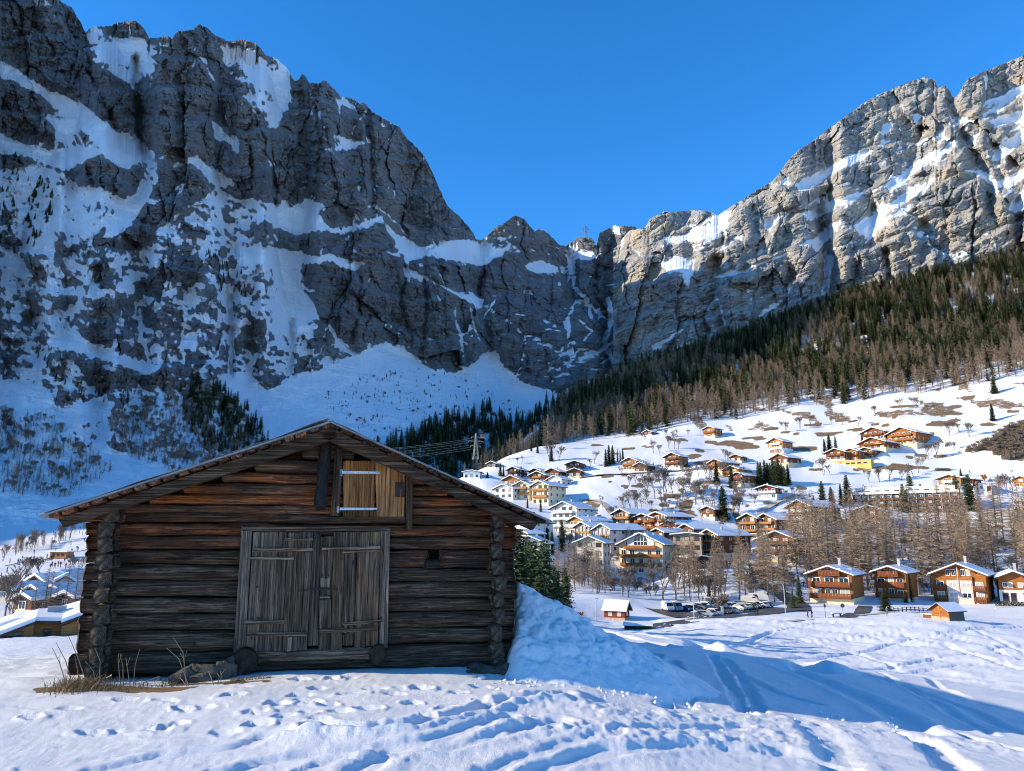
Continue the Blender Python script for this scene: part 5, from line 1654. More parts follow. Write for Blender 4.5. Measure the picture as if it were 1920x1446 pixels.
    if style == 'hotel':      # arched window in the gable
        mb = MB(); n = 12; r = w * .15; zc = eave + rise * .28
        pts = [(r * cos(pi * k / n), zc + r * sin(pi * k / n)) for k in range(n + 1)] + [(-r, zc - 1.1), (r, zc - 1.1)]
        mb.prism(pts[::-1][::-1], -.16, -.08); mb.obj('arched_window', GLASS, root)
        for xx in (-r * .5, 0, r * .5):
            hz = sqrt(r * r - xx * xx)
            mb = MB(); mb.box(xx - .09, xx + .09, -.2, -.165, zc - 1.1, zc + hz); mb.obj('mullion', FRAME_W, root)
        mb = MB(); mb.box(-r * 1.05, r * 1.05, -.2, -.165, zc - .08, zc + .08); mb.obj('mullion', FRAME_W, root)
        mb = MB(); mb.prism([(-r * 2.1, zc - 1.3), (r * 2.1, zc - 1.3), (r * 2.1, zc + .2), (r * .8, zc + r * 1.25), (-r * .8, zc + r * 1.25), (-r * 2.1, zc + .2)], -.07, -.02); mb.obj('gable_panel', FRAME_W, root)
    return root


BUILT = {}
for h in HOUSES:
    BUILT[h[9]] = house(*h)
for h in HOUSES_LEFT:
    house(*h, name='village_house', cat='house', group='houses of the old village', snow=.5)
r = BUILT['chalet with yellow awning just below the big balcony pair']
mb = MB(); mb.prism([(2.5, 2.6), (6.0, 2.6), (6.0, 2.9), (2.5, 3.4)], -2.2, -.6); mb.obj('awning', AWN_Y, r)
r = BUILT['tall orange chalet with white balcony and two garage doors']
for xx in (-2.2, .6):
    mb = MB(); mb.box(xx, xx + 2.2, -.12, -.05, .1, 2.3); mb.obj('garage_door', W['orange'], r)

# ---- chalets in the front row, with their own detail
def front_chalet(px, top, base, wpx, depth, L, off, label, upper, plinth, hb, floors, rail, pitch=.36):
    b = bearing(px); a = -b - radians(off)
    x, y, z = (float(k) for k in P(px, base, depth))
    w = wpx * depth / FPX / cos(radians(off)); H = (base - top) * depth / FPX
    rise = w / 2 * pitch; eave = H - rise
    root = empty('chalet', (x, y, z), a); tag(root, label, 'chalet', 'chalets in the front row')
    mb = MB(); mb.prism([(-w / 2, hb - .2), (w / 2, hb - .2), (w / 2, eave), (0, eave + rise), (-w / 2, eave)], 0, L); mb.obj('wall', upper, root)
    mb = MB(); mb.box(-w / 2 - .05, w / 2 + .05, -.05, L + .05, -3, hb); mb.obj('plinth', plinth, root)
    ov, fo, sl_ = .85, 1.5, sqrt(1 + pitch * pitch)
    for nm, t0, t1, ex, y0, y1, mat in (('roof', 0, .24, 0, -fo, L + .9, ROOFW), ('snow_cover', .243, .55, -.08, -fo + .08, L + .8, RSNOW)):
        hw = w / 2 + ov + ex; zl = eave - (ov + ex) * pitch; zr = eave + rise
        mb = MB()
        mb.prism([(-hw, zl + t0 * sl_), (0, zr + t0 * sl_), (0, zr + t1 * sl_), (-hw, zl + t1 * sl_)], y0, y1)
        mb.prism([(hw, zl + t1 * sl_), (0, zr + t1 * sl_), (0, zr + t0 * sl_), (hw, zl + t0 * sl_)], y0, y1)
        if nm == 'roof':
            roof = mb.obj(nm, mat, root)
        else:
            mb.obj(nm, mat, roof)
    mb = MB(); mb.box(.6, 1.2, L * .55, L * .55 + .6, eave + rise - .6, eave + rise + 1.9); mb.box(.5, 1.3, L * .55 - .1, L * .55 + .7, eave + rise + 1.9, eave + rise + 2.05); mb.obj('chimney', CHIM, roof)
    # purlin ends under the roof
    for xx in (-w / 2 - .2, -w / 4, 0, w / 4, w / 2 + .2):
        zz = eave + rise - abs(xx) * pitch - .16
        mb = MB(); mb.box(xx - .11, xx + .11, -fo + .25, .4, zz - .13, zz + .13); mb.obj('purlin', upper, root)
    return root, w, H, eave, rise


def plank_rail(root, x0, x1, z, d, mat, h=1.0, bw=.32):
    """Balcony: slab, posts, top rail and single upright boards."""
    mb = MB(); mb.box(x0, x1, -d, -.01, z - .16, z); bal = mb.obj('balcony', mat, root)
    mb = MB(); mb.box(x0 - .04, x1 + .04, -d - .05, -d + .07, z + h, z + h + .1); mb.obj('top_rail', mat, bal)
    n = int((x1 - x0) / bw)
    mbm = MB(); mbm.box(-bw * .42, bw * .42, -.03, .03, 0, h); me = mbm.mesh('board', mat)
    for k in range(n):
        link('board', me, bal, (x0 + (k + .5) * (x1 - x0) / n, -d, z))
    for xs in (x0, x1):
        mb = MB(); mb.box(xs - .03, xs + .03, -d + .05, -.02, z + .08, z + h); mb.obj('side_board', mat, bal)
    return bal


# chalet A
root, w, H, eave, rise = front_chalet(1560, 1068, 1131, 72, 185, 11, 14, 'reddish chalet with two long plank balconies left in the front row beside the road bend', W['orange'], PL['cream'], 1.2, 3, W['redbrown'])
fh = 2.55
plank_rail(root, -w / 2 + .1, w / 2 - .1, 1.25, 1.5, W['redbrown'])
plank_rail(root, -w / 2 + .1, w / 2 - .1, 3.95, 1.5, W['redbrown'])
plank_rail(root, -2.3, 2.6, 6.55, 1.4, W['redbrown'])
for xx, zz, ww, hh in ((-3.2, 1.35, 2.0, 1.9), (-.7, 1.35, 1.2, 2.0), (.9, 1.35, 1.4, 2.0), (3.2, 1.35, 2.2, 1.9), (-3.2, 4.05, 2.0, 1.9), (-.2, 4.05, 2.2, 1.9), (3.1, 4.05, 2.4, 1.9), (-1.1, 6.6, 1.9, 1.5), (1.2, 6.6, 1.9, 1.3)):
    add_window(root, xx, -.05, zz, ww, hh, 'w')
for xx, zz in ((-3.2, 3.3), (-.2, 6.0), (3.1, 6.0), (1.2, 8.05)):
    mb = MB(); mb.box(xx - 1.3, xx + 1.3, -.35, -.05, zz, zz + .12); mb.obj('awning_box', FRAME_W, root)
mb = MB(); mb.box(1.8, 3.8, 5.4, 6.6, eave + rise - 2.4, eave + rise - .3); mb.obj('roof_dormer', SHEET, root)
# chalet B
root, w, H, eave, rise = front_chalet(1673, 1068, 1127, 51, 190, 10, 14, 'narrower reddish chalet with three balconies behind a young spruce in the front row', W['orange'], PL['cream'], .7, 3, W['redbrown'])
plank_rail(root, -w / 2 + .2, w / 2 - .2, .9, 1.4, W['redbrown'])
plank_rail(root, -w / 2 + .2, w / 2 - .2, 3.5, 1.4, W['redbrown'])
plank_rail(root, -2.4, 2.2, 6.0, 1.4, W['redbrown'])
for xx, zz, ww, hh in ((-2.1, 1.0, 1.6, 1.9), (.1, 1.0, 1.3, 2.0), (2.1, 1.0, 1.4, 1.7), (-2.1, 3.6, 1.8, 1.8), (.2, 3.6, 1.3, 2.0), (2.2, 3.6, 1.5, 1.8), (-1.2, 6.1, 1.6, 1.5), (.9, 6.1, 1.8, 1.4)):
    add_window(root, xx, -.05, zz, ww, hh, 'w')
# pink house
root, w, H, eave, rise = front_chalet(1803, 1064, 1136, 84, 190, 12, 8, 'wide pink and timber chalet with a plaster middle bay in the front row', W['orange'], PL['cream'], .9, 3, W['redbrown'], .42)
mb = MB(); mb.box(-2.6, 2.9, -.55, -.02, -1.5, 6.1); bay = mb.obj('plaster_bay', PL['pink'], root)
mb = MB(); mb.box(-2.7, 3.0, -.62, -.05, 6.1, 7.0); mb.obj('bay_rail', W['orange'], root)
for xx in (-1.3, 1.6):
    for zz in (1.9, 4.3):
        add_window(root, xx, -.6, zz, 2.1, 1.25, 'w')
        mb = MB(); mb.box(xx - 1.0, xx + 1.0, -.62, -.57, zz + 1.27, zz + 1.55); mb.obj('shutter_box', FRAME_W, root)
    add_window(root, xx, -.6, -.2, .6, .6, 'b', pane=0)
for xx in (-4.1, 4.3):
    for zz in (1.4, 3.9):
        add_window(root, xx, -.06, zz + .2, 1.7, 1.7, 'w')
for x0, x1 in ((-w / 2 + .1, -2.8), (3.1, w / 2 - .1)):
    for zz in (1.2, 3.8):
        plank_rail(root, x0, x1, zz, 1.2, W['redbrown'])
for xx in (-2.2, -1.0, 1.0, 2.2):
    add_window(root, xx, -.06, 7.1, .9, 1.6, 'w')
mb = MB(); mb.box(-.15, .1, -.75, -.56, 3.0, 9.2); mb.obj('downpipe', CHIM, root)
# right edge house
root, w, H, eave, rise = front_chalet(1906, 1077, 1131, 48, 186, 11, -4, 'timber chalet with white ground floor cut by the picture edge behind a hedge', W['orange'], PL['white'], 3.0, 2, W['redbrown'], .42)
for xx, zz in ((-1.9, 3.6), (-.8, 3.6), (1.2, 3.6), (2.4, 3.6)):
    add_window(root, xx, -.06, zz, 1.0, 1.2, 'w')
for xx in (-2.0, -.4, 2.2):
    add_window(root, xx, -.1, .3, 1.2, 2.1, 'b', pane=0)

# ---- hay hut on the meadow, with a stone base and a lean-to
x, y, z = (float(k) for k in P(1764, 1166, 133))
root = empty('hay_hut', (x, y, z), -bearing(1764) - radians(38))
tag(root, 'small brown hay hut with snowy metal roof alone on the snow meadow', 'hut'); root.scale = (.7, .7, .75)
w, L, ev, rs = 4.8, 5.2, 2.6, 1.45
mb = MB(); mb.prism([(-w / 2, 1.1), (w / 2, 1.1), (w / 2, ev), (0, ev + rs), (-w / 2, ev)], 0, L); mb.obj('wall', W['orange'], root)
mb = MB(); mb.box(-w / 2 - .06, w / 2 + .06, -.06, L + .06, -1.5, 1.12); mb.obj('stone_base', PL['stone'], root)
for k in range(9):       # horizontal boards of the gable
    zz = 1.15 + k * .3; hw = w / 2 if zz < ev else max(.2, (ev + rs - zz - .2) / (rs / (w / 2)))
    mb = MB(); mb.box(-hw, hw, -.05, -.01, zz, zz + .26); mb.obj('board', W['orange'], root)
for k in range(8):
    mb = MB(); mb.box(w / 2 + .01, w / 2 + .07, .1 + k * .63, .1 + k * .63 + .58, .4, ev - .05); mb.obj('side_board', simple('grey_board', (.10, .095, .085), .9, .3, 4) if k == 0 else bpy.data.materials['grey_board'], root)
mb = MB(); mb.box(-.14, .14, -.1, -.052, .2, ev + rs - .3); mb.obj('gable_post', W['honey'], root)
for nm, t0, t1, mat in (('roof', .0, .14, ROOFW), ('metal_sheet', .143, .17, SHEET), ('snow_cover', .173, .21, RSNOW)):
    mb = MB(); hw = w / 2 + .6; zl = ev - .6 * rs / (w / 2)
    mb.prism([(-hw, zl + t0), (0, ev + rs + t0), (0, ev + rs + t1), (-hw, zl + t1)], -.9, L + .5)
    mb.prism([(hw, zl + t1), (0, ev + rs + t1), (0, ev + rs + t0), (hw, zl + t0)], -.9, L + .5)
    mb.obj(nm, mat, root)
mb = MB(); mb.box(-w / 2 - 2.6, -w / 2 - .07, .2, 3.2, -1.2, 1.3); mb.obj('lean_to', W['redbrown'], root)
mb = MB(); mb.box(-w / 2 - 2.9, -w / 2 + .3, -.2, 3.5, 1.31, 1.5); mb.obj('lean_to_snow', RSNOW, root)
# ---- red hut near the car park
x, y, z = (float(k) for k in P(1176, 1166, 160))
root = empty('red_hut', (x, y, z), -bearing(1150) + radians(70)); root.scale = (.85, .85, .9)
tag(root, 'small dark red hut with stone footing and snow roof left of the car park', 'hut')
w, L, ev, rs = 3.6, 5.2, 2.7, 1.6
mb = MB(); mb.prism([(-w / 2, .9), (w / 2, .9), (w / 2, ev), (0, ev + rs), (-w / 2, ev)], 0, L); mb.obj('wall', W['red'], root)
mb = MB(); mb.box(-w / 2 - .05, w / 2 + .05, -.05, L + .05, -1.5, .92); mb.obj('stone_base', PL['stone'], root)
for nm, t0, t1, mat in (('roof', .0, .16, ROOFW), ('snow_cover', .163, .5, RSNOW)):
    mb = MB(); hw = w / 2 + .5; zl = ev - .5 * rs / (w / 2)
    mb.prism([(-hw, zl + t0), (0, ev + rs + t0), (0, ev + rs + t1), (-hw, zl + t1)], -.7, L + .5)
    mb.prism([(hw, zl + t1), (0, ev + rs + t1), (0, ev + rs + t0), (hw, zl + t0)], -.7, L + .5)
    mb.obj(nm, mat, root)
for yy in (1.4, 3.6):
    add_window(root, -w / 2 - .04, yy, 1.3, .9, .9, 'w', -pi / 2)
add_window(root, 0, -.04, 1.3, .9, .9, 'w')
# snow covered low shed roof beside it
x, y, z = (float(k) for k in P(1196, 1180, 140))
root = empty('low_shed', (x, y, z), -bearing(1196)); tag(root, 'nearly buried low shed with flat snow covered roof before the car park', 'shed')
mb = MB(); mb.box(-2.4, 2.4, 0, 3, -1.5, .6); mb.obj('wall', W['dark'], root)
mb = MB(); mb.prism([(-2.7, .6), (2.7, .6), (2.6, 1.0), (-2.6, 1.1)], -.3, 3.4); mb.obj('snow_cover', RSNOW, root)
# ---- small house hidden behind the spruces by the barn
house(1022, 1101, 1135, 40, 132, 9, -40, 'greyh', .5, 'grey house with snowy pyramid shaped roof behind the dark spruces near the barn', name='house', cat='house')

# ---- long flat block
x, y, z = (float(k) for k in P(1698, 958, 330))
root = empty('apartment_block', (x, y, z), -bearing(1698) - radians(4))
tag(root, 'long flat roofed apartment block with white parapet behind the tall spruces', 'apartment block')
LB_, HB_, DB_ = 41.0, 10.2, 11.0
mb = MB(); mb.box(-LB_ / 2, LB_ / 2, 0, DB_, -4, HB_ - 2.6); mb.obj('wall', W['brown'], root)
mb = MB(); mb.box(-LB_ / 2, LB_ / 2 - 1, .6, DB_, HB_ - 2.6, HB_); mb.obj('attic_storey', PL['white'], root)
mb = MB(); mb.box(-LB_ / 2 - .3, LB_ / 2 + .3, -1.2, DB_ + .2, HB_ - 2.75, HB_ - 2.55); mb.box(-LB_ / 2 - .3, LB_ / 2 + .3, -1.2, -1.1, HB_ - 2.55, HB_ - 1.6); mb.obj('parapet', PL['white'], root)
mb = MB(); mb.box(-LB_ / 2 - .2, LB_ / 2 - .8, .4, DB_ + .2, HB_, HB_ + .3); mb.obj('snow_cover', RSNOW, root)
for f in range(3):
    zf = HB_ - 2.75 - 2.6 * (f + 1)
    mb = MB(); mb.box(-LB_ / 2, LB_ / 2, -1.1, -.01, zf - .15, zf); mb.box(-LB_ / 2, LB_ / 2, -1.1, -1.04, zf + .1, zf + .9); mb.obj('balcony', W['brown'], root)
    for k in range(13):
        add_window(root, -LB_ / 2 + (k + .5) * LB_ / 13, -.05, zf + .3, 2.0, 1.7, 'w')
for k in range(14):
    mb = MB(); xx = -LB_ / 2 + k * LB_ / 13; mb.box(xx - .12, xx + .12, -1.15, -.02, -3, HB_ - 2.8); mb.obj('pier', PL['grey'], root)
for k in range(10):
    add_window(root, -LB_ / 2 + (k + .6) * LB_ / 10.6, .55, HB_ - 2.2, 1.8, 1.2, 'b', pane=0)
for xx in (-14, -4, 6, 15):
    mb = MB(); mb.box(xx, xx + .8, 5, 5.8, HB_ + .3, HB_ + 1.6); mb.obj('chimney', CHIM, root)
# ---- yellow base under the three chalets
x, y, z = (float(k) for k in P(1588, 875, 397))
root = empty('garage_terrace', (x, y, z), -bearing(1588) - radians(14)); tag(root, 'long yellow garage wall under the three timber chalets', 'garage')
mb = MB(); mb.box(-12.2, 12, 0, 6, -3, 3.0); mb.obj('wall', PL['yellow'], root)
mb = MB(); mb.box(-12.5, 12.3, -.4, 6, 3.0, 3.25); mb.obj('terrace_slab', PL['cream'], root)
for xx in (-9.5, -6.2, .5, 3.2, 6.2, 9.2):
    add_window(root, xx, -.05, 1.2, 1.9, .8, 'b', pane=0)
mb = MB(); mb.box(-4.2, -2.6, -.06, .02, .1, 2.3); mb.obj('garage_door', W['dark'], root)
# ---- school and glass hall at the picture edge
x, y, z = (float(k) for k in P(1934, 992, 292))
root = empty('school_building', (x, y, z), -bearing(1934)); tag(root, 'pale building with rows of green tinted windows at the picture edge', 'building')
mb = MB(); mb.box(-5, 14, 0, 12, -3, 12.0); mb.obj('wall', PL['white'], root)
for f in range(4):
    for k in range(3):
        add_window(root, -3.6 + k * 2.4, -.04, .9 + f * 2.8, 2.0, 1.6, 'w', pane=0)
mb = MB(); mb.box(-5.2, 14.2, -.2, 12.2, 12.0, 12.4); mb.obj('snow_cover', RSNOW, root)
x, y, z = (float(k) for k in P(1876, 978, 295))
root = empty('glass_hall', (x, y, z), -bearing(1876)); tag(root, 'low flat glazed hall left of the pale school building', 'hall')
mb = MB(); mb.box(-6.2, 7, 0, 10, -3, 4.2); mb.obj('wall', PL['grey'], root)
for k in range(7):
    mb = MB(); mb.box(-6.1 + k * 1.86, -4.45 + k * 1.86, -.06, -.01, 1.8, 4.0); mb.obj('pane', CURT, root)
mb = MB(); mb.box(-6.5, 7.2, -.4, 10.3, 4.2, 4.6); mb.obj('roof', SHEET, root)
x, y, z = (float(k) for k in P(1848, 921, 342))
root = empty('white_garage', (x, y, z), -bearing(1848)); tag(root, 'small white cube garage with dark door beside an orange bush', 'garage')
mb = MB(); mb.box(-2.6, 2.6, 0, 6, -2, 3.4); mb.obj('wall', PL['white'], root)
mb = MB(); mb.box(-2.7, 2.7, -.1, 6.1, 3.4, 3.75); mb.obj('snow_cover', RSNOW, root)
mb = MB(); mb.box(.6, 2.2, -.05, .02, .0, 2.3); mb.obj('door', W['dark'], root)
add_window(root, -1.4, -.04, 1.1, .9, 1.1, 'b', pane=0)

# ---- timber hall with long snow roof, just below the barn on the left
x, y, z = (float(k) for k in P(70, 1199, 61))
root = empty('timber_hall', (x, y, z), -bearing(70) - radians(2))
tag(root, 'modern honey timber hall under one broad snow covered roof at the left edge', 'hall')
# roof edge rises to the right in two steps, seen from the front
mb = MB(); mb.prism([(-3.2, -2.5), (-.35, -2.5), (-.35, 1.05), (-3.2, -.1)], .8, 8); mb.obj('wall', W['honey'], root)
mb = MB(); mb.prism([(-.35, -2.5), (1.55, -2.5), (1.55, .95), (-.35, 1.02)], 1.6, 8); mb.obj('entry_wall', W['honey'], root)
mb = MB(); mb.prism([(1.55, -2.5), (5.4, -2.5), (5.4, 2.35), (1.55, .85)], .3, 8); mb.obj('wall', W['honey'], root)
for pts, y0 in (([(-7.0, -1.6), (-.3, 1.1), (-.3, 1.32), (-7.0, -1.36)], .3), ([(-.3, 1.1), (1.5, .98), (1.5, 1.2), (-.3, 1.32)], .9), ([(1.5, .95), (5.8, 2.55), (5.8, 2.8), (1.5, 1.18)], -.3)):
    mb = MB(); mb.prism(pts, y0, 9.5); rf = mb.obj('roof', ROOFW, root)
    mb = MB(); mb.prism([(pts[3][0], pts[3][1] + .003), (pts[2][0], pts[2][1] + .003), (pts[2][0], pts[2][1] + .3), (pts[3][0], pts[3][1] + .3)], y0 + .05, 9.4); mb.obj('snow_cover', RSNOW, rf)
mb = MB(); mb.prism([(-7.0, -1.0), (-.3, 1.0), (1.5, 1.0), (5.8, 2.4), (5.6, 2.75), (1.3, 1.55), (-2, 1.15), (-7, -.55)], 5.5, 12); mb.obj('snow_cover', RSNOW, root)
mb = MB(); mb.box(.4, 1.8, 5.6, 6.6, 1.3, 2.0); mb.obj('roof_box', SHEET, root)
for xx, ww in ((-1.6, 1.2), (.6, .5), (4.2, .9)):
    add_window(root, xx, .74 if xx < 0 else (1.55 if xx < 1 else .24), -.4, ww, 1.0, 'b', pane=0)

# ------------------------------------------------------------------ trees
def tree_mat(name, c, var, scale=.9):
    m = Mat(name, .9, .08)
    oi = m.n('ObjectInfo')
    f = m.noise(m.coord((1, 1, 1)), scale, 3, .6)
    mixf = m.math('ADD', m.math('MULTIPLY', f, .6), m.math('MULTIPLY', oi.outputs['Random'], .5))
    m.color(m.ramp(mixf, [(.25, tuple(k * (1 - var) for k in c)), (.55, c), (.85, tuple(k * (1 + var) for k in c))]))
    return m.m


NEEDLE = tree_mat('spruce_needles', (.07, .09, .04), .55, 5)
LARCH = tree_mat('larch_twigs', (.42, .30, .205), .35, 5)
BARK = tree_mat('grey_bark', (.15, .122, .096), .4, 5)
TWIG = tree_mat('bare_twigs', (.20, .160, .128), .4, 5)
RUST = tree_mat('rust_leaves', (.26, .095, .03), .4, 5)


class TB:
    """Fast triangle soup for trees, unit height."""
    def __init__(self, seed):
        self.v = []; self.f = []; self.m = []
        self.r = random.Random(seed)

    def tri(self, a, b, c, m):
        n = len(self.v); self.v += [a, b, c]; self.f.append((n, n + 1, n + 2)); self.m.append(m)

    def spike(self, p, q, w, m):
        """Thin blade from p to q, two crossing triangles."""
        d = (q[0] - p[0], q[1] - p[1], q[2] - p[2])
        L = sqrt(d[0] ** 2 + d[1] ** 2 + d[2] ** 2) + 1e-9
        hx, hy = -d[1] / L, d[0] / L
        if abs(hx) + abs(hy) < 1e-3:
            hx, hy = 1, 0
        self.tri((p[0] - hx * w, p[1] - hy * w, p[2]), (p[0] + hx * w, p[1] + hy * w, p[2]), q, m)
        self.tri((p[0], p[1], p[2] - w), (p[0], p[1], p[2] + w), q, m)

    def trunk(self, r0, h, n=6, m=0, bend=.01):
        prev = None
        steps = (0, .12, .4, .7, 1.0)
        ox = oy = 0.0
        for t in steps:
            rr_ = r0 * (1 - t) ** .8 + .0015
            if t > 0:
                ox += self.r.uniform(-bend, bend); oy += self.r.uniform(-bend, bend)
            ring = []
            for k in range(n):
                a = 2 * pi * k / n
                ring.append(len(self.v)); self.v.append((ox + rr_ * cos(a), oy + rr_ * sin(a), t * h - (.03 if t == 0 else 0)))
            if prev:
                for k in range(n):
                    self.f.append((prev[k], prev[(k + 1) % n], ring[(k + 1) % n], ring[k])); self.m.append(m)
            prev = ring

    def split(self, name, mats):
        """Two meshes: trunk (material 0) and crown (the rest), plus one joined mesh."""
        def pick(keep):
            ids = {}; vv = []; ff = []; mm = []
            for f, m_ in zip(self.f, self.m):
                if keep(m_):
                    g_ = []
                    for i in f:
                        if i not in ids:
                            ids[i] = len(vv); vv.append(self.v[i])
                        g_.append(ids[i])
                    ff.append(g_); mm.append(m_)
            return vv, ff, mm
        out = []
        for nm, keep in (('trunk', lambda m_: m_ == 0), ('crown', lambda m_: m_ > 0), (name, lambda m_: True)):
            vv, ff, mm = pick(keep)
            out.append(mesh_from(nm, vv, ff, mats, False, mm))
        return out


def spruce(seed, whorls, per, fine, R=.17):
    t = TB(seed); r = t.r
    t.trunk(.012, .97)
    for i in range(whorls):
        z = .05 + .94 * (i / whorls) ** .92
        rad = R * (1 - z) ** .62 * r.uniform(.8, 1.12) + .006
        a0 = r.uniform(0, 6.28)
        for k in range(per):
            a = a0 + 6.283 * k / per + r.uniform(-.25, .25)
            L = rad * r.uniform(.7, 1.15)
            ca, sa = cos(a), sin(a)
            zt = z + r.uniform(-.008, .008)
            droop = L * r.uniform(.25, .55)
            p = (0, 0, zt + .01); mid = (ca * L * .6, sa * L * .6, zt - droop * .45); q = (ca * L, sa * L, zt - droop * .85)
            w = L * .22 + .008
            nx, ny = -sa * w, ca * w
            t.tri((mid[0] - nx, mid[1] - ny, mid[2] - w * .35), p, (mid[0] + nx, mid[1] + ny, mid[2] - w * .35), 1)
            t.tri((mid[0] - nx, mid[1] - ny, mid[2] - w * .35), (mid[0] + nx, mid[1] + ny, mid[2] - w * .35), q, 1)
            for f in range(fine):
                s_ = r.uniform(.25, .95); px_, py_, pz_ = q[0] * s_, q[1] * s_, zt + .01 + (q[2] - zt) * s_
                e = r.choice((-1, 1)) * r.uniform(.3, .9) * w * 1.6
                g_ = (px_ - sa * e + ca * L * .15, py_ + ca * e + sa * L * .15, pz_ - r.uniform(.006, .02))
                t.tri((px_, py_, pz_ + .004), (px_ + ca * w * .6, py_ + sa * w * .6, pz_ - .004), g_, 1)
                t.tri((px_, py_, pz_), (px_ + ca * w * .4, py_ + sa * w * .4, pz_), (px_ + ca * .01, py_ + sa * .01, pz_ - r.uniform(.012, .03)), 1)
    return t.split('spruce_tree', (BARK, NEEDLE))


def larch(seed, n, sub, wid, R=.15, start=.16):
    t = TB(seed); r = t.r
    t.trunk(.0095, .98, bend=.012)
    for i in range(n):
        z = start + (.985 - start) * (i / n) ** .95
        prof = (1 - z) ** .58 * (0.55 + .45 * min(1, (z - start) * 4 + .2))
        L = R * prof * r.uniform(.55, 1.25) + .01
        a = r.uniform(0, 6.283); ca, sa = cos(a), sin(a)
        up = r.uniform(-.25, .25)
        p = (0, 0, z); q = (ca * L, sa * L, z + up * L)
        t.spike(p, q, wid * 1.25, 2)
        for k in range(sub):
            s_ = r.uniform(.2, 1.0); b = (q[0] * s_, q[1] * s_, z + up * L * s_)
            e = r.uniform(-.5, .5) * L
            g_ = (b[0] - sa * e + ca * L * .18, b[1] + ca * e + sa * L * .18, b[2] + r.uniform(-.03, .012))
            t.spike(b, g_, wid * .8, 1)
    return t.split('larch_tree', (BARK, LARCH, BARK))


def bare_tree(seed, depth, wid, spread=.55, stems=1, mat=TWIG):
    t = TB(seed); r = t.r

    def grow(p, d, L, w, k):
        q = (p[0] + d[0] * L, p[1] + d[1] * L, p[2] + d[2] * L)
        n = 4 if k > 2 else 3
        # tapered tube
        ax = (-d[1], d[0], 0.0); l_ = sqrt(ax[0] ** 2 + ax[1] ** 2) + 1e-6
        ax = (ax[0] / l_, ax[1] / l_, 0) if l_ > 1e-3 else (1, 0, 0)
        bx_ = (d[1] * ax[2] - d[2] * ax[1], d[2] * ax[0] - d[0] * ax[2], d[0] * ax[1] - d[1] * ax[0])
        i0 = len(t.v)
        for (c, ww) in ((p, w), (q, w * .66)):
            for j in range(n):
                an = 6.283 * j / n
                t.v.append(tuple(c[e] + ww * (ax[e] * cos(an) + bx_[e] * sin(an)) for e in range(3)))
        for j in range(n):
            t.f.append((i0 + j, i0 + (j + 1) % n, i0 + n + (j + 1) % n, i0 + n + j)); t.m.append(0 if k >= depth - 1 else 1)
        if k == 0:
            return
        for c in range(r.choice((2, 3, 3)) if k > 1 else 3):
            a = r.uniform(0, 6.283); s_ = r.uniform(.5, 1) * spread
            dd = [d[0] + s_ * cos(a), d[1] + s_ * sin(a), d[2] * r.uniform(.8, 1.05) + .22]
            l2 = sqrt(sum(x * x for x in dd)); dd = tuple(x / l2 for x in dd)
            st = r.uniform(.55, 1.0)
            pp = tuple(p[e] + d[e] * L * st for e in range(3))
            grow(pp, dd, L * r.uniform(.62, .82), max(w * .62, wid), k - 1)
    for s_ in range(stems):
        d0 = (r.uniform(-.25, .25) * (stems > 1), r.uniform(-.25, .25) * (stems > 1), 1.0)
        grow((0, 0, -.02), d0, .2, .0095 if stems == 1 else .0065, depth)
    zmax = max(v_[2] for v_ in t.v); t.v = [(x / zmax, y / zmax, z / zmax) for x, y, z in t.v]
    return t.split('bare_tree', (BARK, mat))


SPR_LO = [spruce(s, 18, 7, 1, R) for s, R in ((1, .18), (2, .21), (3, .165))]
SPR_HI = [spruce(s, 30, 9, 5, R) for s, R in ((11, .17), (12, .20), (13, .15))]
LAR_LO = [larch(s, 84, 4, .0042, R, .10) for s, R in ((21, .19), (22, .22), (23, .17))]
LAR_HI = [larch(s, 130, 7, .0021, R) for s, R in ((31, .19), (32, .22), (33, .17), (34, .24))]
BARE = [bare_tree(s, 6, .0022, sp, st) for s, sp, st in ((41, .50, 1), (42, .55, 2), (43, .58, 1), (44, .6, 2))]
SHRUB = [bare_tree(s, 4, .006, .9, 5) for s in (51, 52)]
RUSTB = [bare_tree(55, 4, .012, .9, 5, RUST)]
KINDS = bpy.data.collections.new('tree_kinds')
kind_idx = {}
for nm, lst in (('a_spruce', SPR_LO), ('b_larch', LAR_LO), ('c_bare', BARE[:2]), ('d_shrub', SHRUB)):
    for k, ms in enumerate(lst):
        o = bpy.data.objects.new(f'kind_{nm}_{k}', ms[2]); KINDS.objects.link(o); kind_idx[(nm[0], k)] = len(kind_idx)


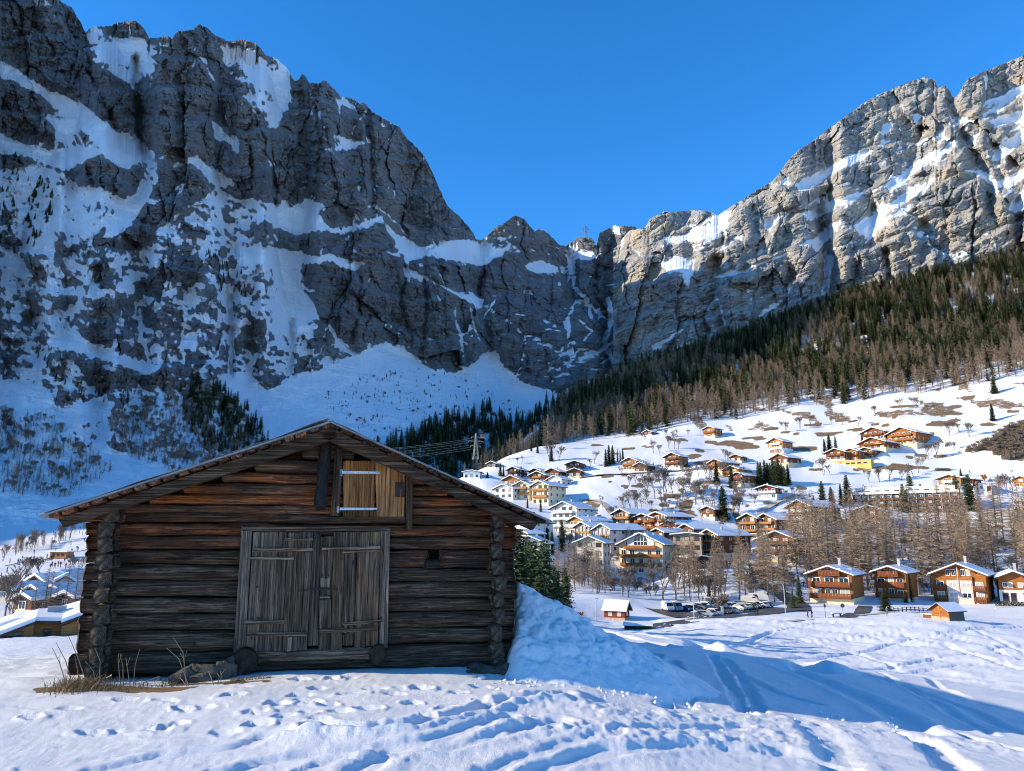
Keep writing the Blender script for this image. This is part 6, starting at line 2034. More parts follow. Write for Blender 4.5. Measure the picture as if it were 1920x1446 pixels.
def scatter(name, pts, kinds, scl, label, kind='stuff'):
    """Points that carry tree instances."""
    me = bpy.data.meshes.new(name)
    me.vertices.add(len(pts)); me.vertices.foreach_set('co', np.asarray(pts, np.float32).ravel())
    for nm, ty, data in (('tk', 'INT', np.asarray(kinds, np.int32)), ('ts', 'FLOAT', np.asarray(scl, np.float32)), ('tr', 'FLOAT', RNG.uniform(0, 6.28, len(pts)).astype(np.float32)), ('tw', 'FLOAT', RNG.uniform(.8, 1.5, len(pts)).astype(np.float32))):
        at = me.attributes.new(nm, ty, 'POINT'); at.data.foreach_set('value', data)
    o = link(name, me)
    ng = bpy.data.node_groups.new(name, 'GeometryNodeTree')
    ng.interface.new_socket('Geometry', in_out='INPUT', socket_type='NodeSocketGeometry')
    ng.interface.new_socket('Geometry', in_out='OUTPUT', socket_type='NodeSocketGeometry')
    N_ = ng.nodes; L_ = ng.links
    gi = N_.new('NodeGroupInput'); go = N_.new('NodeGroupOutput')
    ip = N_.new('GeometryNodeInstanceOnPoints'); ci = N_.new('GeometryNodeCollectionInfo')
    ci.inputs['Collection'].default_value = KINDS
    ci.inputs['Separate Children'].default_value = True; ci.inputs['Reset Children'].default_value = True

    def at_(nm, ty):
        q = N_.new('GeometryNodeInputNamedAttribute'); q.data_type = ty; q.inputs['Name'].default_value = nm
        return q.outputs[0]
    L_.new(gi.outputs[0], ip.inputs['Points']); L_.new(ci.outputs[0], ip.inputs['Instance'])
    ip.inputs['Pick Instance'].default_value = True
    L_.new(at_('tk', 'INT'), ip.inputs['Instance Index'])
    cr = N_.new('ShaderNodeCombineXYZ'); L_.new(at_('tr', 'FLOAT'), cr.inputs[2]); L_.new(cr.outputs[0], ip.inputs['Rotation'])
    cs = N_.new('ShaderNodeCombineXYZ'); mu = N_.new('ShaderNodeMath'); mu.operation = 'MULTIPLY'
    s_ = at_('ts', 'FLOAT'); L_.new(s_, mu.inputs[0]); L_.new(at_('tw', 'FLOAT'), mu.inputs[1])
    L_.new(mu.outputs[0], cs.inputs[0]); L_.new(mu.outputs[0], cs.inputs[1]); L_.new(s_, cs.inputs[2]); L_.new(cs.outputs[0], ip.inputs['Scale'])
    L_.new(ip.outputs[0], go.inputs[0])
    md = o.modifiers.new('scatter', 'NODES'); md.node_group = ng
    tag(o, label, kind=kind)
    return o


# ---- hillside forest
lowx, lowd = zip(*[(870, 455), (905, 458), (960, 475), (1010, 494), (1100, 528), (1200, 530), (1300, 538), (1500, 548), (1650, 533), (1900, 508), (2150, 492)])
upx, upd = zip(*[(870, 470), (905, 492), (960, 560), (1010, 650), (1060, 748), (1130, 792), (1200, 852), (1300, 882), (1400, 907), (1600, 935), (1750, 932), (1900, 908), (2150, 880)])
NF = 9000
fx = RNG.uniform(872, 2120, NF); lo_ = np.interp(fx, lowx, lowd); hi_ = np.interp(fx, upx, upd)
# even spread over the ground: density grows with distance
fd = np.sqrt(RNG.uniform(0, 1, NF) * (hi_ ** 2 - lo_ ** 2) + lo_ ** 2)
keep = RNG.uniform(0, 1, NF) < np.clip((hi_ ** 2 - lo_ ** 2) / 560000, .03, 1)
fx, fd, lo_, hi_ = fx[keep], fd[keep], lo_[keep], hi_[keep]
X = (fx - 960) / FPX * fd / .985; Yd = fd
Zg = ground_z(X, Yd)
dens = fbm(X / 45, Yd / 70, 701, 3)
rel = (fd - lo_) / 60
keep = ~((rel < 1) & (RNG.uniform(0, 1, len(fx)) < .35)) & (dens > -.42)
X, Yd, Zg, fx, fd, rel, dens = (a_[keep] for a_ in (X, Yd, Zg, fx, fd, rel, dens))
pl = np.clip(.92 - .26 * rel, .30, .92) + .75 * fbm(X / 60, Yd / 90, 703, 2)
pl = np.where(fx < 1060, .75, pl)
isl = RNG.uniform(0, 1, len(fx)) < pl
hgt = np.where(isl, RNG.uniform(11, 23, len(fx)), RNG.uniform(10, 25, len(fx))) * np.where(fx < 1000, .75, 1)
app = hgt / fd                                  # apparent size
inview = (fx > 870) & (fx < 1930)
ind = np.zeros(len(fx), bool)
for sel in (isl & inview, ~isl & inview):
    ids = np.nonzero(sel)[0]
    # the front ones show largest: nearest first
    ids = ids[np.argsort(-(app[ids] + .02 * np.exp(-np.maximum(rel[ids], 0))))][:(150 if sel is not None else 0)]
    ind[ids] = True
kk = np.where(isl, 3 + RNG.integers(0, 3, len(fx)), RNG.integers(0, 3, len(fx)))
r_ = ~ind
scatter('hillside_forest', np.stack([X, Yd, Zg - .2], 1)[r_], kk[r_], hgt[r_], 'dense mixed forest of dark spruce and brown larch on the sunlit slope')
for i in np.nonzero(ind)[0]:
    lst = LAR_LO if isl[i] else SPR_LO
    s_ = float(hgt[i]); wv = s_ * random.uniform(.9, 1.2)
    o = link('larch_tree' if isl[i] else 'spruce_tree', lst[int(kk[i]) % 3][2], None, (X[i], Yd[i], Zg[i] - .2), (0, 0, random.uniform(0, 6.28)), (wv, wv, s_))
    tag(o, 'leafless brown larch in the front ranks of the slope forest' if isl[i] else 'dark green spruce in the front ranks of the slope forest', 'tree', 'larches along the forest edge' if isl[i] else 'spruces along the forest edge')

# ---- woods in the shade below the walls
def on_wall(px, py):
    j = np.searchsorted(colsL, px).clip(1, len(colsL) - 1)
    col = LPY[:, j]
    i = np.argmin(np.abs(col - py))
    return [float(k) for k in P(px, py, LD[i, j])]


pts, kd, sc = [], [], []


def wall_wood(poly, n, choose, h0, h1):
    xs, ys = zip(*poly); c = 0; tries = 0
    while c < n and tries < n * 20:
        tries += 1
        px, py = random.uniform(min(xs), max(xs)), random.uniform(min(ys), max(ys))
        if not in_poly(np.array([px]), np.array([py]), poly)[0]:
            continue
        if float(perlin(px / 22, py / 16, 91)) < random.uniform(-.6, .1):
            continue
        p = on_wall(px, py); p[2] -= .8
        pts.append(p); kd.append(choose()); sc.append(random.uniform(h0, h1)); c += 1


def c_spruce(): return random.randint(0, 2)
def c_brush(): return random.choice((3, 4, 5, 6, 7))


wall_wood([(330, 735), (380, 715), (425, 735), (470, 770), (505, 825), (490, 860), (400, 860), (350, 800)], 280, c_spruce, 7, 13)
wall_wood([(500, 880), (700, 850), (780, 815), (860, 775), (930, 765), (985, 795), (1035, 748), (1080, 742), (1000, 830), (930, 880), (820, 930)], 900, c_spruce, 11, 19)
wall_wood([(1150, 735), (1180, 715), (1215, 705), (1215, 730), (1100, 780), (1050, 790)], 60, c_spruce, 11, 17)
wall_wood([(600, 740), (700, 700), (800, 690), (900, 720), (1000, 770), (960, 800), (860, 790), (740, 820), (640, 800)], 330, lambda: random.choice((0, 1, 2, 9)), 1.2, 5.0)
wall_wood([(0, 775), (90, 785), (150, 830), (215, 880), (130, 935), (0, 925)], 330, c_brush, 5, 9)
wall_wood([(200, 790), (330, 740), (420, 800), (510, 850), (330, 890), (225, 850)], 520, c_brush, 5, 9)
wall_wood([(60, 650), (330, 720), (300, 760), (120, 760)], 120, lambda: random.choice((0, 1, 8)), 4, 8)
wall_wood([(380, 470), (470, 520), (480, 560), (400, 540)], 50, c_spruce, 6, 9)
wall_wood([(0, 280), (60, 310), (110, 380), (60, 470), (0, 420)], 70, c_spruce, 6, 10)
scatter('shaded_woods', pts, kd, sc, 'shaded woods and brush scattered over the snow below the rock wall')

# ---- single trees with trunk and crown
def plant(name, meshes, px, depth, h, label, group=None, wide=1.0, sink=.2, py=None):
    if py is not None:
        x, y, z = ground_pt(px, py, max(40, depth * .7), depth * 1.4)
    else:
        x, y, z = (px - 960) / FPX * depth / 1.0, depth, 0
        x = float(P(px, 1000, depth)[0]); z = gz(x, depth)
    root = empty(name, (x, y, z - sink), random.uniform(0, 6.28))
    s_ = h * wide
    for nm, me in (('trunk', meshes[0]), ('crown', meshes[1])):
        link(nm, me, root, None, None, (s_, s_, h))
    tag(root, label, 'tree', group)
    return root


# larch belt between the front chalets and the houses above
n = 0
while n < 125:
    px = random.uniform(1465, 1935); d = random.uniform(203, 275)
    if px < 1505 and d < 226: continue
    plant('larch_tree', random.choice(LAR_HI), px, d, random.uniform(16, 24), 'tall bare larch in the belt behind the front row chalets', 'larches behind the front chalets', random.uniform(.9, 1.25)); n += 1
n = 0
while n < 74:
    px = random.uniform(1035, 1470); d = random.uniform(188, 232)
    if 1150 < px < 1255 and (random.random() < .6 or d > 205): continue
    plant('larch_tree', random.choice(LAR_HI), px, d, random.uniform(8, 14) if px < 1380 else random.uniform(11, 17), 'bare larch in the belt between car park and hotel', 'larches above the car park', random.uniform(.9, 1.3)); n += 1
n = 0
while n < 30:
    px = random.uniform(1060, 1480); d = random.uniform(184, 214)
    plant('bare_tree', random.choice(BARE), px, d, random.uniform(5, 10), 'bare broadleaf tree tangled in the belt above the car park', 'bare trees above the car park', random.uniform(.9, 1.2)); n += 1
n = 0
while n < 26:
    px = random.uniform(1490, 1930); d = random.uniform(205, 250)
    plant('spruce_tree' if random.random() < .3 else 'bare_tree', random.choice(SPR_HI) if random.random() < .0 else random.choice(BARE), px, d, random.uniform(6, 11), 'bare broadleaf tree among the larches behind the front chalets', 'bare trees behind the front chalets'); n += 1
# dark spruces beside the barn
for px, d, h, wd, lab in ((970, 90, 12.5, 1.5, 'dark spruce right against the barn corner'), (1000, 94, 11.5, 1.6, 'dark bushy spruce second from the barn corner'), (1020, 98, 12.0, 1.4, 'tallest of the dark spruces near the barn corner'),
                          (1042, 100, 8.2, 1.7, 'low dark spruce at the foot of the snow heap slope'), (986, 108, 13.0, 1.4, 'dark spruce half hidden behind the barn corner trees'), (1058, 122, 9.5, 1.2, 'olive spruce beside the grey house near the barn'), (1010, 86, 7.0, 1.7, 'short dark spruce in front of the barn corner trees')):
    plant('spruce_tree', random.choice(SPR_HI), px, d, h, lab, 'spruces beside the barn', wd)
# spruces in the village: px, depth, height, label
for px, py, d, h, wd, lab in (
        (1054, 1034, 262, 11.5, 1.2, 'single tall spruce in front of the white apartment block'), (1035, 1040, 258, 8, 1.3, 'shorter spruce beside the single tall one at the white block'), (1026, 1012, 275, 5, 1.2, 'small round spruce below the twin cream houses'), (1014, 960, 330, 6, 1.0, 'little spruce in front of the twin cream houses'),
        (989, 953, 330, 4.5, 1.0, 'smallest spruce in front of the twin cream houses'), (1357, 975, 318, 15, 1.3, 'tall lone spruce beside the small brown chalet'), (1344, 905, 362, 11.5, 1.3, 'spruce in front of the orange long roofed chalet'), (1372, 915, 352, 10, 1.3, 'spruce in front of the upper orange chalet of the pair'),
        (938, 893, 398, 7.5, 1.0, 'spruce left of the dark brown chalet'), (944, 893, 398, 6, 1.0, 'spruce just above the orange wooden chalet'), (977, 897, 396, 7, .9, 'slim spruce between the dark and the balcony chalet'), (914, 896, 398, 3.5, 1.5, 'round dark bush above the barn roof edge'), (996, 846, 470, 6, 1.1, 'left of two small spruces on the bare knoll'), (1008, 850, 465, 7, 1.1, 'right of two small spruces on the bare knoll'),
        (1034, 865, 440, 9, 1.0, 'spruce among bare trees below the knoll'), (1136, 875, 412, 10, 1.1, 'first of three dark spruces beside the orange terrace chalet'), (1142, 873, 414, 12, 1.0, 'tallest of three dark spruces beside the orange terrace chalet'), (1149, 870, 416, 11, 1.0, 'third of three dark spruces beside the orange terrace chalet'),
        (1158, 866, 420, 8, .7, 'first of three thin columns of evergreen above the terrace chalet'), (1163, 866, 420, 7, .7, 'second of three thin columns of evergreen above the terrace chalet'), (1168, 865, 420, 8, .7, 'third of three thin columns of evergreen above the terrace chalet'), (1225, 880, 405, 4, 1.6, 'round evergreen bush beside the brown wing chalet'),
        (1547, 852, 408, 9, 1.1, 'left of three small spruces above the yellow garage wall'), (1556, 850, 409, 11, 1.1, 'middle of three small spruces above the yellow garage wall'), (1568, 850, 410, 10, 1.1, 'right of three small spruces above the yellow garage wall'), (1617, 830, 418, 6, 1.0, 'small spruce beside the big balcony pair'),
        (1543, 950, 338, 11.5, 1.3, 'broad spruce at the left of the row before the long block'), (1527, 954, 334, 6, 1.1, 'small pointed spruce standing left of the row before the long block'), (1590, 945, 342, 13.5, 1.3, 'tall spruce closing the row before the long block'), (1560, 950, 340, 9, 1.3, 'second spruce of the row before the long block'), (1578, 948, 341, 10, 1.2, 'third spruce of the row before the long block'),
        (1696, 960, 318, 12.5, 1.3, 'bushy spruce hiding the middle of the long block'), (1711, 958, 318, 16.5, 1.2, 'tallest spruce in front of the long block'), (1662, 958, 316, 6.5, 1.3, 'low spruce left of the tallest one at the long block'), (1797, 955, 316, 15, 1.4, 'left of two big spruces at the end of the long block'), (1821, 957, 314, 15.5, 1.4, 'right of two big spruces at the end of the long block'),
        (1802, 893, 366, 4, 1.5, 'small evergreen bush behind the orange and white house'), (1862, 790, 432, 11, 1.1, 'lone spruce above the brown bushes'), (1865, 738, 480, 12, 1.3, 'lone spruce standing high on the snow below the forest'),
        (1500, 1132, 176, 7, 1.2, 'leaning young spruce at the left corner of the reddish front chalet'), (1487, 1140, 172, 4, 1.4, 'low juniper by the road bend'), (1661, 1146, 164, 5.2, 1.7, 'broad young spruce in front of the narrow reddish chalet'), (1707, 1128, 184, 8, 1.0, 'spruce in the shade right of the narrow reddish chalet'), (1843, 1132, 180, 4.5, 1.3, 'round evergreen between the pink and the last chalet'), (1699, 1130, 182, 2.6, 1.4, 'small olive bush at the narrow chalet wall'),
        (1330, 1130, 188, 5, 1.2, 'small evergreen hidden in the tangle above the car park'), (1470, 1062, 240, 5, 1.6, 'olive bush below the five storey brown chalet')):
    plant('spruce_tree', SPR_HI[n % 3], px, d, h, lab, 'single spruces in the village', wd, py=py); n += 1
# clump of spruces below the brown chalet
for k in range(11):
    px = 1424 + k * 5.4 + random.uniform(-1.5, 1.5)
    plant('spruce_tree', random.choice(SPR_HI), px, 384, random.uniform(10, 13.5), 'spruce in the dense dark clump above the dark red house', 'dense spruce clump', 1.2, py=909 + random.uniform(-3, 4))
# bare trees and shrubs standing on the open slope
for px, py, h in ((1246, 934, 14), (1228, 936, 12), (1212, 934, 11), (1262, 934, 9), (1196, 962, 9.5), (1182, 962, 10), (1172, 960, 8), (1130, 952, 6.5), (1285, 940, 12), (1305, 945, 10), (1318, 936, 9), (1295, 925, 8),
                  (1275, 872, 6), (1225, 850, 9), (1236, 852, 6), (1265, 842, 12), (1255, 842, 9), (1272, 845, 7), (1360, 862, 7), (1310, 895, 8), (1545, 892, 9), (1556, 890, 5), (1722, 888, 9), (1712, 895, 8), (1740, 862, 9), (1757, 860, 10), (1780, 818, 9), (1800, 815, 7),
                  (1818, 820, 9), (1760, 842, 6), (1790, 845, 5), (1500, 928, 6), (1486, 930, 5), (1475, 934, 4), (1690, 900, 6), (1700, 902, 7), (1650, 905, 7), (1668, 903, 8), (1630, 905, 7), (1820, 895, 4), (1040, 840, 9), (1030, 866, 11), (1048, 864, 8), (980, 868, 5), (970, 870, 4),
                  (1115, 870, 8), (1108, 876, 5), (955, 862, 5), (1385, 960, 8), (1375, 935, 8), (1392, 945, 7), (1340, 950, 7), (1365, 870, 7), (1610, 800, 7), (1580, 795, 8), (1560, 800, 7), (1640, 780, 8), (1690, 770, 9), (1720, 765, 8), (1760, 775, 7), (1500, 805, 9), (1520, 800, 9),
                  (1475, 812, 8), (1430, 810, 8), (1880, 930, 10), (1890, 932, 11), (1870, 935, 10), (1900, 930, 9), (1250, 820, 6), (1290, 815, 5), (1210, 826, 5), (1060, 1005, 7), (1148, 975, 6), (1165, 1010, 7)):
    plant('bare_tree', BARE[n % 4], px, 360, h * random.uniform(.9, 1.1), 'bare branching tree standing on the open village slope', 'bare trees on the village slope', random.uniform(1.0, 1.35), py=py); n += 1
for k in range(70):
    px, py = random.uniform(1165, 1420), random.uniform(885, 965)
    if k >= 45:
        px, py = random.uniform(1010, 1480), random.uniform(975, 1062)
    plant('bare_tree', BARE[k % 4], px, 330, random.uniform(4, 9), 'bare grey tree growing between the houses of the village', 'bare trees between the houses', random.uniform(1.1, 1.5), py=py)
plant('bush', RUSTB[0], 1846, 345, 4.2, 'orange leaved bush next to the small white cube garage', None, 1.0, py=904)
plant('bush', RUSTB[0], 1089, 150, 1.6, 'red brown leafless bush on the snow bank left of the red hut', None, 1.4, py=1160)
plant('bush', SHRUB[1], 1346, 168, 4.6, 'pinkish bare shrub in the middle of the car park', None, 1.3, py=1152)
# scrub on the brown bank, too dense to count
pts, kd, sc = [], [], []
while len(pts) < 420:
    px, py = random.uniform(1795, 1930), random.uniform(785, 866)
    if in_poly(np.array([px]), np.array([py]), BUSH)[0]:
        pts.append(ground_pt(px, py, 340, 480)); kd.append(random.choice((8, 9))); sc.append(random.uniform(1.2, 2.8))
for _ in range(420):
    px, d = random.uniform(1040, 1930), random.uniform(200, 300)
    x = float(P(px, 1000, d)[0]); pts.append((x, d, gz(x, d) - .1)); kd.append(random.choice((8, 9))); sc.append(random.uniform(1, 3.2))
scatter('scrub', pts, kd, sc, 'brown scrub covering the bank and the floor of the larch belt')
# trees of the old village on the left
for px, py, d, h in ((22, 1168, 100, 7), (8, 1165, 100, 8), (62, 1158, 118, 6), (80, 1160, 115, 7.5), (90, 1155, 118, 7), (120, 1150, 120, 8), (140, 1148, 122, 8), (150, 1152, 118, 7), (100, 1162, 112, 6), (46, 1090, 200, 6), (52, 1090, 200, 7), (74, 1092, 198, 7), (5, 1053, 285, 6.5), (150, 1080, 215, 6), (136, 1075, 220, 5)):
    plant('larch_tree' if 60 < px < 155 and py > 1140 else 'bare_tree', LAR_HI[n % 4] if 60 < px < 155 and py > 1140 else BARE[n % 4], px, d, h, 'bare tree among the houses of the old village', 'bare trees of the old village', 1.2, py=py); n += 1
for k in range(46):
    px = random.uniform(28, 162); py = 1036 - (px - 28) * .27 + random.uniform(-3, 6)
    if 85 < px < 100: py += 10
    plant('bare_tree', random.choice(LAR_HI if k % 2 else BARE), px, 340, random.uniform(4, 8.5), 'young bare tree in the row across the ski slope', 'tree row across the ski slope', .9, py=py)

# ------------------------------------------------------------------ roads and car park
ASPH = simple('wet_asphalt', (.085, .08, .076), .6, .5, .35, .35)
GRITS = simple('gritted_snow', (.42, .38, .33), .9, .25, .8)


def road(name, pts, width, mat, label, lift=.10, n=60):
    P_ = np.array(seg(pts))
    t = np.linspace(0, len(P_) - 1, n)
    k = np.clip(t.astype(int), 0, len(P_) - 2); f = t - k
    g0, g1, g2, g3 = P_[np.clip(k - 1, 0, None)], P_[k], P_[k + 1], P_[np.clip(k + 2, None, len(P_) - 1)]
    f = f[:, None]
    c = .5 * (2 * g1 + (g2 - g0) * f + (2 * g0 - 5 * g1 + 4 * g2 - g3) * f ** 2 + (3 * g1 - g0 - 3 * g2 + g3) * f ** 3)
    tg = np.gradient(c, axis=0); tg /= np.linalg.norm(tg, axis=1)[:, None] + 1e-9
    nrm = np.stack([-tg[:, 1], tg[:, 0]], 1)
    zc = ground_z(c[:, 0], c[:, 1]) + lift
    V, F = [], []
    for i in range(n):
        for s_ in (-1, -.33, .33, 1):
            x, y = c[i] + nrm[i] * width / 2 * s_
            V.append((x, y, max(zc[i], float(ground_z(np.array([x]), np.array([y]))[0]) + lift * .8)))
    for i in range(n - 1):
        for j in range(3):
            F.append((i * 4 + j, i * 4 + j + 1, i * 4 + j + 5, i * 4 + j + 4))
    o = link(name, mesh_from(name, V, F, (mat,), True))
    tag(o, label, kind='structure')
    return o


road('road', [(1205, 1182, 142), (1280, 1173, 150), (1360, 1164, 156), (1440, 1153, 162), (1487, 1140, 170), (1496, 1125, 180), (1470, 1108, 196), (1430, 1096, 210), (1390, 1088, 222)], 5.2, ASPH, 'wet asphalt road bending round the car park')
road('car_park', [(1235, 1157, 168), (1300, 1153, 170), (1380, 1148, 173), (1450, 1140, 177)], 15.0, ASPH, 'cleared asphalt car park beside the road', lift=.08)
road('path', [(1480, 1166, 143), (1560, 1160, 148), (1640, 1152, 154), (1720, 1146, 158), (1760, 1143, 160)], 1.6, GRITS, 'narrow gritted path across the snow meadow', lift=.12)
road('drive', [(1590, 1163, 148), (1612, 1145, 164), (1622, 1132, 180)], 3.0, ASPH, 'short asphalt drive beside the reddish front chalet', lift=.14)
road('lane', [(1085, 900, 398), (1130, 896, 396), (1180, 890, 394), (1240, 884, 396), (1300, 880, 392), (1345, 884, 380)], 3.2, GRITS, 'gritted lane below the hillside chalets', lift=.3)
road('lane', [(1085, 938, 348), (1110, 942, 344), (1130, 950, 336), (1147, 962, 322)], 3.0, GRITS, 'gritted lane curving down to the apartment terrace', lift=.3)
road('lane', [(1385, 962, 318), (1420, 952, 326), (1460, 940, 338), (1500, 925, 350)], 3.0, GRITS, 'gritted lane climbing past the dark red house', lift=.3)
road('ski_road', [(0, 1072, 240), (60, 1060, 262), (110, 1046, 285), (170, 1032, 310)], 1.2, simple('dark_netting', (.07, .065, .07), .9), 'dark netting line along the ski slope', lift=.35)

# ------------------------------------------------------------------ cars
TYRE = simple('tyre', (.02, .02, .02), .9, .2)
HUB = simple('hub', (.35, .35, .36), .4, .1, 3, .5, metal=.6)
CGL = Mat('car_glass', .06, .6); CGL.color((.015, .018, .022)); CGL = CGL.m
LAMP = simple('lamp_lens', (.7, .7, .68), .2, .05, 3, .6)
TAIL = simple('tail_lens', (.4, .02, .015), .3, .1, 3, .5)


def paintm(name, c):
    m = Mat(name, .28, .5); m.color(c); m.b.inputs['Coat Weight'].default_value = .4
    return m.m


CARP = {k: paintm('paint_' + k, c) for k, c in dict(white=(.45, .45, .45), silver=(.28, .29, .30), grey=(.10, .105, .11), black=(.02, .02, .022), blue=(.03, .06, .16), dark=(.05, .055, .06), cream=(.5, .46, .38)).items()}


def car(px, py, d, yaw, kind, col, label):
    x, y, z = (float(k) for k in P(px, py, d)); z = max(z, gz(x, y) + .2)
    z = gz(x, y) + .12
    name = {'van': 'parked_van', 'camper': 'motorhome'}.get(kind, 'parked_car')
    root = empty(name, (x, y, z), radians(yaw)); root.scale = (.82, .82, .82); tag(root, label, 'van' if kind == 'van' else ('motorhome' if kind == 'camper' else 'car'), 'vehicles in the car park')
    prof = {'car': ([(-2.1, .35), (-2.15, .75), (-1.95, .95), (-1.3, 1.0), (-.75, 1.42), (.85, 1.45), (1.65, 1.02), (2.05, .9), (2.15, .5), (2.1, .3)], 1.72),
            'estate': ([(-2.2, .35), (-2.25, .8), (-2.15, 1.05), (-1.85, 1.48), (.6, 1.52), (1.35, 1.05), (2.1, .92), (2.25, .55), (2.2, .32)], 1.76),
            'suv': ([(-2.2, .45), (-2.25, .9), (-2.15, 1.2), (-1.85, 1.7), (.7, 1.74), (1.35, 1.2), (2.1, 1.08), (2.25, .65), (2.2, .4)], 1.85),
            'van': ([(-2.6, .4), (-2.65, 1.2), (-2.55, 2.35), (-2.3, 2.5), (1.3, 2.5), (1.7, 2.3), (2.25, 1.35), (2.75, 1.15), (2.85, .7), (2.8, .4)], 2.0),
            'camper': ([(-3.0, .45), (-3.05, 2.8), (-2.9, 2.95), (2.0, 2.95), (2.6, 2.6), (2.65, 1.9), (2.7, 1.35), (3.1, 1.15), (3.2, .7), (3.1, .45)], 2.15)}[kind]
    pts, wd = prof
    mb = MB(); n = len(pts)
    half = [(wd / 2 * (1 - .10 * max(0, (z_ - .9) / 1.0)) if kind in ('car', 'estate', 'suv') else wd / 2 * (1 - .03 * max(0, z_ - 1.2))) for _, z_ in pts]
    v_ = [(a, -h, b) for (a, b), h in zip(pts, half)] + [(a, h, b) for (a, b), h in zip(pts, half)]
    f_ = [tuple(range(n - 1, -1, -1))[::-1], tuple(range(2 * n - 1, n - 1, -1))] + [(i + n, (i + 1) % n + n, (i + 1) % n, i) for i in range(n)]
    mb.add(v_, f_); mb.obj('body', CARP[col], root)
    zt = max(b for _, b in pts); zb = {'car': 1.0, 'estate': 1.02, 'suv': 1.18, 'van': 1.45, 'camper': 1.5}[kind]
    for s_ in (-1, 1):
        x0, x1 = {'car': (-.9, 1.1), 'estate': (-1.7, .85), 'suv': (-1.7, .95), 'van': (.6, 1.75), 'camper': (-1.6, -.2)}[kind]
        hh = wd / 2 * .93
        mb = MB(); q = [(x0 - .15, zb), (x1 + .2, zb), (x1 - .25, zt - .12), (x0 + .1, zt - .12)]
        mb.prism(q, s_ * (wd / 2 - .06) - .035, s_ * (wd / 2 - .06) + .035); mb.obj('side_window', CGL, root)
        for wx in ((-1.3, 1.35) if kind not in ('van', 'camper') else (-1.7, 1.9)):
            mb = MB(); mb.tube([(wx, s_ * (wd / 2 - .22), .33), (wx, s_ * (wd / 2 + .02), .33)], .33, 12); wh = mb.obj('wheel', TYRE, root)
            mb = MB(); mb.tube([(wx, s_ * (wd / 2 + .005), .33), (wx, s_ * (wd / 2 + .03), .33)], .19, 10); mb.obj('rim', HUB, wh)
        mb = MB(); mb.box(2.06 if kind in ('car', 'estate', 'suv') else 2.72, 2.26 if kind in ('car', 'estate', 'suv') else 2.9, s_ * wd * .34 - .2, s_ * wd * .34 + .2, .62, .8); mb.obj('headlight', LAMP, root)
        xr = pts[0][0]
        mb = MB(); mb.box(xr - .08, xr + .02, s_ * wd * .38 - .1, s_ * wd * .38 + .1, .7, 1.0); mb.obj('tail_light', TAIL, root)
    xa, za, xb, zb2 = {'car': (.88, 1.42, 1.62, 1.06), 'estate': (.62, 1.5, 1.32, 1.09), 'suv': (.72, 1.7, 1.32, 1.24), 'van': (1.72, 2.26, 2.22, 1.42), 'camper': (2.64, 1.88, 2.72, 1.4)}[kind]
    mb = MB(); w_ = wd * .4
    nx, nz = (za - zb2), (xb - xa); l_ = sqrt(nx * nx + nz * nz); nx, nz = nx / l_ * .03, nz / l_ * .03
    mb.add([(xa + nx, -w_, za + nz), (xa + nx, w_, za + nz), (xb + nx, w_ * 1.08, zb2 + nz), (xb + nx, -w_ * 1.08, zb2 + nz)], [(0, 3, 2, 1)]); mb.obj('windscreen', CGL, root)
    if random.random() < .6 or kind in ('van', 'camper'):
        mb = MB(); xs = [p for p in pts if p[1] > zt - .12]; mb.box(min(p[0] for p in xs) + .1, max(p[0] for p in xs) - .1, -wd * .4, wd * .4, zt, zt + .07); mb.obj('roof_snow', RSNOW, root)
    return root


for a in ((1252, 1147, 174, -82, 'van', 'white', 'white high roofed van at the left end of the back row'), (1268, 1147, 175, -82, 'van', 'silver', 'silver grey high roofed van next to the white one'), (1285, 1148, 175, -60, 'car', 'blue', 'dark blue car right of the two vans'),
          (1300, 1148, 175, -60, 'estate', 'black', 'black estate car behind the street lamp'), (1316, 1146, 176, -60, 'suv', 'grey', 'dark grey car with blue shine in the back row'), (1328, 1143, 178, -60, 'suv', 'white', 'white four wheel drive car in the back row'),
          (1345, 1140, 180, -20, 'camper', 'grey', 'grey camper van behind the pink shrub'), (1362, 1141, 180, -60, 'car', 'black', 'black car right of the grey camper van'),
          (1302, 1166, 158, -30, 'car', 'dark', 'dark green car at the front left of the car park'), (1317, 1166, 159, -8, 'suv', 'white', 'white car nearest to the road with a dark windscreen'), (1330, 1160, 162, -60, 'car', 'silver', 'silver car behind the nearest white one'), (1341, 1158, 163, -60, 'estate', 'white', 'white estate car left of the information post'),
          (1371, 1155, 166, -50, 'car', 'white', 'white hatchback with snow on its roof in the right group'), (1360, 1156, 165, -50, 'suv', 'black', 'black car beside the information post'), (1385, 1151, 170, -50, 'car', 'white', 'second white car in the right group'), (1396, 1149, 172, -50, 'estate', 'silver', 'silver estate in the middle of the right group'),
          (1406, 1147, 173, -50, 'car', 'black', 'black car in the right group'), (1416, 1145, 174, -50, 'suv', 'dark', 'dark off road car near the end of the right group'), (1428, 1143, 175, -50, 'car', 'white', 'last white car of the right group'), (1390, 1140, 181, -30, 'estate', 'silver', 'silver car parked behind the right group'),
          (1408, 1138, 182, -25, 'van', 'cream', 'cream van parked at the wood edge'), (1424, 1134, 184, -20, 'camper', 'cream', 'cream motorhome at the right end of the car park'), (1437, 1142, 177, -50, 'car', 'blue', 'blue car beside the motorhome')):
    car(*a)

# ------------------------------------------------------------------ street lamps, posts, bench
POLE = simple('galvanised_pole', (.45, .46, .46), .5, .1, 2, .4, metal=.5)


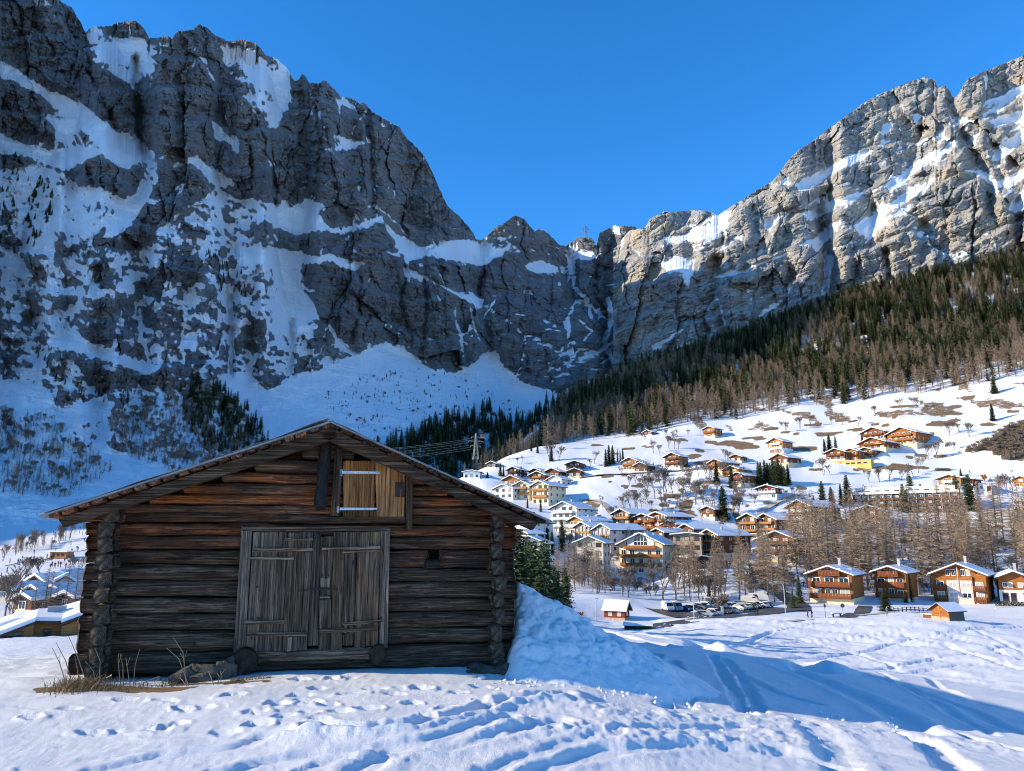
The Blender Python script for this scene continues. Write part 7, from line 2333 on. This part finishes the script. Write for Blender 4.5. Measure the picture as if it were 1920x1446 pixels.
def street_lamp(px, py, d, h, label, arm=1.6, side=-1):
    x, y, _ = (float(k) for k in P(px, py, d)); z = gz(x, y)
    root = empty('street_lamp', (x, y, z)); tag(root, label, 'street lamp', 'street lamps')
    mb = MB(); mb.tube([(0, 0, -.4), (0, 0, h * .8), (side * .15, 0, h * .93), (side * .6, 0, h * .99), (side * arm, 0, h)], [.09, .075, .065, .06, .05], 8); mb.obj('pole', POLE, root)
    mb = MB(); mb.prism([(side * arm - .45, h - .06), (side * arm + .3, h - .06), (side * arm + .3, h + .05), (side * arm - .35, h + .09)], -.13, .13); hd = mb.obj('lamp_head', POLE, root)
    mb = MB(); mb.box(side * arm - .35, side * arm + .15, -.1, .1, h - .1, h - .063); mb.obj('lens', LAMP, hd)


street_lamp(1302, 1170, 152, 6.0, 'bent grey street lamp in front of the parked cars', .5, -1)
street_lamp(1473, 1150, 158, 6.6, 'curved grey street lamp at the road bend', 1.6, -1)
street_lamp(1118, 1168, 152, 4.8, 'short straight lamp post left of the red hut', .2, 1)
x, y, _ = (float(k) for k in P(1548, 1159, 149)); root = empty('lantern_post', (x, y, gz(x, y))); tag(root, 'small black lantern on a thin post by the meadow path', 'lantern')
mb = MB(); mb.tube([(0, 0, -.3), (0, 0, 2.0)], .05, 8); mb.obj('pole', IRON, root)
mb = MB(); mb.box(-.14, .14, -.14, .14, 2.0, 2.35); mb.add([(-.2, -.2, 2.35), (.2, -.2, 2.35), (.2, .2, 2.35), (-.2, .2, 2.35), (0, 0, 2.6)], [(0, 1, 4), (1, 2, 4), (2, 3, 4), (3, 0, 4)]); mb.obj('lantern', IRON, root)
x, y, _ = (float(k) for k in P(1581, 1152, 156)); root = empty('round_sign', (x, y, gz(x, y))); tag(root, 'round dark sign on a post seen from behind by the path', 'sign')
mb = MB(); mb.tube([(0, 0, -.3), (0, 0, 1.6)], .04, 8); mb.obj('post', IRON, root)
mb = MB(); mb.tube([(0, -.03, 1.75), (0, .03, 1.75)], .42, 16); mb.obj('disc', simple('sign_back', (.08, .09, .11), .6, .1), root)
x, y, _ = (float(k) for k in P(1569, 1157, 151)); root = empty('bench_table', (x, y, gz(x, y)), .2); tag(root, 'snow capped wooden bench beside the path', 'bench')
mb = MB(); mb.box(-1.0, 1.0, -.25, .25, .5, .58); mb.obj('seat', W['brown'], root)
for xx in (-.8, .75):
    mb = MB(); mb.box(xx, xx + .12, -.2, .2, -.2, .5); mb.obj('leg', W['dark'], root)
mb = MB(); mb.box(-1.0, 1.0, -.24, .24, .583, .75); mb.obj('snow_cover', RSNOW, root)
x, y, _ = (float(k) for k in P(1355, 1158, 162)); root = empty('information_post', (x, y, gz(x, y))); tag(root, 'pale rectangular parking ticket post between the dark cars', 'post')
mb = MB(); mb.box(-.25, .25, -.12, .12, -.2, 2.0); mb.obj('cabinet', simple('pale_cabinet', (.45, .47, .45), .5, .1), root)
mb = MB(); mb.prism([(-.32, 2.0), (.32, 2.0), (.28, 2.14), (-.28, 2.14)], -.2, .2); mb.obj('cap', IRON, root)
# hedge in front of the last chalet
x, y, _ = (float(k) for k in P(1902, 1137, 172)); root = empty('hedge', (x, y, gz(x, y)), -.35); tag(root, 'clipped green hedge on a low concrete wall before the last chalet', 'hedge')
mb = MB(); mb.box(-3.6, 4.5, -.3, .6, -1.5, .35); mb.obj('low_wall', PL['grey'], root)
V, F = [], []
for i in range(2600):
    cx, cy, cz = random.uniform(-3.6, 4.5), random.uniform(-.25, .55), random.uniform(.35, 1.25)
    b_ = len(V)
    for _ in range(3):
        V.append((cx + random.gauss(0, .08), cy + random.gauss(0, .06), cz + random.gauss(0, .08)))
    F.append((b_, b_ + 1, b_ + 2))
link('foliage', mesh_from('foliage', V, F, (tree_mat('hedge_leaves', (.045, .05, .018), .5, 5),)), root)

# fences on the meadow: short rail fence by chalet B
x0, y0, _ = (float(k) for k in P(1676, 1142, 163)); x1, y1, _ = (float(k) for k in P(1738, 1138, 166))
root = empty('rail_fence', (x0, y0, gz(x0, y0))); tag(root, 'low wooden rail fence crossing the snow behind the hay hut', 'fence')
for k in range(9):
    t = k / 8; xx, yy = (x1 - x0) * t, (y1 - y0) * t; zz = gz(x0 + xx, y0 + yy) - gz(x0, y0)
    mb = MB(); mb.box(xx - .07, xx + .07, yy - .07, yy + .07, zz - .3, zz + .9); mb.obj('post', W['dark'], root)
    if k < 8:
        x2, y2 = (x1 - x0) * (k + 1) / 8, (y1 - y0) * (k + 1) / 8; z2 = gz(x0 + x2, y0 + y2) - gz(x0, y0)
        for hh in (.4, .75):
            mb = MB(); mb.tube([(xx, yy, zz + hh), (x2, y2, z2 + hh)], .05, 5); mb.obj('rail', W['dark'], root)

# ------------------------------------------------------------------ people
SKIN = simple('skin', (.5, .32, .24), .7, .05)


def person_mesh(jacket, trousers, stride, lean):
    """Walking figure as one continuous skin: swept rings for legs, trunk, arms, head."""
    me = bpy.data.meshes.new('person')
    s_ = stride
    V = [(0, 0, .93), (0, .02, 1.15), (0, .02 + lean, 1.42), (0, .02 + lean, 1.52), (0, -.01 + lean, 1.66), (0, -.02 + lean, 1.74),
         (.1, 0, .88), (.1, s_ * .5, .5), (.1, s_ * .75, .1), (.1, s_ * .75 - .14, .05), (-.1, 0, .88), (-.1, -s_ * .3, .5), (-.1, -s_ * .95, .14), (-.1, -s_ * .95 - .13, .06),
         (.2, .02 + lean, 1.40), (.26, -.1 * s_ * 3, 1.14), (.25, -.3 * s_ * 3 - .06, .95), (-.2, .02 + lean, 1.40), (-.26, .1 * s_ * 3, 1.14), (-.25, .12 * s_ * 3, .92)]
    E = [(0, 1), (1, 2), (2, 3), (3, 4), (4, 5), (0, 6), (6, 7), (7, 8), (8, 9), (0, 10), (10, 11), (11, 12), (12, 13), (2, 14), (14, 15), (15, 16), (2, 17), (17, 18), (18, 19)]
    R_ = [.16, .15, .16, .06, .105, .08, .095, .07, .05, .045, .095, .07, .05, .045, .075, .055, .045, .075, .055, .045]
    me.from_pydata(V, E, [])
    o = bpy.data.objects.new('tmp_person', me); COL.objects.link(o)
    md = o.modifiers.new('s', 'SKIN'); md.use_smooth_shade = True
    for i, r in enumerate(R_):
        me.skin_vertices[0].data[i].radius = (r, r * .8); me.skin_vertices[0].data[i].use_root = (i == 0)
    sb_ = o.modifiers.new('u', 'SUBSURF'); sb_.levels = 1; sb_.render_levels = 1
    dg = bpy.context.evaluated_depsgraph_get(); dg.update()
    out = bpy.data.meshes.new_from_object(o.evaluated_get(dg)); out.name = 'person'
    bpy.data.objects.remove(o)
    out.materials.clear()
    for mt in (jacket, trousers, SKIN, W['dark']):
        out.materials.append(mt)
    for p in out.polygons:
        z = p.center[2]
        p.material_index = 1 if z < .88 else (0 if z < 1.52 else (2 if p.center[1] < lean and z < 1.72 else 3))
    return out


CLOTH = {k: simple('cloth_' + k, c, .9, .15, 6) for k, c in dict(red=(.45, .03, .03), black=(.02, .02, .025), grey=(.10, .11, .13), blue=(.03, .08, .3), tan=(.3, .2, .1), green=(.05, .15, .06), white=(.6, .6, .6)).items()}
pm = [person_mesh(CLOTH['red'], CLOTH['black'], .22, .0), person_mesh(CLOTH['black'], CLOTH['black'], .2, .04), person_mesh(CLOTH['grey'], CLOTH['grey'], .18, .08), person_mesh(CLOTH['blue'], CLOTH['black'], .12, .1)]
for px, py, d, k, rz, lab in ((1515, 1161, 147, 0, 1.2, 'person in a red jacket walking on the meadow path'), (1523, 1160, 147, 1, 1.0, 'person in black walking behind the one in red'), (1664, 1158, 148, 2, -.6, 'person in grey crossing the snow meadow alone'), (1421, 1154, 160, 1, 0, 'person in dark clothes at the roadside by the parked cars')):
    x, y, _ = (float(q) for q in P(px, py, d)); o = link('person', pm[k], None, (x, y, gz(x, y) + .02), (0, 0, rz)); tag(o, lab, 'person')
for k in range(34):
    px = random.uniform(2, 160); py = 1079 - (px * .13) + random.choice((random.gauss(-16, 4), random.gauss(0, 3), random.gauss(-30, 8)))
    x, y, z = ground_pt(px, py, 180, 420)
    o = link('person', pm[random.randint(0, 3)], None, (x, y, z), (0, 0, random.uniform(0, 6.28)), (1.15, 1.15, 1.15)); tag(o, 'tiny skier standing on the distant ski slope left of the barn', 'person', 'skiers on the distant slope')
# small ski hut and red fence on the slope
x, y, z = ground_pt(108, 1048, 200, 420); root = empty('ski_hut', (x, y, z), -.1); tag(root, 'little timber ski hut with flat roof on the distant ski slope', 'hut')
mb = MB(); mb.box(-3.2, 3.2, 0, 4, -1, 2.4); mb.obj('wall', W['honey'], root)
mb = MB(); mb.box(-3.8, 3.8, -.8, 4.5, 2.4, 2.9); mb.obj('snow_cover', RSNOW, root)
for xx in (-1.8, 0, 1.8):
    mb = MB(); mb.box(xx - .5, xx + .5, -.05, .02, .9, 1.9); mb.obj('window', GLASS, root)
PINK = simple('pink_netting', (.55, .16, .17), .8, .25, 2)
x0, y0, z0 = ground_pt(-5, 1098, 150, 240); x1, y1, z1 = ground_pt(38, 1090, 150, 240)
root = empty('slope_fence', (x0, y0, z0)); tag(root, 'faded red safety netting at the foot of the ski slope', 'fence')
for k in range(8):
    t0, t1 = k / 8, (k + 1) / 8
    a_ = (x0 + (x1 - x0) * t0, y0 + (y1 - y0) * t0); b_ = (x0 + (x1 - x0) * t1, y0 + (y1 - y0) * t1); za, zb = gz(*a_) - z0, gz(*b_) - z0
    mb = MB(); mb.add([(a_[0] - x0, a_[1] - y0, za + .2), (b_[0] - x0, b_[1] - y0, zb + .2), (b_[0] - x0, b_[1] - y0, zb + 1.5), (a_[0] - x0, a_[1] - y0, za + 1.4), (a_[0] - x0, a_[1] - y0 + .05, za + .2), (b_[0] - x0, b_[1] - y0 + .05, zb + .2), (b_[0] - x0, b_[1] - y0 + .05, zb + 1.5), (a_[0] - x0, a_[1] - y0 + .05, za + 1.4)], [(0, 1, 2, 3), (7, 6, 5, 4), (3, 2, 6, 7)]); mb.obj('net_panel', PINK, root)
    mb = MB(); mb.tube([(a_[0] - x0, a_[1] - y0, za - .3), (a_[0] - x0, a_[1] - y0, za + 1.7)], .05, 5); mb.obj('post', W['dark'], root)

# ------------------------------------------------------------------ pylons, wires, gondola
STEEL = simple('galvanised_lattice', (.24, .26, .27), .6, .15, 1, .3, metal=.4)


def pylon(px, py, d, h, label, thick=.1, z=None):
    x, y, zz = (float(k) for k in P(px, py, d))
    root = empty('power_pylon', (x, y, zz if z is None else z), .3); tag(root, label, 'pylon', 'power pylons')
    def half(t): return .085 * h * (1 - t) ** 1.25 + .018 * h
    mb = MB(); lv = [0, .16, .3, .43, .55, .66, .76, .86, 1.0]
    for sx_, sy_ in ((1, 1), (1, -1), (-1, -1), (-1, 1)):
        mb.tube([(sx_ * half(t), sy_ * half(t), t * h) for t in lv], thick, 4)
    mb.obj('leg_frame', STEEL, root)
    mb = MB()
    for t0, t1 in zip(lv[:-1], lv[1:]):
        for (ax, ay), (bx_, by_) in (((1, 1), (-1, 1)), ((1, -1), (-1, -1)), ((1, 1), (1, -1)), ((-1, 1), (-1, -1))):
            mb.tube([(ax * half(t0), ay * half(t0), t0 * h), (bx_ * half(t1), by_ * half(t1), t1 * h)], thick * .6, 3, cap=False)
            mb.tube([(bx_ * half(t0), by_ * half(t0), t0 * h), (ax * half(t1), ay * half(t1), t1 * h)], thick * .6, 3, cap=False)
    mb.obj('bracing', STEEL, root)
    tips = []
    for t, w_ in ((.52, .20), (.70, .30), (.86, .17)):
        mb = MB()
        for s_ in (-1, 1):
            e = (s_ * w_ * h, 0, t * h)
            mb.tube([(0, half(t), t * h), e], thick * .8, 4); mb.tube([(0, -half(t), t * h), e], thick * .8, 4); mb.tube([(0, 0, (t + .07) * h), e], thick * .8, 4)
            mb.tube([e, (e[0], 0, e[2] - .05 * h)], thick, 4)
            c, s2 = cos(.3), sin(.3); tips.append((root.location[0] + e[0] * c, root.location[1] + e[0] * s2, root.location[2] + e[2] - .05 * h))
        mb.obj('crossarm', STEEL, root)
    return tips


x, y, _ = (float(k) for k in P(892, 875, 440))
tips = pylon(892, 862, 440, 15.5, 'steel lattice power pylon in front of the dark woods', .11)
pylon(1098, 449, 1245, 27, 'tiny lattice pylon on the skyline of the pass', .22)
WIRE = simple('wire', (.16, .17, .18), .5, .1)
for k, tp in enumerate(tips):
    a_ = np.array(tp); b_ = a_ + np.array([-95.0, -70.0, -16.0]); c_ = (a_ + b_) / 2 + np.array([0, 0, -5.0])
    t = np.linspace(0, 1, 16)[:, None]
    mb = MB(); mb.tube((1 - t) ** 2 * a_ + 2 * t * (1 - t) * c_ + t * t * b_, .055, 4)
    o = mb.obj('power_line', WIRE); tag(o, 'thin power line sagging from the pylon down behind the barn roof', 'power line', 'power lines')
# cable car
x, y, z = (float(k) for k in P(904, 818, 520)); root = empty('cable_car', (x, y, z), .5); tag(root, 'small orange cable car cabin hanging above the dark woods', 'cable car')
ORG = paintm('paint_orange', (.75, .25, .02))
mb = MB(); mb.prism([(-1.0, -1.5), (1.0, -1.5), (1.15, -.9), (1.1, .7), (.8, 1.0), (-.8, 1.0), (-1.1, .7), (-1.15, -.9)], -.9, .9); mb.obj('cabin', ORG, root)
for yy in (-.93, .9):
    mb = MB(); mb.box(-.9, .9, yy, yy + .03, -.35, .6); mb.obj('window', CGL, root)
mb = MB(); mb.tube([(0, 0, 1.0), (.5, 0, 1.8), (.45, 0, 3.0), (0, 0, 3.4)], .12, 6); mb.obj('hanger', ORG, root)
p0 = np.array([x, y, z + 3.4]); dirn = np.array([.55, .62, .36])
for s_, e_ in ((-1, -190), (1, 560)):
    mb = MB(); t = np.linspace(0, 1, 14)[:, None]; q = p0 + dirn * e_ * t; q[:, 2] += 10 * (t[:, 0] ** 2 - t[:, 0]); mb.tube(q, .05, 4)
    o = mb.obj('cable', WIRE); tag(o, 'haul cable running down valley from the orange cabin' if s_ < 0 else 'haul cable rising from the orange cabin towards the pass', 'cable')
# summit hut on the right skyline
x, y, z = (float(k) for k in P(1250, 402, 1150)); root = empty('summit_hut', (x, y, z), .2); tag(root, 'tiny dark mountain station on the skyline of the plateau', 'hut')
mb = MB(); mb.box(-4, 4, 0, 6, -4, 4); mb.obj('wall', W['dark'], root); mb = MB(); mb.box(-4.6, 4.6, -.5, 6.5, 4, 4.7); mb.obj('roof', RSNOW, root)
